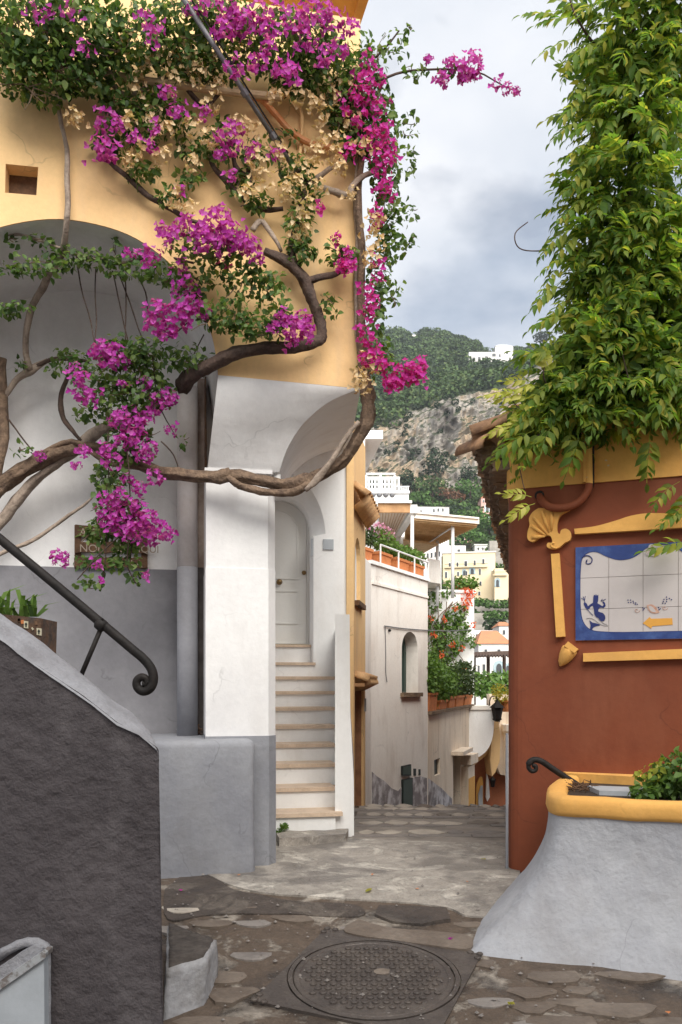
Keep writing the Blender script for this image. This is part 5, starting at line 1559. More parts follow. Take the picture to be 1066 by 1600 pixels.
bm = B(); slab(bm, AP, [AP.sz(x, y) for x, y in [(791, 1122), (795, 1122), (795, 1130), (791, 1130)]], .66, .7); obj('wall_lamp_box', bm, dgreen, ah)
bm = B(); tube(bm, [AP.at(792, 1136, .6), AP.at(794, 1260, .6)], .05, 8); obj('down_pipe', bm, cream, ah)
bm = B(); lathe(bm, AP.at(792, 1142, .6), [(.05, -.08), (.1, .0), (.12, .12), (.12, .14)], 10); obj('pipe_hopper', bm, cream, ah)
bm = B(); pbox(bm, AP, AP.sz(729, 1100)[0], AP.sz(769, 1100)[0], -.28, .8, AP.sz(750, 1106)[1] - .03, AP.sz(750, 1105)[1] + .03); obj('balcony_floor', bm, cream, ah)
def lantern(px, py, d, s, label):
    c = P(px, py, d)
    th = thing('wall_lantern', label, 'lantern', c)
    bm = B(); lathe(bm, c, [(.03 * s, -.2 * s), (.09 * s, -.16 * s), (.1 * s, -.14 * s)], 6); obj('lantern_base', bm, black, th)
    bm = B(); lathe(bm, c, [(.08 * s, -.14 * s), (.12 * s, .08 * s)], 6); obj('lantern_glass', bm, glassp if s > 1.4 else black, th)
    bm = B(); lathe(bm, c, [(.15 * s, .08 * s), (.13 * s, .11 * s), (.05 * s, .18 * s), (.02 * s, .24 * s)], 6); obj('lantern_cap', bm, black, th)
    bm = B(); tube(bm, smooth_line([c + Vector((0, 0, .22 * s)), c + Vector((-.02 * s, .05, .30 * s)), c + Vector((-.1 * s, .15, .28 * s)), c + Vector((-.12 * s, .25, .1 * s))], 4), .012 * s, 6); obj('lantern_bracket', bm, black, th)
lantern(777, 1112, 16.6, 1.0, 'dark lantern hanging at the corner of the white balcony')
lantern(770, 1222, 17.8, .55, 'small black lantern on the red-brown passage wall')
# yellow pot plant and pot at the corner
c = P(784, 1085, 16.8)
yp = thing('yellow_shrub', 'yellow flowering shrub in a pot at the balcony corner', 'shrub', (c.x, c.y, c.z - .25))
link_mesh('foliage', bush_mesh('foliage', [(c, (.16, .2, .2), 160), (P(777, 1080, 16.6), (.12, .1, .16), 60)], .06), bushy, yp)
bm = B(); lathe(bm, (c.x + .1, c.y, c.z - .3), [(.08, -.05), (.11, .14), (.13, .15), (.13, .18), (.09, .18)], 14); obj('pot', bm, terra, yp)
# ---------------------------------------------------------------- rose-covered wall behind the boxes
RP = Plane(P(660, 1000, 17.4).x, 17.4, 10)
q_end = RP.sz(741, 1000)[0]
zrt = RP.sz(700, 926)[1]
rh = thing('rose_terrace_house', 'white terrace block behind the lane wall, covered by a climbing rose', 'house', RP.w(.6, .2, -1))
bm = B(); pbox(bm, RP, -.6, q_end, 0, 3.0, -2, zrt); obj('wall', bm, whitec, rh)
bm = B(); pbox(bm, RP, -.6, q_end + .03, -.04, 3.0, zrt + .001, zrt + .06); obj('coping', bm, whitec, rh)
ro = thing('climbing_rose', 'climbing rose with coral flowers covering the white terrace block', 'climbing rose', RP.at(690, 1060))
bl = []
for px, py, rx, rz_, n in ((680, 945, .14, .16, 60), (675, 975, .14, .2, 110), (690, 990, .22, .22, 190), (705, 970, .2, .2, 170), (718, 955, .17, .17, 110), (722, 978, .14, .2, 100), (680, 1010, .2, .22, 170), (700, 1015, .24, .22, 200), (716, 1005, .15, .2, 110), (685, 1040, .2, .22, 150), (702, 1045, .22, .18, 160), (731, 990, .1, .16, 40), (728, 1055, .1, .08, 24), (737, 1000, .12, .07, 22), (672, 930, .12, .06, 30), (695, 928, .2, .04, 34), (742, 1006, .08, .05, 12), (728, 1040, .07, .09, 16)):
    p = RP.at(px, py, -.12)
    bl.append((p, (rx, .12, rz_), n))
link_mesh('foliage', bush_mesh('foliage', bl, .075), bushm, ro)
bm = B()
for k in range(9):
    x0 = random.uniform(672, 715)
    pts = [RP.at(x0 + random.uniform(-4, 4), 1075, -.06)] + [RP.at(x0 + random.uniform(-14, 18), y, -.08) for y in (1040, 1000, 965, 940)]
    tube(bm, smooth_line(pts, 4), .01, 5)
obj('stem', bm, bark, ro)
for i, (px, py) in enumerate(((695, 968), (711, 950), (707, 1006), (722, 1013), (726, 1048), (674, 966), (739, 976), (690, 1023), (678, 992))):
    me = bush_mesh('flower', [(RP.at(px, py, -.3), (.06, .06, .06), 22)], .05, .1)
    link_mesh('flower', me, petalo, ro)
c = RP.at(726, 918, .1)
gp = thing('potted_geranium', 'terracotta trough with green plant and hanging coral flowers on the terrace edge', 'potted plant', (c.x, c.y, zrt + .06))
bm = B(); a = RP.at(716, 920, .08); hexa(bm, [RP.w(RP.sz(x, 900)[0], t, z) for z in (zrt + .062, zrt + .2) for x, t in ((717, 0), (733, 0), (733, .2), (717, .2))]); obj('trough', bm, terra, gp)
link_mesh('foliage', bush_mesh('foliage', [(RP.at(712, 912, .1), (.22, .2, .13), 150), (RP.at(728, 911, .1), (.26, .2, .14), 200), (RP.at(739, 914, .1), (.14, .14, .07), 50)], .08), bushm, gp)
link_mesh('blossom', bush_mesh('blossom', [(RP.at(730, 936, -.12), (.12, .08, .2), 90), (RP.at(737, 928, -.12), (.1, .08, .1), 50), (RP.at(728, 948, -.1), (.05, .05, .13), 30)], .055, .1), petalo, gp)
# ---------------------------------------------------------------- roof terrace house with canopies
ch = thing('canopy_house', 'white roof terrace building with timber-ceiled canopies on slim posts', 'house', P(620, 900, 15.5))
def flat(bm, pts, z0, z1): prism(bm, [(P(px, 0, d).x, d) for px, d in pts], z0, z1)
zc1 = 4.52
bm = B(); flat(bm, [(560, 15.0), (592, 15.0), (600, 18.5), (545, 18.5)], 2.0, zc1 + .1); obj('white_wall', bm, whitec, ch)
bm = B(); flat(bm, [(592.2, 14.0), (639, 14.0), (617, 16.3), (593, 16.3)], zc1, zc1 + .03); can = obj('panelled_ceiling', bm, mat('pale_ceiling', (.72, .62, .52), (.66, .56, .47), scale=3, bump=0.05), ch)
for k in range(9):
    bm = B(); a = .03 + .105 * k
    x0, x1 = P(592.2, 0, 14).x, P(639, 0, 14).x
    xa = x0 + (x1 - x0) * a; xb0, xb1 = P(593, 0, 16.3).x, P(617, 0, 16.3).x; xb = xb0 + (xb1 - xb0) * a
    hexa(bm, [(xa - .004, 14.02, zc1 - .012), (xa + .004, 14.02, zc1 - .012), (xb + .004, 16.28, zc1 - .012), (xb - .004, 16.28, zc1 - .012), (xa - .004, 14.02, zc1 - .001), (xa + .004, 14.02, zc1 - .001), (xb + .004, 16.28, zc1 - .001), (xb - .004, 16.28, zc1 - .001)])
    obj('ceiling_batten', bm, woodp, can)
bm = B(); flat(bm, [(591, 13.95), (641, 13.95), (641, 14.0), (591, 14.0)], zc1 - .03, zc1 + .12); obj('front_fascia', bm, woodp, ch)
bm = B(); flat(bm, [(590, 13.9), (644, 13.9), (620, 16.6), (590, 16.6)], zc1 + .121, zc1 + .16); obj('canopy_roof', bm, whitec, ch)
bm = B(); a, b = P(641, 0, 14.0), P(615, 0, 16.5); hexa(bm, [(a.x, a.y, zc1 - .03), (a.x + .12, a.y, zc1 - .03), (b.x + .12, b.y, zc1 - .03), (b.x, b.y, zc1 - .03), (a.x, a.y, zc1 + .11), (a.x + .12, a.y, zc1 + .11), (b.x + .12, b.y, zc1 + .11), (b.x, b.y, zc1 + .11)]); obj('side_beam', bm, whitec, ch)
bm = B(); flat(bm, [(600, 16.3), (632, 16.3), (634, 18.6), (600, 18.6)], 2.2, zc1 - .02); obj('rear_wall', bm, whitec, ch)
bm = B(); box(bm, P(641.5, 0, 14.1).x, P(646.5, 0, 14.1).x, 14.05, 14.12, 2.6, zc1); obj('post', bm, wpaint, ch)
bm = B(); flat(bm, [(636, 14.8), (746, 15.4), (687, 17.3), (632, 16.9)], zc1 + .02, zc1 + .05); rc = obj('reed_ceiling', bm, lattice, ch)
for k in range(16):
    s = (k + .5) / 16
    a = Vector((P(636, 0, 14.8).x, 14.8, 0)).lerp(Vector((P(632, 0, 16.9).x, 16.9, 0)), s); b = Vector((P(746, 0, 15.4).x, 15.4, 0)).lerp(Vector((P(687, 0, 17.3).x, 17.3, 0)), s)
    bm = B(); tube(bm, [(a.x, a.y, zc1 + .015), (b.x, b.y, zc1 + .015)], .022, 5); obj('reed', bm, lattice, rc)
bm = B(); flat(bm, [(634, 14.75), (749, 15.35), (745, 15.5), (634, 14.9)], zc1 + .051, zc1 + .13); obj('roof_edge', bm, cream, ch)
bm = B(); flat(bm, [(634, 14.7), (749, 15.3), (692, 17.5), (632, 17.1)], zc1 + .131, zc1 + .16); obj('reed_canopy_roof', bm, cream, ch)
bm = B(); flat(bm, [(630, 15.9), (684, 16.4), (650, 18.0), (630, 18.0)], zc1 - .17, zc1 - .13); obj('lower_reed_ceiling', bm, lattice, ch)
for px, d, r in ((707.5, 15.35, .032), (683.5, 16.9, .032), (661, 17.4, .018)):
    c = P(px, 0, d); bm = B(); tube(bm, [(c.x, d, 3.2), (c.x, d, zc1 + .02)], r, 8); obj('post', bm, wpaint, ch, smooth=True)
bm = B(); a, b = P(707, 824, 15.35), P(668, 849, 17.2); tube(bm, [a, b], .016, 6); obj('brace', bm, wpaint, ch)
bm = B(); flat(bm, [(668, 16.2), (688, 16.5), (690, 19), (668, 19)], zrt + .07, EZ + (HY - 872) / F * 16.2); obj('side_wall', bm, cream, ch)
# white block with balustrade above it
wb = thing('balustrade_house', 'white flat-roofed block with slatted white balustrade on its roof', 'house', P(600, 860, 22))
bm = B(); flat(bm, [(560, 22), (639, 22), (636, 26), (560, 26)], 3.0, EZ + (HY - 770) / F * 22); obj('wall', bm, whitec, wb)
zl, zh_ = EZ + (HY - 769) / F * 22, EZ + (HY - 748) / F * 22
for k in range(11):
    px = 571 + k * 5.2; c = P(px, 0, 22.05)
    bm = B(); box(bm, c.x - .025, c.x + .025, 22.03, 22.07, zl + .03, zh_); obj('baluster', bm, wpaint, wb)
bm = B(); box(bm, P(567, 0, 22).x, P(625, 0, 22).x, 22.02, 22.1, zh_ + .001, zh_ + .06); obj('top_rail', bm, wpaint, wb)
bm = B(); box(bm, P(564, 0, 22).x, P(640, 0, 22).x, 21.95, 22.15, zl - .04, zl + .03); obj('bottom_rail', bm, wpaint, wb)
for k in range(6):
    c = P(622 + k * 3.2, 0, 22); bm = B(); box(bm, c.x - .012, c.x + .012, 22.03, 22.06, zl + .03, EZ + (HY - 760) / F * 22); obj('baluster', bm, wpaint, wb)
bm = B(); box(bm, P(620, 0, 22).x, P(640, 0, 22).x, 22.02, 22.08, EZ + (HY - 760) / F * 22, EZ + (HY - 759) / F * 22); obj('short_rail', bm, wpaint, wb)
for k in range(5):
    y = 741 + k * 1.5; bm = B(); box(bm, P(572, 0, 23).x, P(618, 0, 23).x, 23 + k * .5, 23.08 + k * .5, EZ + (HY - y) / F * 23, EZ + (HY - y) / F * 23 + .04); obj('pergola_slat', bm, wpaint, wb)
for px in (572, 595, 617):
    bm = B(); box(bm, P(px, 0, 23).x - .03, P(px, 0, 23).x + .03, 23.0, 23.06, zl, EZ + (HY - 742) / F * 23); obj('pergola_post', bm, wpaint, wb)
for k in range(5):
    c = P(573 + k * 10, 773, 21.99); bm = B(); lathe(bm, c, [(.07, 0), (.05, .04), (.01, .05)], 10, Vector((0, -1, 0))); obj('drain_spout', bm, steel, wb)
# ---------------------------------------------------------------- hillside: terraces, cliff band, wooded ridge
HPR = [(120, -14), (143, -8), (182, 5), (215, 20), (260, 39), (338, 70), (384, 90), (406, 120), (430, 147), (520, 190), (676, 270), (880, 372), (930, 388), (1050, 380), (1400, 300)]
def hp(s):
    k = s * (len(HPR) - 1); i = min(int(k), len(HPR) - 2); f = k - i
    return tuple(a + (b - a) * f for a, b in zip(HPR[i], HPR[i + 1]))
def hprof(d):
    for (a, za), (b, zb) in zip(HPR, HPR[1:]):
        if d <= b: return za + (zb - za) * (d - a) / (b - a)
    return HPR[-1][1]
def skyline(x, d):
    """the ridge is highest straight ahead and sinks to the right"""
    k = max(0.0, min(1.0, (d - 480) / 400))
    return -k * (14 * max(0, min(1.6, (x - 92) / 45)) + 5 * max(0, (50 - x) / 60)) + k * 3 * noise.noise(Vector((x * .03, 2, 0)))
def hill_pt(x, s):
    d, z = hp(s)
    n = noise.fractal(Vector((x * .012, d * .012, 1)), .9, 2.0, 4)
    cl = max(0.0, 1 - abs(d - 408) / 42)                 # the cliff: ridged relief in and out
    d2 = d + 9 * n + 20 * noise.noise(Vector((x * .011, 0, 5)))
    if cl > 0:
        rg = abs(noise.noise(Vector((x * .055, z * .02, 3)))) * 2 + abs(noise.noise(Vector((x * .15, z * .1, 6)))) + .7 * noise.noise(Vector((x * .4, z * .3, 2)))
        rg += .35 * abs(noise.noise(Vector((x * .9, z * .35, 4)))) + .45 * abs(noise.noise(Vector((x * .33, z * .12, 9))))
        d2 += cl * 9 * (rg - 1.0)
    z2 = z + 3 * n + skyline(x, d) + cl * 5 * noise.noise(Vector((x * .05, z * .06, 8)))
    z2 += max(0.0, 1 - abs(d - 432) / 70) * (0.34 * (x - 48) + 10 * noise.noise(Vector((x * .03, 1, 1))))
    return Vector((x, d2, z2))
rows = []
S = 230
nseg = len(HPR) - 1
ss = []
for k in range(nseg):
    m_ = 44 if 384 <= HPR[k][0] < 430 else (26 if HPR[k][0] == 338 else 15)
    ss += [(k + i / m_) / nseg for i in range(m_)]
xs_ = [-220, -190, -160, -130, -100, -80, -60, -45, -30] + [-20 + 1.25 * i for i in range(150)] + [170 + 6 * i for i in range(30)]
for s in ss + [1.0]:
    rows.append([hill_pt(x, s) for x in xs_])
bm = B(); loft(bm, rows)
hillm = bpy.data.materials.new('hillside_ground'); hillm.use_nodes = True
t = hillm.node_tree; b = t.nodes['Principled BSDF']; L = t.links.new
g = nd(t, 'ShaderNodeNewGeometry'); sx = nd(t, 'ShaderNodeSeparateXYZ'); L(g.outputs['True Normal'], sx.inputs[0])
rk1 = nd(t, 'ShaderNodeTexNoise', Scale=.05, Detail=9.0, Roughness=.62); mpx = nd(t, 'ShaderNodeMapping'); mpx.inputs['Scale'].default_value = (1, 1, .45)
L(g.outputs['Position'], mpx.inputs['Vector']); L(mpx.outputs['Vector'], rk1.inputs['Vector'])
rr = nd(t, 'ShaderNodeValToRGB')
for p, c in ((.34, (.17, .145, .12)), (.42, (.40, .36, .32)), (.50, (.60, .54, .47)), (.57, (.68, .52, .36))):
    e = rr.color_ramp.elements.new(p); e.color = (*c, 1)
rr.color_ramp.elements.remove(rr.color_ramp.elements[0]); rr.color_ramp.elements[-1].color = (.62, .42, .26, 1)
L(rk1.outputs['Fac'], rr.inputs['Fac'])
gn = nd(t, 'ShaderNodeTexNoise', Scale=.08, Detail=6.0); L(g.outputs['Position'], gn.inputs['Vector'])
gr = nd(t, 'ShaderNodeValToRGB'); gr.color_ramp.elements[0].position = .35; gr.color_ramp.elements[0].color = (.035, .055, .022, 1); gr.color_ramp.elements[1].position = .7; gr.color_ramp.elements[1].color = (.12, .13, .06, 1)
L(gn.outputs['Fac'], gr.inputs['Fac'])
sl_ = nd(t, 'ShaderNodeMapRange'); sl_.inputs['From Min'].default_value, sl_.inputs['From Max'].default_value = .62, .84
ad = nd(t, 'ShaderNodeMath'); ad.operation = 'MULTIPLY_ADD'; ad.inputs[1].default_value = .3; L(gn.outputs['Fac'], ad.inputs[0]); L(sx.outputs['Z'], ad.inputs[2])
L(ad.outputs[0], sl_.inputs['Value'])
mm = nd(t, 'ShaderNodeMixRGB'); L(sl_.outputs['Result'], mm.inputs['Fac']); L(rr.outputs['Color'], mm.inputs[1]); L(gr.outputs['Color'], mm.inputs[2]); L(mm.outputs['Color'], b.inputs['Base Color'])
bu = nd(t, 'ShaderNodeBump', Strength=1.0, Distance=5.0); rk2 = nd(t, 'ShaderNodeTexNoise', Scale=.45, Detail=8.0, Roughness=.7); L(mpx.outputs['Vector'], rk2.inputs['Vector']); L(rk2.outputs['Fac'], bu.inputs['Height']); L(bu.outputs['Normal'], b.inputs['Normal'])
b.inputs['Roughness'].default_value = .95
for f in bm.faces: f.smooth = False
hill = obj('hillside', bm, hillm); hill['kind'] = 'structure'
# find the ground under a place on the hill
from mathutils.bvhtree import BVHTree
hb = BVHTree.FromObject(hill, bpy.context.evaluated_depsgraph_get())
hoff = Vector(hill.location)
def hill_z(x, y):
    r = hb.ray_cast(Vector((x, y, 2000)) - hoff, Vector((0, 0, -1)))
    return (r[0].z + hoff.z, r[1].z) if r[0] is not None else (None, 0)
def hill_ray(px, py):
    o_ = Vector((0, 0, EZ)); dv = (P(px, py, 1.0) - o_).normalized()
    r = hb.ray_cast(o_ - hoff, dv)
    return r[0] + hoff if r[0] is not None else P(px, py, 300)
# the wood on the slopes: tufted crowns
TV = np.array([(-.5, -.5, 0), (.5, -.5, .12), (.5, .5, 0), (-.5, .5, .12)]); TF = np.array([(0, 1, 2), (0, 2, 3)])
def crown(c, rad, n, leaf):
    p, d = ball_points(n, c, rad, .55)
    p[:, 2] = np.maximum(p[:, 2], c[2] - rad[2] * .75)
    return scatter(TV, TF, p, frames(rand_dirs(n), d + rand_dirs(n, (0, 0, .5), .45)), leaf * RNG.uniform(.6, 1.3, n))
def wood(name, label, spec, m):
    V, Fc, o = [], [], 0
    cnt = 0
    for dmin, dmax, x0, x1, n, r0, r1, zmin in spec:
        k = 0; tries = 0
        while k < n and tries < n * 8:
            tries += 1
            s = RNG.random() ** .8
            d = dmin + (dmax - dmin) * s
            x = d * RNG.uniform(x0, x1)
            z, nz = hill_z(x, d)
            if z is None or nz < zmin: continue
            ppx, ppy = CX + F * x / d, HY - F * (z + 3 - EZ) / d
            if any(a < ppx < b and c < ppy < e and d < dd for a, b, c, e, dd in CLEAR): continue
            r = RNG.uniform(r0, r1)
            v, f = crown(np.array((x, d, z + r * .45)), (r, r, r * .85), int(38 + 16 * r), .42 * r ** .5 * 1.3)
            V.append(v); Fc.append(f + o); o += len(v); k += 1
    me = raw_mesh(name, np.concatenate(V), np.concatenate(Fc))
    ob = link_mesh(name, me, m, kind='stuff'); tag(ob, label, 'woodland')
    return ob
XL, XR = -.02, .36
# building plots kept free of trees: px range, py range, nearer than
CLEAR = [(731, 804, 545, 574, 900), (636, 664, 522, 534, 925), (686, 800, 862, 948, 240), (748, 776, 776, 826, 335), (640, 708, 788, 816, 262), (708, 770, 834, 870, 300), (686, 732, 850, 880, 280), (735, 800, 935, 1070, 215)]
wood('hillside_wood', 'dense mixed woodland covering the slopes of the hill', [(432, 940, XL, XR, 2300, 2.6, 8.2, .45), (160, 390, .03, .30, 420, 1.6, 4.0, .6)], farleaf)
wood('hillside_dark_wood', 'darker evergreen trees scattered through the hill woodland', [(440, 900, XL, XR, 420, 4, 8.5, .45), (200, 390, .03, .30, 60, 2, 4.5, .6), (392, 440, XL, XR, 110, 1.0, 2.4, .0)], farleafd)
wood('terrace_greenery', 'bright green shrubs and vines on the terraces below the cliff', [(160, 360, .08, .24, 300, 1.2, 3.0, .55)], farleafg)
def far_tree(name, label, px, py, h, w, m, group=None, umbrella=False, n=420):
    """py is the foot; h and w in metres"""
    c = hill_ray(px, py)
    th = thing(name, label, 'tree', c, group)
    bm = B(); tube(bm, [c - Vector((0, 0, 1)), c + Vector((0, 0, h * .45)), c + Vector((.2, 0, h * .8))], [h * .035, h * .028, h * .015], 6)
    if umbrella:
        for a in range(6):
            tube(bm, [c + Vector((0, 0, h * .6)), c + Vector((math.cos(a) * w * .3, math.sin(a) * w * .3, h * .85))], [.18, .1], 5)
    obj('trunk', bm, barkd, th)
    V, Fc, o = [], [], 0
    blobs = [((0, 0, h * .9), (w * .5, w * .5, h * .13))] + [((math.cos(a) * w * .25, math.sin(a) * w * .25, h * random.uniform(.86, .97)), (w * .26, w * .26, h * .10)) for a in range(6)] if umbrella else \
        [((random.uniform(-.25, .25) * w, random.uniform(-.25, .25) * w, h * random.uniform(.4, .8)), (w * .32, w * .32, h * .22)) for _ in range(7)]
    for q, rad in blobs:
        v, f = crown(np.array(c) + np.array(q), rad, n // len(blobs), .16 * w ** .5 * 1.5)
        V.append(v); Fc.append(f + o); o += len(v)
    link_mesh('crown', raw_mesh('crown', np.concatenate(V), np.concatenate(Fc)), m, th)
far_tree('umbrella_pine', 'umbrella pine standing alone on the ridge right of the villa', 849, 562, 24, 20, farleafd, umbrella=True, n=700)
for px, py, h, w, lab, m in ((640, 778, 14, 11, 'dark round tree at the cliff foot above the balustrade', farleafd), (681, 762, 17, 14, 'dark bushy tree at the cliff foot in the middle', farleafd), (732, 762, 11, 9, 'dark pointed tree at the cliff foot on the right', farleafd),
        (676, 788, 13, 17, 'grey-green spreading tree below the cliff', farleaf), (706, 792, 9, 12, 'russet brown tree below the cliff', farleafr), (735, 790, 13, 13, 'bright green rounded tree below the cliff', farleafg), (655, 800, 9, 12, 'pale green tree beside the white balustrade roof', farleafg),
        (758, 800, 11, 14, 'green tree left of the pink house', farleaf), (742, 830, 9, 14, 'green bushy tree under the pink house', farleafg), (765, 845, 9, 13, 'green tree on the terrace above the yellow hotel', farleafg), (735, 858, 7, 10, 'small green tree left of the terraces above the hotel', farleafg)):
    far_tree('hillside_tree', lab, px, py, h, w, m, 'single trees below the cliff')
# far buildings
pinkw = mat('pink_wash', (.66, .40, .34), (.58, .34, .30), scale=.2, bump=0); hotw = mat('pale_yellow_wash', (.78, .65, .44), (.72, .59, .39), scale=.15, bump=0, fine=0); shut = mat('dark_window', (.06, .065, .07), bump=0, fine=0, rough=.3)
farw = mat('far_white_wash', (.74, .72, .69), (.66, .64, .61), scale=.15, bump=0, fine=0); orng = mat('far_clay_roof', (.50, .22, .11), (.42, .19, .11), scale=.5, bump=0, fine=.1); stonew = mat('terrace_stone', (.36, .33, .29), (.27, .25, .22), scale=.4, bump=.3, bscale=2, fine=.2)
dv = hill_ray(752, 575).y - 4; dv2 = hill_ray(788, 570).y - 4
def far_house(name, label, px0, px1, y0, y1, d, depth, wall, yaw=0, roof=None, roofh=0, wins=(), arches=(), ledges=(), group=None, cat='house', below=12):
    pl_ = Plane(P(px0, 0, d).x, d, yaw)
    qe = pl_.sz(px1, 1000)[0]
    zt, zb = EZ + (HY - y0) / F * d, EZ + (HY - y1) / F * d
    th = thing(name, label, cat, pl_.w(qe / 2, depth / 2, zb), group)
    bm = B(); pbox(bm, pl_, 0, qe, 0, depth, zb - below, zt); obj('wall', bm, wall, th)
    if roof:
        bm = B(); e = .25
        a = [pl_.w(q, t, zt + .01) for q, t in ((-e, -e), (qe + e, -e), (qe + e, depth + e), (-e, depth + e))]
        if roofh:
            b = [pl_.w(q, t, zt + roofh) for q, t in ((qe * .25, depth * .5), (qe * .75, depth * .5), (qe * .75, depth * .55), (qe * .25, depth * .55))]
        else:
            b = [p + Vector((0, 0, .35)) for p in a]
        hexa(bm, a + b); obj('roof', bm, roof, th)
    k = d / 1300
    for x0, ya, x1, yb in wins:
        bm = B(); slab(bm, pl_, [pl_.sz(x0, ya), pl_.sz(x1, ya), pl_.sz(x1, yb), pl_.sz(x0, yb)], -.12, .05); w = obj('window', bm, farw, th)
        bm = B(); sx_, sy_ = (x1 - x0) * .16, (yb - ya) * .1; slab(bm, pl_, [pl_.sz(x0 + sx_, ya + sy_), pl_.sz(x1 - sx_, ya + sy_), pl_.sz(x1 - sx_, yb), pl_.sz(x0 + sx_, yb)], -.16, -.1); obj('pane', bm, shut, w)
    for x0, ya, x1, yb in arches:
        c = (x0 + x1) / 2; r = (x1 - x0) / 2
        pts = [(x1, yb)] + [(c + r * math.cos(math.pi * i / 8), ya + r - r * math.sin(math.pi * i / 8)) for i in range(9)] + [(x0, yb)]
        bm = B(); slab(bm, pl_, [pl_.sz(*p) for p in pts], -.12, .05); w = obj('arched_window', bm, glassp, th)
        pts2 = [(c + (x - c) * .5, yb + (y - yb) * .8) for x, y in pts]
        bm = B(); slab(bm, pl_, [pl_.sz(*p) for p in pts2], -.18, -.1); obj('pane', bm, shut, w)
    for x0, x1, y in ledges:
        bm = B(); qa, zz1 = pl_.sz(x0, y); qb = pl_.sz(x1, y)[0]; pbox(bm, pl_, qa, qb, -.7, .0, zz1 - .12, zz1 + .12); ld = obj('balcony', bm, wall, th)
        bm = B(); pbox(bm, pl_, qa, qb, -.7, -.64, zz1 + .75, zz1 + .85); obj('balcony_rail', bm, black, ld)
    return th
hw = [(701, 879, 705, 887), (713, 878, 717, 887), (725, 876, 731, 885), (740, 875, 744, 883), (753, 873, 758, 881), (695, 893, 699.5, 903), (714, 893, 718, 900), (727, 892, 731, 899), (748, 888, 752, 898), (696, 913, 699, 918), (749, 908, 753, 915), (768, 891, 770, 899), (747, 924, 751, 930)]
far_house('yellow_hotel', 'large pale yellow hotel with balconies on the hillside terraces', 692, 774, 865, 946, 235, 14, hotw, yaw=-9, roof=farw, wins=hw, arches=[(733, 886, 743, 897), (722, 889, 729, 899)], ledges=[(695, 762, 887)], cat='hotel')
far_house('hotel_annexe', 'low yellow annexe with arched window right of the large hotel', 773, 800, 888, 926, 226, 12, hotw, yaw=-4, arches=[(773, 903, 782, 917)], ledges=[(770, 792, 899)], cat='house')
far_house('pink_house', 'tall narrow pink house with arched white windows below the cliff', 752, 772, 778, 815, 330, 8, pinkw, roof=orng, roofh=1.5, arches=[(757, 788, 766, 800), (759, 803, 765, 812)], wins=[(754, 781, 757, 785), (766, 781, 769, 785)])
far_house('white_villa', 'white villa wing high on the ridge with terrace and dark openings', 733, 775, 550, 574, dv, 16, farw, wins=[(737, 558, 744, 564), (746, 557, 752, 564), (757, 556, 763, 562), (768, 552, 776, 557)], ledges=[(733, 775, 565)], below=25)
far_house('villa_tower', 'taller pale block of the ridge villa with two dark windows', 774, 802, 541, 569, dv2, 14, farw, roof=farw, roofh=4, wins=[(790, 548, 795, 553), (779, 553, 783, 558)], below=25)
far_house('ridge_house', 'tiny pale house at the top of the wooded hill', 640, 662, 523, 530, 925, 12, farw, below=16)
far_house('long_white_house', 'long low white house with small windows below the trees', 642, 702, 791, 808, 258, 7, farw, yaw=5, roof=farw, roofh=.8, wins=[(676, 795, 680, 800), (683, 794, 687, 799), (690, 794, 694, 799), (656, 797, 660, 802)])
far_house('rose_terrace_villa', 'pale pink villa with terraces left of the yellow hotel', 690, 728, 852, 872, 275, 10, farw, yaw=4, wins=[(696, 860, 700, 865), (705, 859, 709, 864), (714, 858, 720, 864)], ledges=[(690, 726, 868)])
far_house('balcony_block', 'white block of flats with rows of balconies behind the terrace posts', 652, 690, 858, 905, 150, 8, farw, yaw=24, wins=[(654 + 6 * k, 866 - k, 658 + 6 * k, 874 - k) for k in range(6)] + [(654 + 6 * k, 880 - k, 658 + 6 * k, 888 - k) for k in range(6)])
far_house('white_arcade_house', 'white house with arched arcade behind the brown pergola', 742, 800, 1028, 1062, 95, 8, farw, wins=[(753, 1036, 759, 1056), (746, 1038, 750, 1056)], arches=[(771, 1032, 788, 1056), (789, 1036, 797, 1056)], below=20)
far_house('orange_roof_house', 'white house with low orange tiled roof above the arcade', 748, 798, 1006, 1026, 110, 8, farw, roof=orng, roofh=2.0, wins=[(756, 1014, 762, 1021), (776, 1014, 783, 1021)], below=20)
far_house('small_white_house', 'small white house with flat orange roof at the foot of the terraces', 780, 800, 978, 1002, 140, 6, farw, roof=orng, roofh=.9, wins=[(785, 984, 790, 991)], below=25)
far_house('garage_terrace', 'pale concrete terrace with low white parapet above the orange roof', 736, 782, 985, 1004, 150, 8, farw, wins=[(742, 990, 752, 1000)], below=25)
far_house('upper_pink_villa', 'small salmon villa with three windows among trees above the hotel', 712, 738, 836, 848, 300, 8, pinkw, roof=orng, roofh=1.6, wins=[(716, 839, 719, 844), (723, 839, 726, 844), (730, 839, 733, 844)])
far_house('upper_white_villa', 'white villa with balcony tucked into the trees right above the hotel', 742, 766, 852, 866, 285, 8, farw, roof=farw, wins=[(746, 855, 749, 860), (753, 855, 756, 860), (760, 855, 763, 860)], ledges=[(742, 766, 861)])
for i, (x0, x1, y0, y1, d, lab) in enumerate(((742, 800, 938, 950, 215, 'upper stone retaining wall below the yellow hotel'), (738, 800, 958, 974, 200, 'middle grey retaining wall with vines along it'), (738, 800, 976, 988, 180, 'lowest pale retaining wall above the white houses'), (765, 800, 845, 880, 262, 'tall grey stone retaining wall above the yellow hotel'))):
    th = far_house('retaining_wall', lab, x0, x1, y0, y1, d, 2, stonew, cat='wall', group='retaining walls of the terraces', below=10)
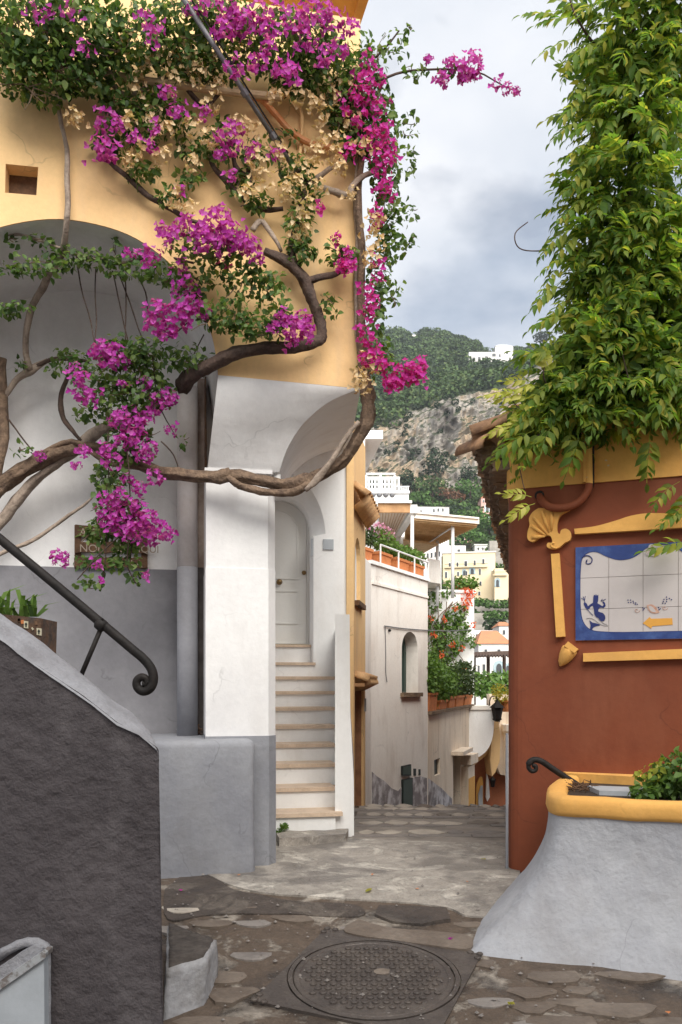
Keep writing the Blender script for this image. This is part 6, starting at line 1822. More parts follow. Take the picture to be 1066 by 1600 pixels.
for i, (x0, x1, y, d, lab) in enumerate(((742, 757, 941, 208, 'clipped green hedge below the hotel on the left'), (763, 798, 944, 212, 'long green vine row on the upper terrace'), (763, 798, 962, 196, 'long green vine row on the middle terrace'), (764, 782, 976, 170, 'dark hedge above the white houses'))):
    a, b = P(x0, y, d), P(x1, y, d)
    n = max(2, int((b.x - a.x) / 1.2))
    V, Fc, o = [], [], 0
    for k in range(n + 1):
        v, f = crown(np.array(a.lerp(b, k / n)), (1.2, 1.0, 1.1), 90, .5); V.append(v); Fc.append(f + o); o += len(v)
    ob = link_mesh('terrace_hedge', raw_mesh('terrace_hedge', np.concatenate(V), np.concatenate(Fc)), farleafg if i < 3 else farleafd); tag(ob, lab, 'hedge', 'hedges on the terraces')
    for k in range(9):
        if i in (1, 2) and k % 1 == 0:
            pass
# brown timber pergola in front of the white arcade
pg = thing('timber_pergola', 'brown timber pergola on thin posts beyond the lane wall', 'pergola', P(770, 1062, 40))
for px in (741, 763, 788):
    c = P(px, 0, 40); bm = B(); tube(bm, [(c.x, 40, -4), (c.x, 40, EZ + (HY - 1022) / F * 40)], .09, 6); obj('post', bm, barkd, pg)
for k in range(4):
    y = 1021 + k * 1.3; bm = B(); a, b = P(739, y, 40 - k * .5), P(798, y - 2, 40 - k * .5); tube(bm, [a, b], .07, 5); obj('beam', bm, barkd, pg)
for k in range(12):
    px = 741 + k * 4.8; a, b = P(px, 1020, 40.2), P(px, 1026, 37.6); bm = B(); tube(bm, [a, b], .05, 5); obj('rafter', bm, barkd, pg)
me = bush_mesh('garden_hedge', [(P(x, 1070, 36), (1.0, .8, .55), 130) for x in range(742, 805, 9)], .22)
tag(link_mesh('garden_hedge', me, bushm), 'green garden hedge under the brown pergola', 'hedge')
# ---------------------------------------------------------------- bougainvillea over the corner house
KP = 5.75 / F
bo = thing('bougainvillea', 'old bougainvillea with twisting trunk and magenta flowers across the corner house', 'bougainvillea', HF.at(-10, 1100, .7))
def branch(pts, m, name='branch', n=10, rough=.35, k=4, gn=.02):
    """pts: (px, py, t, radius px)"""
    sm_ = smooth_line(pts, k)
    bm = B()
    P3 = []
    for i, (x, y, t, r) in enumerate(sm_):
        w = HF.at(x, y, t)
        P3.append(w + Vector((noise.noise(w * 4), noise.noise(w * 4 + Vector((7, 0, 0))), noise.noise(w * 4 + Vector((0, 7, 0))))) * gn)
    tube(bm, P3, [max(.0018, r * KP * .84) for *_, r in sm_], n, rough=rough)
    return obj(name, bm, m, bo, smooth=True)
branch([(-40, 800, .72, 15), (-10, 770, .72, 15), (25, 742, .7, 14), (70, 716, .68, 13), (120, 702, .62, 11), (165, 706, .55, 10), (220, 726, .42, 10), (280, 741, .25, 10), (335, 747, .16, 11), (362, 739, .14, 12)], bark, 'trunk', 18, .55)
branch([(355, 741, .15, 11), (400, 749, .13, 10), (440, 756, .1, 11), (480, 750, .08, 11), (515, 734, .05, 10), (545, 710, .02, 10), (566, 676, -.03, 11), (575, 645, -.06, 12), (576, 612, -.07, 13), (570, 575, -.07, 10), (567, 520, -.07, 8), (566, 440, -.08, 7), (563, 360, -.08, 7), (562, 280, -.08, 6), (566, 200, -.1, 6)], bark, 'trunk', 18, .55)
branch([(358, 744, .12, 6), (375, 758, .1, 7), (405, 768, .09, 7), (440, 769, .07, 7), (470, 764, .06, 8), (488, 754, .05, 6)], bark, 'branch', 10, .5)
branch([(478, 766, .02, 4), (495, 752, .0, 7), (508, 733, -.02, 6), (530, 702, -.04, 5), (560, 660, -.08, 4)], barkp, 'branch', 8, .5)
branch([(-30, 850, .8, 11), (10, 805, .78, 11), (45, 762, .75, 10), (85, 728, .72, 9), (125, 698, .7, 12), (165, 668, .62, 11), (205, 652, .5, 9), (250, 630, .4, 7)], barkp, 'trunk', 12, .5)
branch([(60, 712, .66, 6), (110, 690, .6, 5), (160, 720, .5, 5), (220, 730, .4, 5)], bark)
branch([(88, 150, -.1, 4), (100, 215, -.06, 4.5), (106, 290, -.06, 5), (103, 345, -.04, 5), (95, 392, .12, 6), (72, 440, .45, 7), (50, 490, .6, 6.5), (42, 540, .7, 6), (50, 578, .75, 7)], barkp, 'branch', 9, .25)
branch([(75, 562, .76, 4), (52, 577, .76, 8), (30, 592, .78, 6), (5, 620, .8, 6), (-20, 650, .8, 6)], barkp)
branch([(50, 577, .76, 4), (90, 558, .7, 4), (140, 565, .6, 3)], barkd)
branch([(2, 560, .8, 10), (0, 640, .8, 12), (4, 700, .75, 9), (-4, 760, .75, 9)], bark, 'trunk')
branch([(105, 590, .7, 4), (97, 625, .7, 5), (100, 655, .7, 5), (112, 675, .66, 4), (125, 690, .65, 3)], barkd)
branch([(0, 640, .78, 2), (30, 680, .75, 1.8), (50, 705, .7, 1.5)], barkd, n=6)
branch([(-20, 875, .55, 4), (20, 858, .6, 4), (60, 838, .65, 4), (100, 812, .7, 3.5), (130, 790, .7, 3), (150, 770, .68, 2)], barkp)
branch([(282, 604, .25, 15), (296, 590, .12, 13), (330, 570, -.05, 12), (370, 553, -.12, 11), (415, 543, -.14, 10), (460, 540, -.14, 10), (496, 532, -.12, 10), (501, 514, -.12, 9), (493, 488, -.12, 9), (484, 458, -.12, 10), (478, 436, -.12, 10), (455, 414, -.12, 9), (430, 402, -.12, 8), (412, 392, -.12, 6)], barkd, 'trunk', 12, .5)
branch([(462, 420, -.12, 8), (455, 390, -.12, 7), (462, 355, -.12, 7), (470, 320, -.12, 7), (478, 285, -.14, 6), (465, 262, -.14, 4)], barkd)
branch([(480, 438, -.12, 7), (505, 430, -.12, 6), (530, 425, -.12, 5), (556, 402, -.1, 4)], barkd)
branch([(505, 296, -.1, 6), (525, 301, -.12, 6), (546, 305, -.12, 6), (553, 292, -.12, 6), (570, 276, -.12, 5), (592, 270, -.12, 4)], barkp)
branch([(478, 290, -.12, 5), (500, 275, -.12, 5), (520, 262, -.12, 4), (540, 250, -.12, 3)], barkp)
branch([(150, 225, -.08, 3), (180, 262, -.08, 4), (215, 292, -.07, 5), (250, 318, -.07, 5), (285, 338, -.08, 4), (320, 350, -.1, 3)], barkd)
branch([(330, 225, -.08, 3), (330, 255, -.07, 4), (352, 285, -.07, 5), (378, 308, -.07, 5), (400, 325, -.08, 5), (440, 326, -.1, 4)], barkd)
branch([(391, 258, -.05, 5), (391, 290, -.05, 5), (388, 306, -.06, 4)], barkd)
branch([(365, 245, -.06, 4), (372, 265, -.05, 5), (390, 275, -.05, 4)], barkd)
branch([(440, 395, -.12, 3), (410, 345, -.1, 5), (395, 360, -.1, 5), (398, 350, -.1, 3)], barkp)
branch([(160, 110, -.14, 4), (200, 150, -.14, 4), (260, 115, -.12, 4), (235, 155, -.1, 3)], barkp)
branch([(290, 135, -.12, 4), (320, 165, -.12, 4), (350, 140, -.1, 3)], barkd)
branch([(556, 250, -.06, 4), (558, 330, -.04, 5), (557, 420, -.04, 5), (561, 520, -.05, 5), (566, 590, -.05, 5)], barkp)
branch([(556, 130, -.1, 3), (600, 125, -.2, 2.5), (645, 108, -.25, 2), (700, 106, -.3, 1.7), (755, 118, -.3, 1.3), (808, 144, -.3, 1)], barkd, n=6)
branch([(545, 120, -.1, 2), (590, 85, -.2, 2), (625, 50, -.25, 1.4)], barkd, n=6)
branch([(-30, 372, .1, 2), (30, 365, .1, 2.2), (90, 385, .1, 2.5), (150, 405, .1, 2), (210, 392, .1, 1.5)], barkp, n=6)
branch([(120, 398, .15, 3), (180, 412, .15, 3), (250, 400, .05, 2.5), (300, 412, -.05, 2)], barkd, n=6)
for x0, y0, x1, y1 in ((120, 410, 155, 560), (150, 420, 150, 540), (175, 425, 215, 600), (185, 430, 235, 560), (195, 440, 190, 590), (210, 425, 232, 490), (178, 362, 180, 400), (240, 560, 270, 680), (250, 690, 280, 735), (170, 680, 160, 900), (200, 700, 205, 870), (185, 840, 120, 905), (200, 850, 215, 915), (360, 420, 300, 560), (400, 420, 400, 540), (420, 470, 440, 420), (300, 500, 200, 560)):
    branch([(x0, y0, .2, 1.4), ((x0 + x1) / 2 + random.uniform(-8, 8), (y0 + y1) / 2, .25, 1.3), (x1, y1, .28, 1)], barkd, 'twig', 5, .2)
LB_ = [(40, 45, 75, 60, 1000, -.32, .28), (130, 45, 70, 55, 900, -.32, .28), (60, 110, 85, 45, 950, -.26, .22), (150, 112, 60, 40, 480, -.22, .18), (215, 60, 60, 50, 620, -.28, .22), (290, 35, 60, 45, 520, -.28, .22), (290, 100, 60, 30, 330, -.2, .15), (360, 45, 60, 48, 460, -.25, .2),
       (350, 105, 50, 22, 170, -.18, .12), (430, 65, 60, 50, 480, -.25, .2), (490, 60, 50, 42, 400, -.22, .2), (520, 110, 45, 48, 460, -.18, .18), (460, 118, 45, 30, 280, -.16, .12), (540, 165, 38, 50, 420, -.14, .14), (572, 120, 35, 58, 380, -.1, .2), (588, 190, 33, 60, 420, -.08, .22),
       (602, 262, 26, 48, 280, -.05, .22), (555, 215, 35, 32, 260, -.13, .1), (602, 330, 24, 50, 220, -.04, .2), (612, 385, 22, 30, 90, 0, .2), (592, 430, 22, 60, 180, -.02, .18), (588, 500, 22, 50, 160, -.02, .18), (592, 558, 32, 28, 170, -.06, .14), (630, 585, 28, 16, 80, -.1, .1),
       (190, 165, 38, 28, 190, -.14, .1), (240, 160, 38, 28, 170, -.14, .1), (172, 218, 28, 28, 140, -.12, .08), (230, 205, 38, 30, 160, -.12, .08), (275, 180, 32, 22, 110, -.12, .08), (300, 228, 32, 30, 130, -.11, .07), (222, 268, 32, 18, 100, -.11, .06), (268, 308, 30, 18, 90, -.11, .06),
       (345, 222, 28, 36, 140, -.11, .07), (400, 238, 28, 22, 80, -.1, .06), (372, 288, 24, 22, 80, -.1, .05), (404, 318, 30, 15, 80, -.12, .05), (460, 268, 30, 32, 140, -.14, .07), (480, 310, 24, 38, 150, -.15, .07), (466, 358, 24, 38, 140, -.16, .07), (470, 392, 28, 22, 110, -.17, .07),
       (532, 400, 32, 22, 130, -.14, .08), (515, 478, 18, 22, 36, -.14, .06), (325, 385, 68, 30, 280, -.2, .12), (372, 430, 48, 32, 220, -.2, .1), (420, 452, 36, 36, 130, -.18, .08), (402, 512, 48, 22, 210, -.22, .08), (350, 492, 48, 28, 230, -.2, .12), (298, 440, 38, 26, 120, -.1, .1), (440, 498, 28, 22, 90, -.2, .06),
       (50, 418, 62, 14, 130, .1, .1), (125, 402, 60, 14, 160, .1, .1), (200, 418, 48, 18, 140, .1, .1), (25, 482, 34, 10, 55, .2, .08), (255, 428, 38, 18, 100, 0, .1), (110, 570, 42, 26, 140, .55, .1), (150, 600, 32, 32, 150, .45, .12), (200, 560, 48, 38, 300, .25, .16), (222, 612, 52, 38, 360, .22, .16),
       (182, 632, 42, 38, 270, .3, .14), (232, 558, 38, 28, 180, .2, .14), (292, 560, 38, 22, 130, .05, .12), (132, 642, 18, 20, 50, .4, .08), (202, 690, 40, 36, 250, .3, .12), (172, 750, 28, 42, 210, .3, .12), (188, 800, 42, 28, 220, .3, .12), (152, 832, 28, 22, 100, .32, .08), (165, 878, 55, 15, 140, .32, .08),
       (212, 902, 13, 14, 30, .32, .05), (142, 912, 24, 10, 32, .32, .05), (200, 850, 28, 18, 100, .32, .08), (20, 375, 14, 8, 14, .1, .05), (180, 380, 8, 14, 12, .1, .05), (30, 570, 16, 8, 14, .7, .04), (35, 702, 18, 10, 18, .6, .05), (640, 250, 16, 24, 40, -.05, .12), (636, 195, 22, 16, 36, -.05, .12), (632, 335, 18, 16, 30, 0, .12), (640, 380, 16, 10, 18, 0, .1), (620, 455, 14, 24, 26, 0, .1), (615, 70, 26, 22, 46, -.2, .1), (640, 45, 8, 6, 10, -.25, .04), (650, 112, 26, 9, 26, -.25, .05), (700, 112, 22, 10, 18, -.3, .04), (285, 690, 10, 10, 12, .25, .04), (60, 375, 30, 8, 20, .1, .05), (440, 210, 30, 14, 30, -.1, .04), (300, 275, 26, 14, 50, -.1, .05)]
V, Fc, o = [], [], 0
for px, py, rx, ry, n, t, td in LB_:
    c = HF.at(px, py, t); k = c.y / F
    n = int(n * .95)
    p, d = ball_points(n, c, (rx * k, td, ry * k), .1)
    nr = d * .35 + rand_dirs(n, (.1, -.55, .75), .55)
    ax = rand_dirs(n, (0, -.2, -.35), .7)
    v, f = scatter(LEAF_V, LEAF_F, p, frames(ax, nr), .050 * RNG.uniform(.6, 1.25, n))
    V.append(v); Fc.append(f + o); o += len(v)
link_mesh('foliage', raw_mesh('foliage', np.concatenate(V), np.concatenate(Fc)), bleaf, bo, kind='stuff')
def cluster_mesh(name, m, nfl, rad, size, seed, open_=.75):
    global RNG
    keep = RNG; RNG = np.random.default_rng(seed)
    bv, bf = leaflet(1, .42, .16, .10)
    c, d = ball_points(nfl, (0, 0, 0), (rad, rad * .85, rad * .85), .2)
    V, Fc, o = [], [], 0
    for i in range(nfl):
        a = d[i] + RNG.normal(0, .35, 3) + np.array((0, -.45, .1)); a /= np.linalg.norm(a)
        h = np.cross(a, (0.3, 0.2, 1.0)); h /= np.linalg.norm(h); g_ = np.cross(a, h)
        ph = RNG.uniform(0, 6.28)
        for k in range(3):
            an = ph + k * 2.094
            r = h * math.cos(an) + g_ * math.sin(an)
            v, f = scatter(bv, bf, np.array([c[i]]), frames(np.array([a * (1 - open_) + r * open_]), np.array([a])), [size * RNG.uniform(.8, 1.15)])
            V.append(v); Fc.append(f + o); o += len(v)
    w = .0012                                             # fine flower stalks meeting in the middle
    V.append(np.concatenate([np.zeros((1, 3))] + [np.array([c[i] + (w, 0, 0), c[i] - (w, 0, 0)]) for i in range(nfl)])); Fc.append(np.array([(0, 1 + 2 * i, 2 + 2 * i) for i in range(nfl)]) + o)
    RNG = keep
    me = raw_mesh(name, np.concatenate(V), np.concatenate(Fc)); me.materials.append(m)
    return me
CM = [cluster_mesh('flower_cluster', bract, 21, .088, .031, 100 + i) for i in range(5)]
CC = [cluster_mesh('flower_cluster', bractr, 18, .085, .030, 200 + i) for i in range(4)]
CD = [cluster_mesh('dry_flower_cluster', dry, 18, .085, .027, 300 + i) for i in range(4)]
CS = [cluster_mesh('flower_cluster', bract, 11, .08, .029, 400 + i) for i in range(3)]
SPOTS = []
def clus(lst, ms, name, t, sc=1.0):
    for q in lst:
        px, py = q[0], q[1]; s = (q[2] if len(q) > 2 else 1.0) * sc * .86
        w = HF.at(px, py, (q[3] if len(q) > 3 else t) - random.uniform(0, .06))
        M_ = Matrix.Translation(w) @ Matrix.Rotation(random.uniform(-.7, .7), 4, 'Z') @ Matrix.Rotation(random.uniform(-.6, .6), 4, 'Y') @ Matrix.Rotation(random.uniform(-.5, .5), 4, 'X') @ Matrix.Diagonal((s, s, s, 1))
        inst(name, random.choice(ms), None, bo, mat4=M_)
        SPOTS.append((w, s, 0 if ms is CM or ms is CS else (1 if ms is CC else 2)))
clus([(520, 30), (492, 42), (455, 30), (430, 22), (412, 42), (370, 28), (345, 42), (330, 12), (372, 46), (403, 98), (450, 114, 1.15), (470, 62), (500, 88), (440, 105), (365, 102), (530, 72), (548, 40, .8), (505, 18), (480, 15), (400, 15), (355, 12), (420, 70, .8), (385, 35), (300, 12, .8), (472, 35)], CM, 'flower_cluster', -.42)
clus([(240, 42, .9), (228, 30, .7), (55, 18, .7), (108, 12, .8), (130, 75, .6), (235, 60, .6), (75, 20, .5)], CS, 'flower_cluster', -.55, 1.2)
clus([(165, 190, 1.1), (152, 235, 1.1), (172, 232, 1.1), (182, 192, .7), (262, 148, .8), (275, 175, .8), (320, 180, .7), (352, 212), (362, 225), (345, 242, .7), (395, 235, .8), (430, 240, .6), (282, 297, .5), (360, 275, .6), (208, 215, .6), (232, 228, .6), (372, 200, .7), (240, 200, .6)], CM, 'flower_cluster', -.22)
clus([(545, 165), (560, 182), (575, 150), (590, 170), (596, 200), (606, 225), (600, 262), (590, 240), (580, 212), (545, 236, .9), (570, 125), (592, 125, .8), (602, 292, .9), (590, 330, .7), (610, 245, .8), (575, 100, .9), (560, 145)], CC, 'flower_cluster', -.25)
clus([(575, 450, .8), (582, 472, .9), (575, 530, .9), (580, 546), (592, 562), (602, 580), (612, 592), (622, 600, .8), (640, 578), (655, 570), (652, 590, .9), (640, 592, .9), (575, 490, .8), (590, 430, .7), (572, 560, .9), (588, 410, .6), (608, 605, .8), (590, 350, .6), (628, 585, .8), (648, 580), (568, 515, .6), (594, 300, .8)], CC, 'flower_cluster', -.2)
clus([(690, 120, .7), (715, 108, .9), (735, 100, 1.1), (730, 116, .9), (742, 92, .8), (695, 131, .5), (775, 130, .5), (790, 138, .6), (805, 143, .5), (670, 93, .5), (705, 100, .8), (745, 112, .8), (722, 122, .6)], CM, 'flower_cluster', -.3)
clus([(300, 350, 1.2), (330, 345, 1.2), (355, 358, 1.2), (370, 372, 1.1), (340, 372, 1.2), (318, 364, 1.1), (380, 382, 1.1), (402, 402, .8), (265, 364), (310, 380), (395, 385), (285, 352, .9), (350, 385), (345, 335, .9), (255, 358, .7)], CM, 'flower_cluster', -.32)
clus([(240, 396, .8), (220, 402, .7), (205, 394, .6), (292, 440, 1.0), (285, 415, .8), (235, 408, .6), (262, 385, .5), (275, 455, .6), (350, 410, .6)], CS, 'flower_cluster', -.15, 1.15)
clus([(250, 492, 1.1), (270, 486, 1.1), (290, 476, 1.1), (306, 470, 1.0), (240, 510), (262, 510, 1.0), (312, 482, .9), (282, 500, 1.1), (244, 480, .9), (262, 525, .6), (318, 490, .6)], CM, 'flower_cluster', -.12)
clus([(440, 505, .9), (458, 515, 1.1), (470, 522, 1.1), (480, 510), (456, 532, .7), (436, 497, .6), (445, 492, .7), (470, 500, .9), (428, 515, .5)], CM, 'flower_cluster', -.28)
clus([(158, 545, 1.0), (170, 560, 1.1), (176, 550, 1.0), (186, 566), (150, 548, .8), (125, 590, .9), (130, 612), (142, 622, .9), (118, 578, .7), (250, 625), (262, 620, .9), (242, 634, .9), (225, 600, .7), (270, 625, .7), (190, 600, .5)], CM, 'flower_cluster', .15)
clus([(205, 650), (190, 660), (216, 665), (230, 650, .9), (180, 655, .8), (202, 676), (215, 682), (188, 690, .8), (235, 702, .9), (225, 712, .9), (240, 746, .9), (176, 722, .9), (62, 712, .6, .6), (162, 702, .8), (130, 706, .8), (215, 700, .9), (122, 728, .5), (266, 672, .6)], CM, 'flower_cluster', .18)
clus([(215, 792), (200, 800), (225, 812), (180, 806), (190, 822), (210, 826), (240, 826), (256, 832, .9), (236, 838), (170, 815, .9), (196, 790), (170, 780, .9), (200, 746, .7), (185, 770, .7), (215, 760, .7), (222, 830, 1.1), (264, 838, .6), (162, 800, .8), (95, 875, .8), (88, 866, .6), (100, 868, .5), (152, 882, .5), (232, 810, .9), (203, 838, .8), (228, 900, .4), (158, 908, .3)], CM, 'flower_cluster', .2)
clus([(540, 395, .8), (546, 410, .9), (532, 416, .7), (500, 325, .5), (525, 372, .5), (540, 420, .6)], CC, 'flower_cluster', -.22)
clus([(200, 60), (230, 92), (180, 72), (285, 75, 1.1), (330, 92), (380, 62), (215, 130), (115, 180, .9), (122, 188, .7), (200, 190), (262, 200), (300, 200), (252, 242), (222, 232), (332, 160), (342, 130, .8), (390, 200, .7), (402, 250), (412, 280), (460, 290, 1.1), (470, 270), (490, 240, .9), (502, 220, .9), (480, 322), (470, 360, 1.1), (520, 242), (532, 262, .8), (526, 220), (500, 180, 1.1), (520, 150), (540, 130), (430, 150, .9), (272, 310), (292, 322, .9), (382, 300), (440, 240, .9), (550, 300, .7), (580, 350), (586, 380), (580, 402), (592, 342, .8), (576, 570, 1.1), (562, 590, .8), (572, 602), (300, 95), (260, 90), (150, 60, .7), (310, 120), (270, 130), (240, 180), (330, 215), (370, 190, .8), (490, 160), (465, 150), (550, 190), (570, 230), (470, 345), (445, 300, .9), (495, 290, .8), (300, 255, .8), (205, 250, .8)], CD, 'dry_flower_cluster', -.2, 1.05)
# flowers that stray from the clusters, and the fine twigs that carry everything
bv, bf = leaflet(1, .42, .16, .10)
for kind, m in ((0, bract), (1, bractr), (2, dry)):
    V, Fc, o = [], [], 0
    for w, s_, k in SPOTS:
        if k != kind: continue
        for _ in range(3):
            c = np.array(w) + np.clip(RNG.normal(0, 1, 3), -1.5, 1.5) * np.array((.065, .04, .06)) * s_
            a = RNG.normal(0, .6, 3) + np.array((0, -.8, .1)); a /= np.linalg.norm(a)
            h = np.cross(a, (.3, .2, 1.0)); h /= np.linalg.norm(h); g_ = np.cross(a, h); ph = RNG.uniform(0, 6.28)
            for j in range(3):
                an = ph + j * 2.094
                v, f = scatter(bv, bf, c[None], frames((a * .3 + (h * math.cos(an) + g_ * math.sin(an)) * .7)[None], a[None]), [.028 * RNG.uniform(.75, 1.15)])
                V.append(v); Fc.append(f + o); o += len(v)
    link_mesh('stray_flowers', raw_mesh('stray_flowers', np.concatenate(V), np.concatenate(Fc)), m, bo, kind='stuff')
bm = B()
for px, py, rx, ry, n, t, td in LB_:
    for _ in range(max(2, n // 55)):
        a0 = random.uniform(0, 6.28); l = random.uniform(.5, 1.1)
        p0 = (px + random.uniform(-.6, .6) * rx, py + random.uniform(-.6, .6) * ry)
        p2 = (p0[0] + math.cos(a0) * rx * l * .8, p0[1] + math.sin(a0) * ry * l * .8)
        p1 = ((p0[0] + p2[0]) / 2 + random.uniform(-6, 6), (p0[1] + p2[1]) / 2 + random.uniform(-6, 6))
        tube(bm, [HF.at(x, y, t - td * .3) for x, y in smooth_line([p0, p1, p2], 3)], [.0035] * 4 + [.0022] * 3, 4)
obj('fine_twigs', bm, bark, bo, kind='stuff')
# ---------------------------------------------------------------- wisteria above the orange house
wi = thing('wisteria', 'huge green wisteria curtain hanging above the orange house', 'wisteria', OF.at(960, 690, .5))
CL = [compound_leaf(p, .27, .082, 20 + i) for i, p in enumerate((5, 5, 6, 4, 6, 5))]
WB = [(995, 30, 90, 60, 190), (985, 120, 70, 70, 150), (985, 215, 62, 70, 130), (980, 310, 72, 60, 150), (985, 390, 98, 58, 210), (990, 460, 92, 58, 210), (975, 530, 98, 50, 220), (955, 575, 98, 45, 230), (910, 618, 76, 34, 190), (1000, 615, 80, 40, 170), (868, 640, 44, 24, 80), (1085, 50, 60, 60, 80), (1110, 190, 45, 50, 22), (1090, 330, 50, 60, 60), (1085, 450, 60, 70, 130), (1085, 560, 60, 60, 120), (1060, 655, 60, 20, 50), (860, 668, 34, 8, 18), (910, 662, 50, 10, 22), (975, 662, 40, 10, 20), (1010, 120, 40, 160, 90), (955, 250, 45, 200, 110)]
pos, ax, nr = [], [], []
for px, py, rx, ry, n in WB:
    c = P(px, py, 5.75); k = 5.75 / F
    p, d = ball_points(int(n * .86), c, (rx * k * 1.02, .38, ry * k), .12)
    if py > 600:
        p[:, 1] = np.minimum(p[:, 1], 5.9)
    pos.append(p)
    ax.append(d * np.array((.8, .7, .3)) + rand_dirs(len(p), (-.25, -.55, -.35), .5))
    nr.append(d * .4 + rand_dirs(len(p), (-.1, -.55, .8), .45))
pos, ax, nr = map(np.concatenate, (pos, ax, nr))
# single sprays that reach out over the lane, as (px, py, direction)
for px, py, dx, dz in ((905, 30, -1, .1), (895, 60, -1, -.3), (880, 30, -.9, .3), (900, 95, -.8, -.8), (915, 120, -.7, -.9), (915, 155, -1, -.5), (905, 185, -1, -.5), (925, 140, -.9, -.4), (890, 355, -1, -.8), (875, 375, -1, -.6), (900, 330, -1, -.3), (880, 440, -1, -.5), (860, 560, -.9, .4), (930, 60, -1, -.6), (935, 90, -1, -.2), (930, 180, -1, -.7), (935, 215, -1, -.4), (925, 245, -1, -.8), (930, 275, -1, -.3), (915, 305, -1, -.7), (905, 360, -1, -.9), (890, 400, -1, -.3), (880, 415, -1, -.8), (890, 465, -1, -.6), (880, 490, -1, -.2), (870, 520, -1, -.7), (865, 545, -1, -.2), (860, 600, -1, -.7), (848, 625, -1, -.5), (845, 650, -1, -.2), (835, 672, -1, -.3), (825, 690, -1, -.4), (850, 670, -.6, -.9), (1062, 752, -.7, -.5), (1075, 800, -.9, -.2), (1080, 850, -.9, .1), (1085, 765, -.8, -.7), (900, 672, -.2, -1), (1010, 676, .1, -1), (890, 668, .2, -1)):
    pos = np.vstack([pos, np.array(P(px, py, 5.45))[None]]); ax = np.vstack([ax, np.array([[dx, -.25, dz]])]); nr = np.vstack([nr, RNG.normal(0, .2, (1, 3)) + np.array([[0, -.6, .8]])])
rot = frames(ax, nr)
siz = RNG.uniform(.58, 1.2, len(pos))
idx = np.arange(len(pos)) % 6
front = np.argsort(pos[:, 1] - (np.arange(len(pos)) >= len(pos) - 40) * 10)[:300]
isf = np.zeros(len(pos), bool); isf[front] = True
wm = []
for i in range(6):
    me = raw_mesh('leaf', *CL[i]); me.materials.append(wleaf); wm.append(me)
for i in front:
    M_ = Matrix([list(rot[i][r] * siz[i]) + [pos[i][r]] for r in range(3)] + [[0, 0, 0, 1]])
    inst('leaf', wm[idx[i]], None, wi, mat4=M_)
V, Fc, o = [], [], 0
for i in range(6):
    k = (idx == i) & ~isf
    v, f = scatter(CL[i][0], CL[i][1], pos[k], rot[k], siz[k]); V.append(v); Fc.append(f + o); o += len(v)
link_mesh('foliage', raw_mesh('foliage', np.concatenate(V), np.concatenate(Fc)), wleaf, wi, kind='stuff')
ym = raw_mesh('young_leaf', *compound_leaf(5, .22, .075, 77)); ym.materials.append(wleafy)
for px, py, dx, dz in ((862, 590, -.5, 1), (850, 585, .1, 1), (830, 600, -1, .3), (845, 605, -1, .1), (812, 625, -1, .2), (830, 630, -.8, .5), (805, 640, -.4, -1), (800, 620, -1, .3), (815, 655, -.6, -.4), (800, 668, -1, -.1), (850, 650, -1, .3), (845, 640, -1, -.2), (838, 790, -1, -.2), (830, 780, -.8, .3)):
    a = np.array([[dx, -.3, dz]]); rt = frames(a, RNG.normal(0, .3, (1, 3)) + np.array([[0, -.8, .5]]))[0] * random.uniform(.75, 1.0)
    w = P(px, py, 5.5)
    inst('young_leaf', ym, None, wi, mat4=Matrix([list(rt[r]) + [w[r]] for r in range(3)] + [[0, 0, 0, 1]]))
def wstem(pts, r, name='vine_stem', m=barkd):
    bm = B(); tube(bm, [P(*q) for q in smooth_line(pts, 5)], [r * (1 - .5 * i / (5 * (len(pts) - 1))) for i in range(5 * (len(pts) - 1) + 1)], 7, rough=.3); obj(name, bm, m, wi, smooth=True)
wstem([(960, 700, 6.0), (975, 560, 5.9), (965, 420, 5.85), (985, 280, 5.85), (990, 120, 5.8), (980, -60, 5.8)], .045)
wstem([(1000, 700, 6.0), (1010, 560, 5.95), (990, 430, 5.9), (1005, 250, 5.9), (1020, 90, 5.8), (1030, -60, 5.8)], .035)
wstem([(975, 560, 5.9), (930, 610, 5.8), (880, 650, 5.7), (830, 690, 5.5)], .018)
wstem([(965, 420, 5.85), (920, 400, 5.7), (880, 385, 5.6), (845, 392, 5.55), (812, 388, 5.5), (805, 365, 5.5), (825, 347, 5.5)], .006)
wstem([(985, 120, 5.8), (930, 70, 5.7), (900, 25, 5.6), (888, -10, 5.6)], .010)
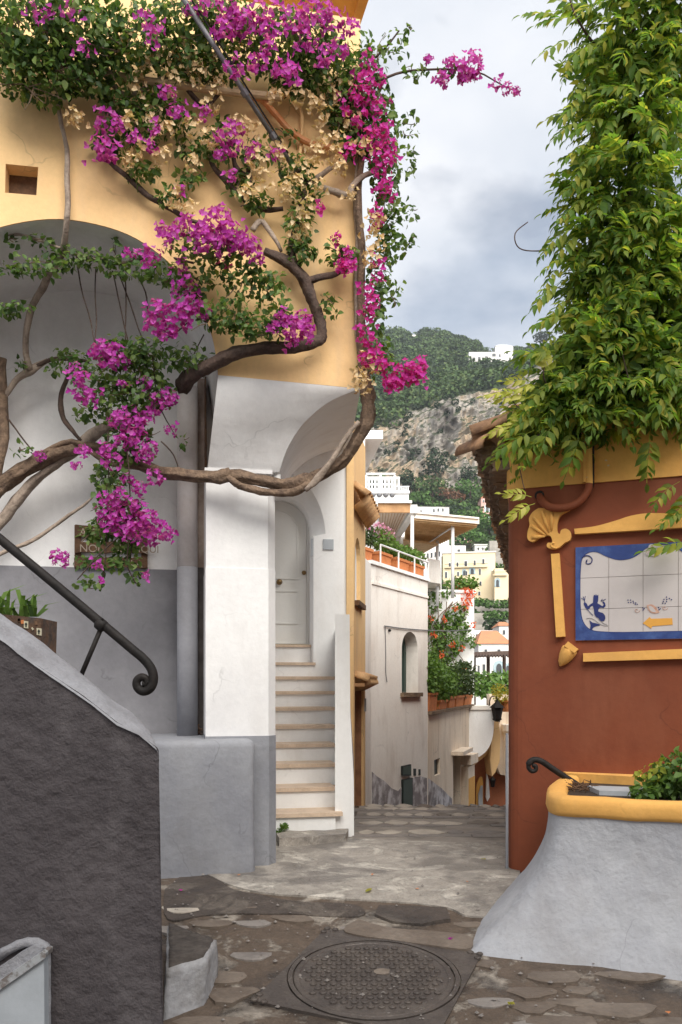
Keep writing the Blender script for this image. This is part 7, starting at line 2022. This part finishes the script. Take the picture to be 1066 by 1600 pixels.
wstem([(900, 600, 5.7), (865, 610, 5.6), (850, 590, 5.5), (852, 565, 5.5)], .007)
wstem([(870, 650, 5.65), (838, 640, 5.55), (815, 640, 5.5), (800, 625, 5.5)], .006)
wstem([(835, 690, 5.5), (812, 715, 5.5), (815, 745, 5.5), (820, 765, 5.5)], .005)
wstem([(1010, 640, 5.6), (985, 600, 5.4), (970, 540, 5.35)], .006)
for px, py in ((812, 718), (818, 742), (815, 730)):
    inst('leaf', wm[random.randrange(6)], None, wi, mat4=Matrix.Translation(P(px, py, 5.5)) @ Matrix.Rotation(random.uniform(0, 6), 4, 'Z') @ Matrix.Diagonal((.45, .45, .45, 1)))
# ---------------------------------------------------------------- unseen house added behind the viewpoint to shade the foreground from the sun
bh = thing('added_shade_house', 'unseen cream house added behind the viewpoint to shade the foreground', 'house', (5, -7, -1))
bm = B(); box(bm, -3, 13, -12, -4.2, -2, 8.4); obj('wall', bm, cream, bh)
for x in (2, 5, 8, 11):
    for z in (2.2, 5.4):
        bm = B(); box(bm, x, x + 1.0, -4.21, -4.12, z, z + 1.7); w = obj('window', bm, wpaint, bh)
        bm = B(); box(bm, x + .08, x + .92, -4.12, -4.1, z + .08, z + 1.62); obj('pane', bm, glassd, w)
bm = B(); box(bm, -3.3, 13.3, -12.3, -3.9, 8.401, 8.7); obj('roof', bm, tilem, bh)

# ---------------------------------------------------------------- the air between here and the hill
bm = B(); box(bm, -420, 520, -30, 1480, -18, 440)
hz_ = obj('haze', bm, None, kind='stuff')
hz_['label'] = 'thin pale haze filling the air up to the hill'; hz_['category'] = 'haze'
hm = bpy.data.materials.new('haze'); hm.use_nodes = True
hm.node_tree.nodes.clear()
ho = hm.node_tree.nodes.new('ShaderNodeOutputMaterial'); hv = hm.node_tree.nodes.new('ShaderNodeVolumePrincipled')
hv.inputs['Color'].default_value = (.86, .91, 1.0, 1); hv.inputs['Density'].default_value = .00013; hv.inputs['Anisotropy'].default_value = .0
hm.node_tree.links.new(hv.outputs['Volume'], ho.inputs['Volume'])
hz_.data.materials.append(hm)
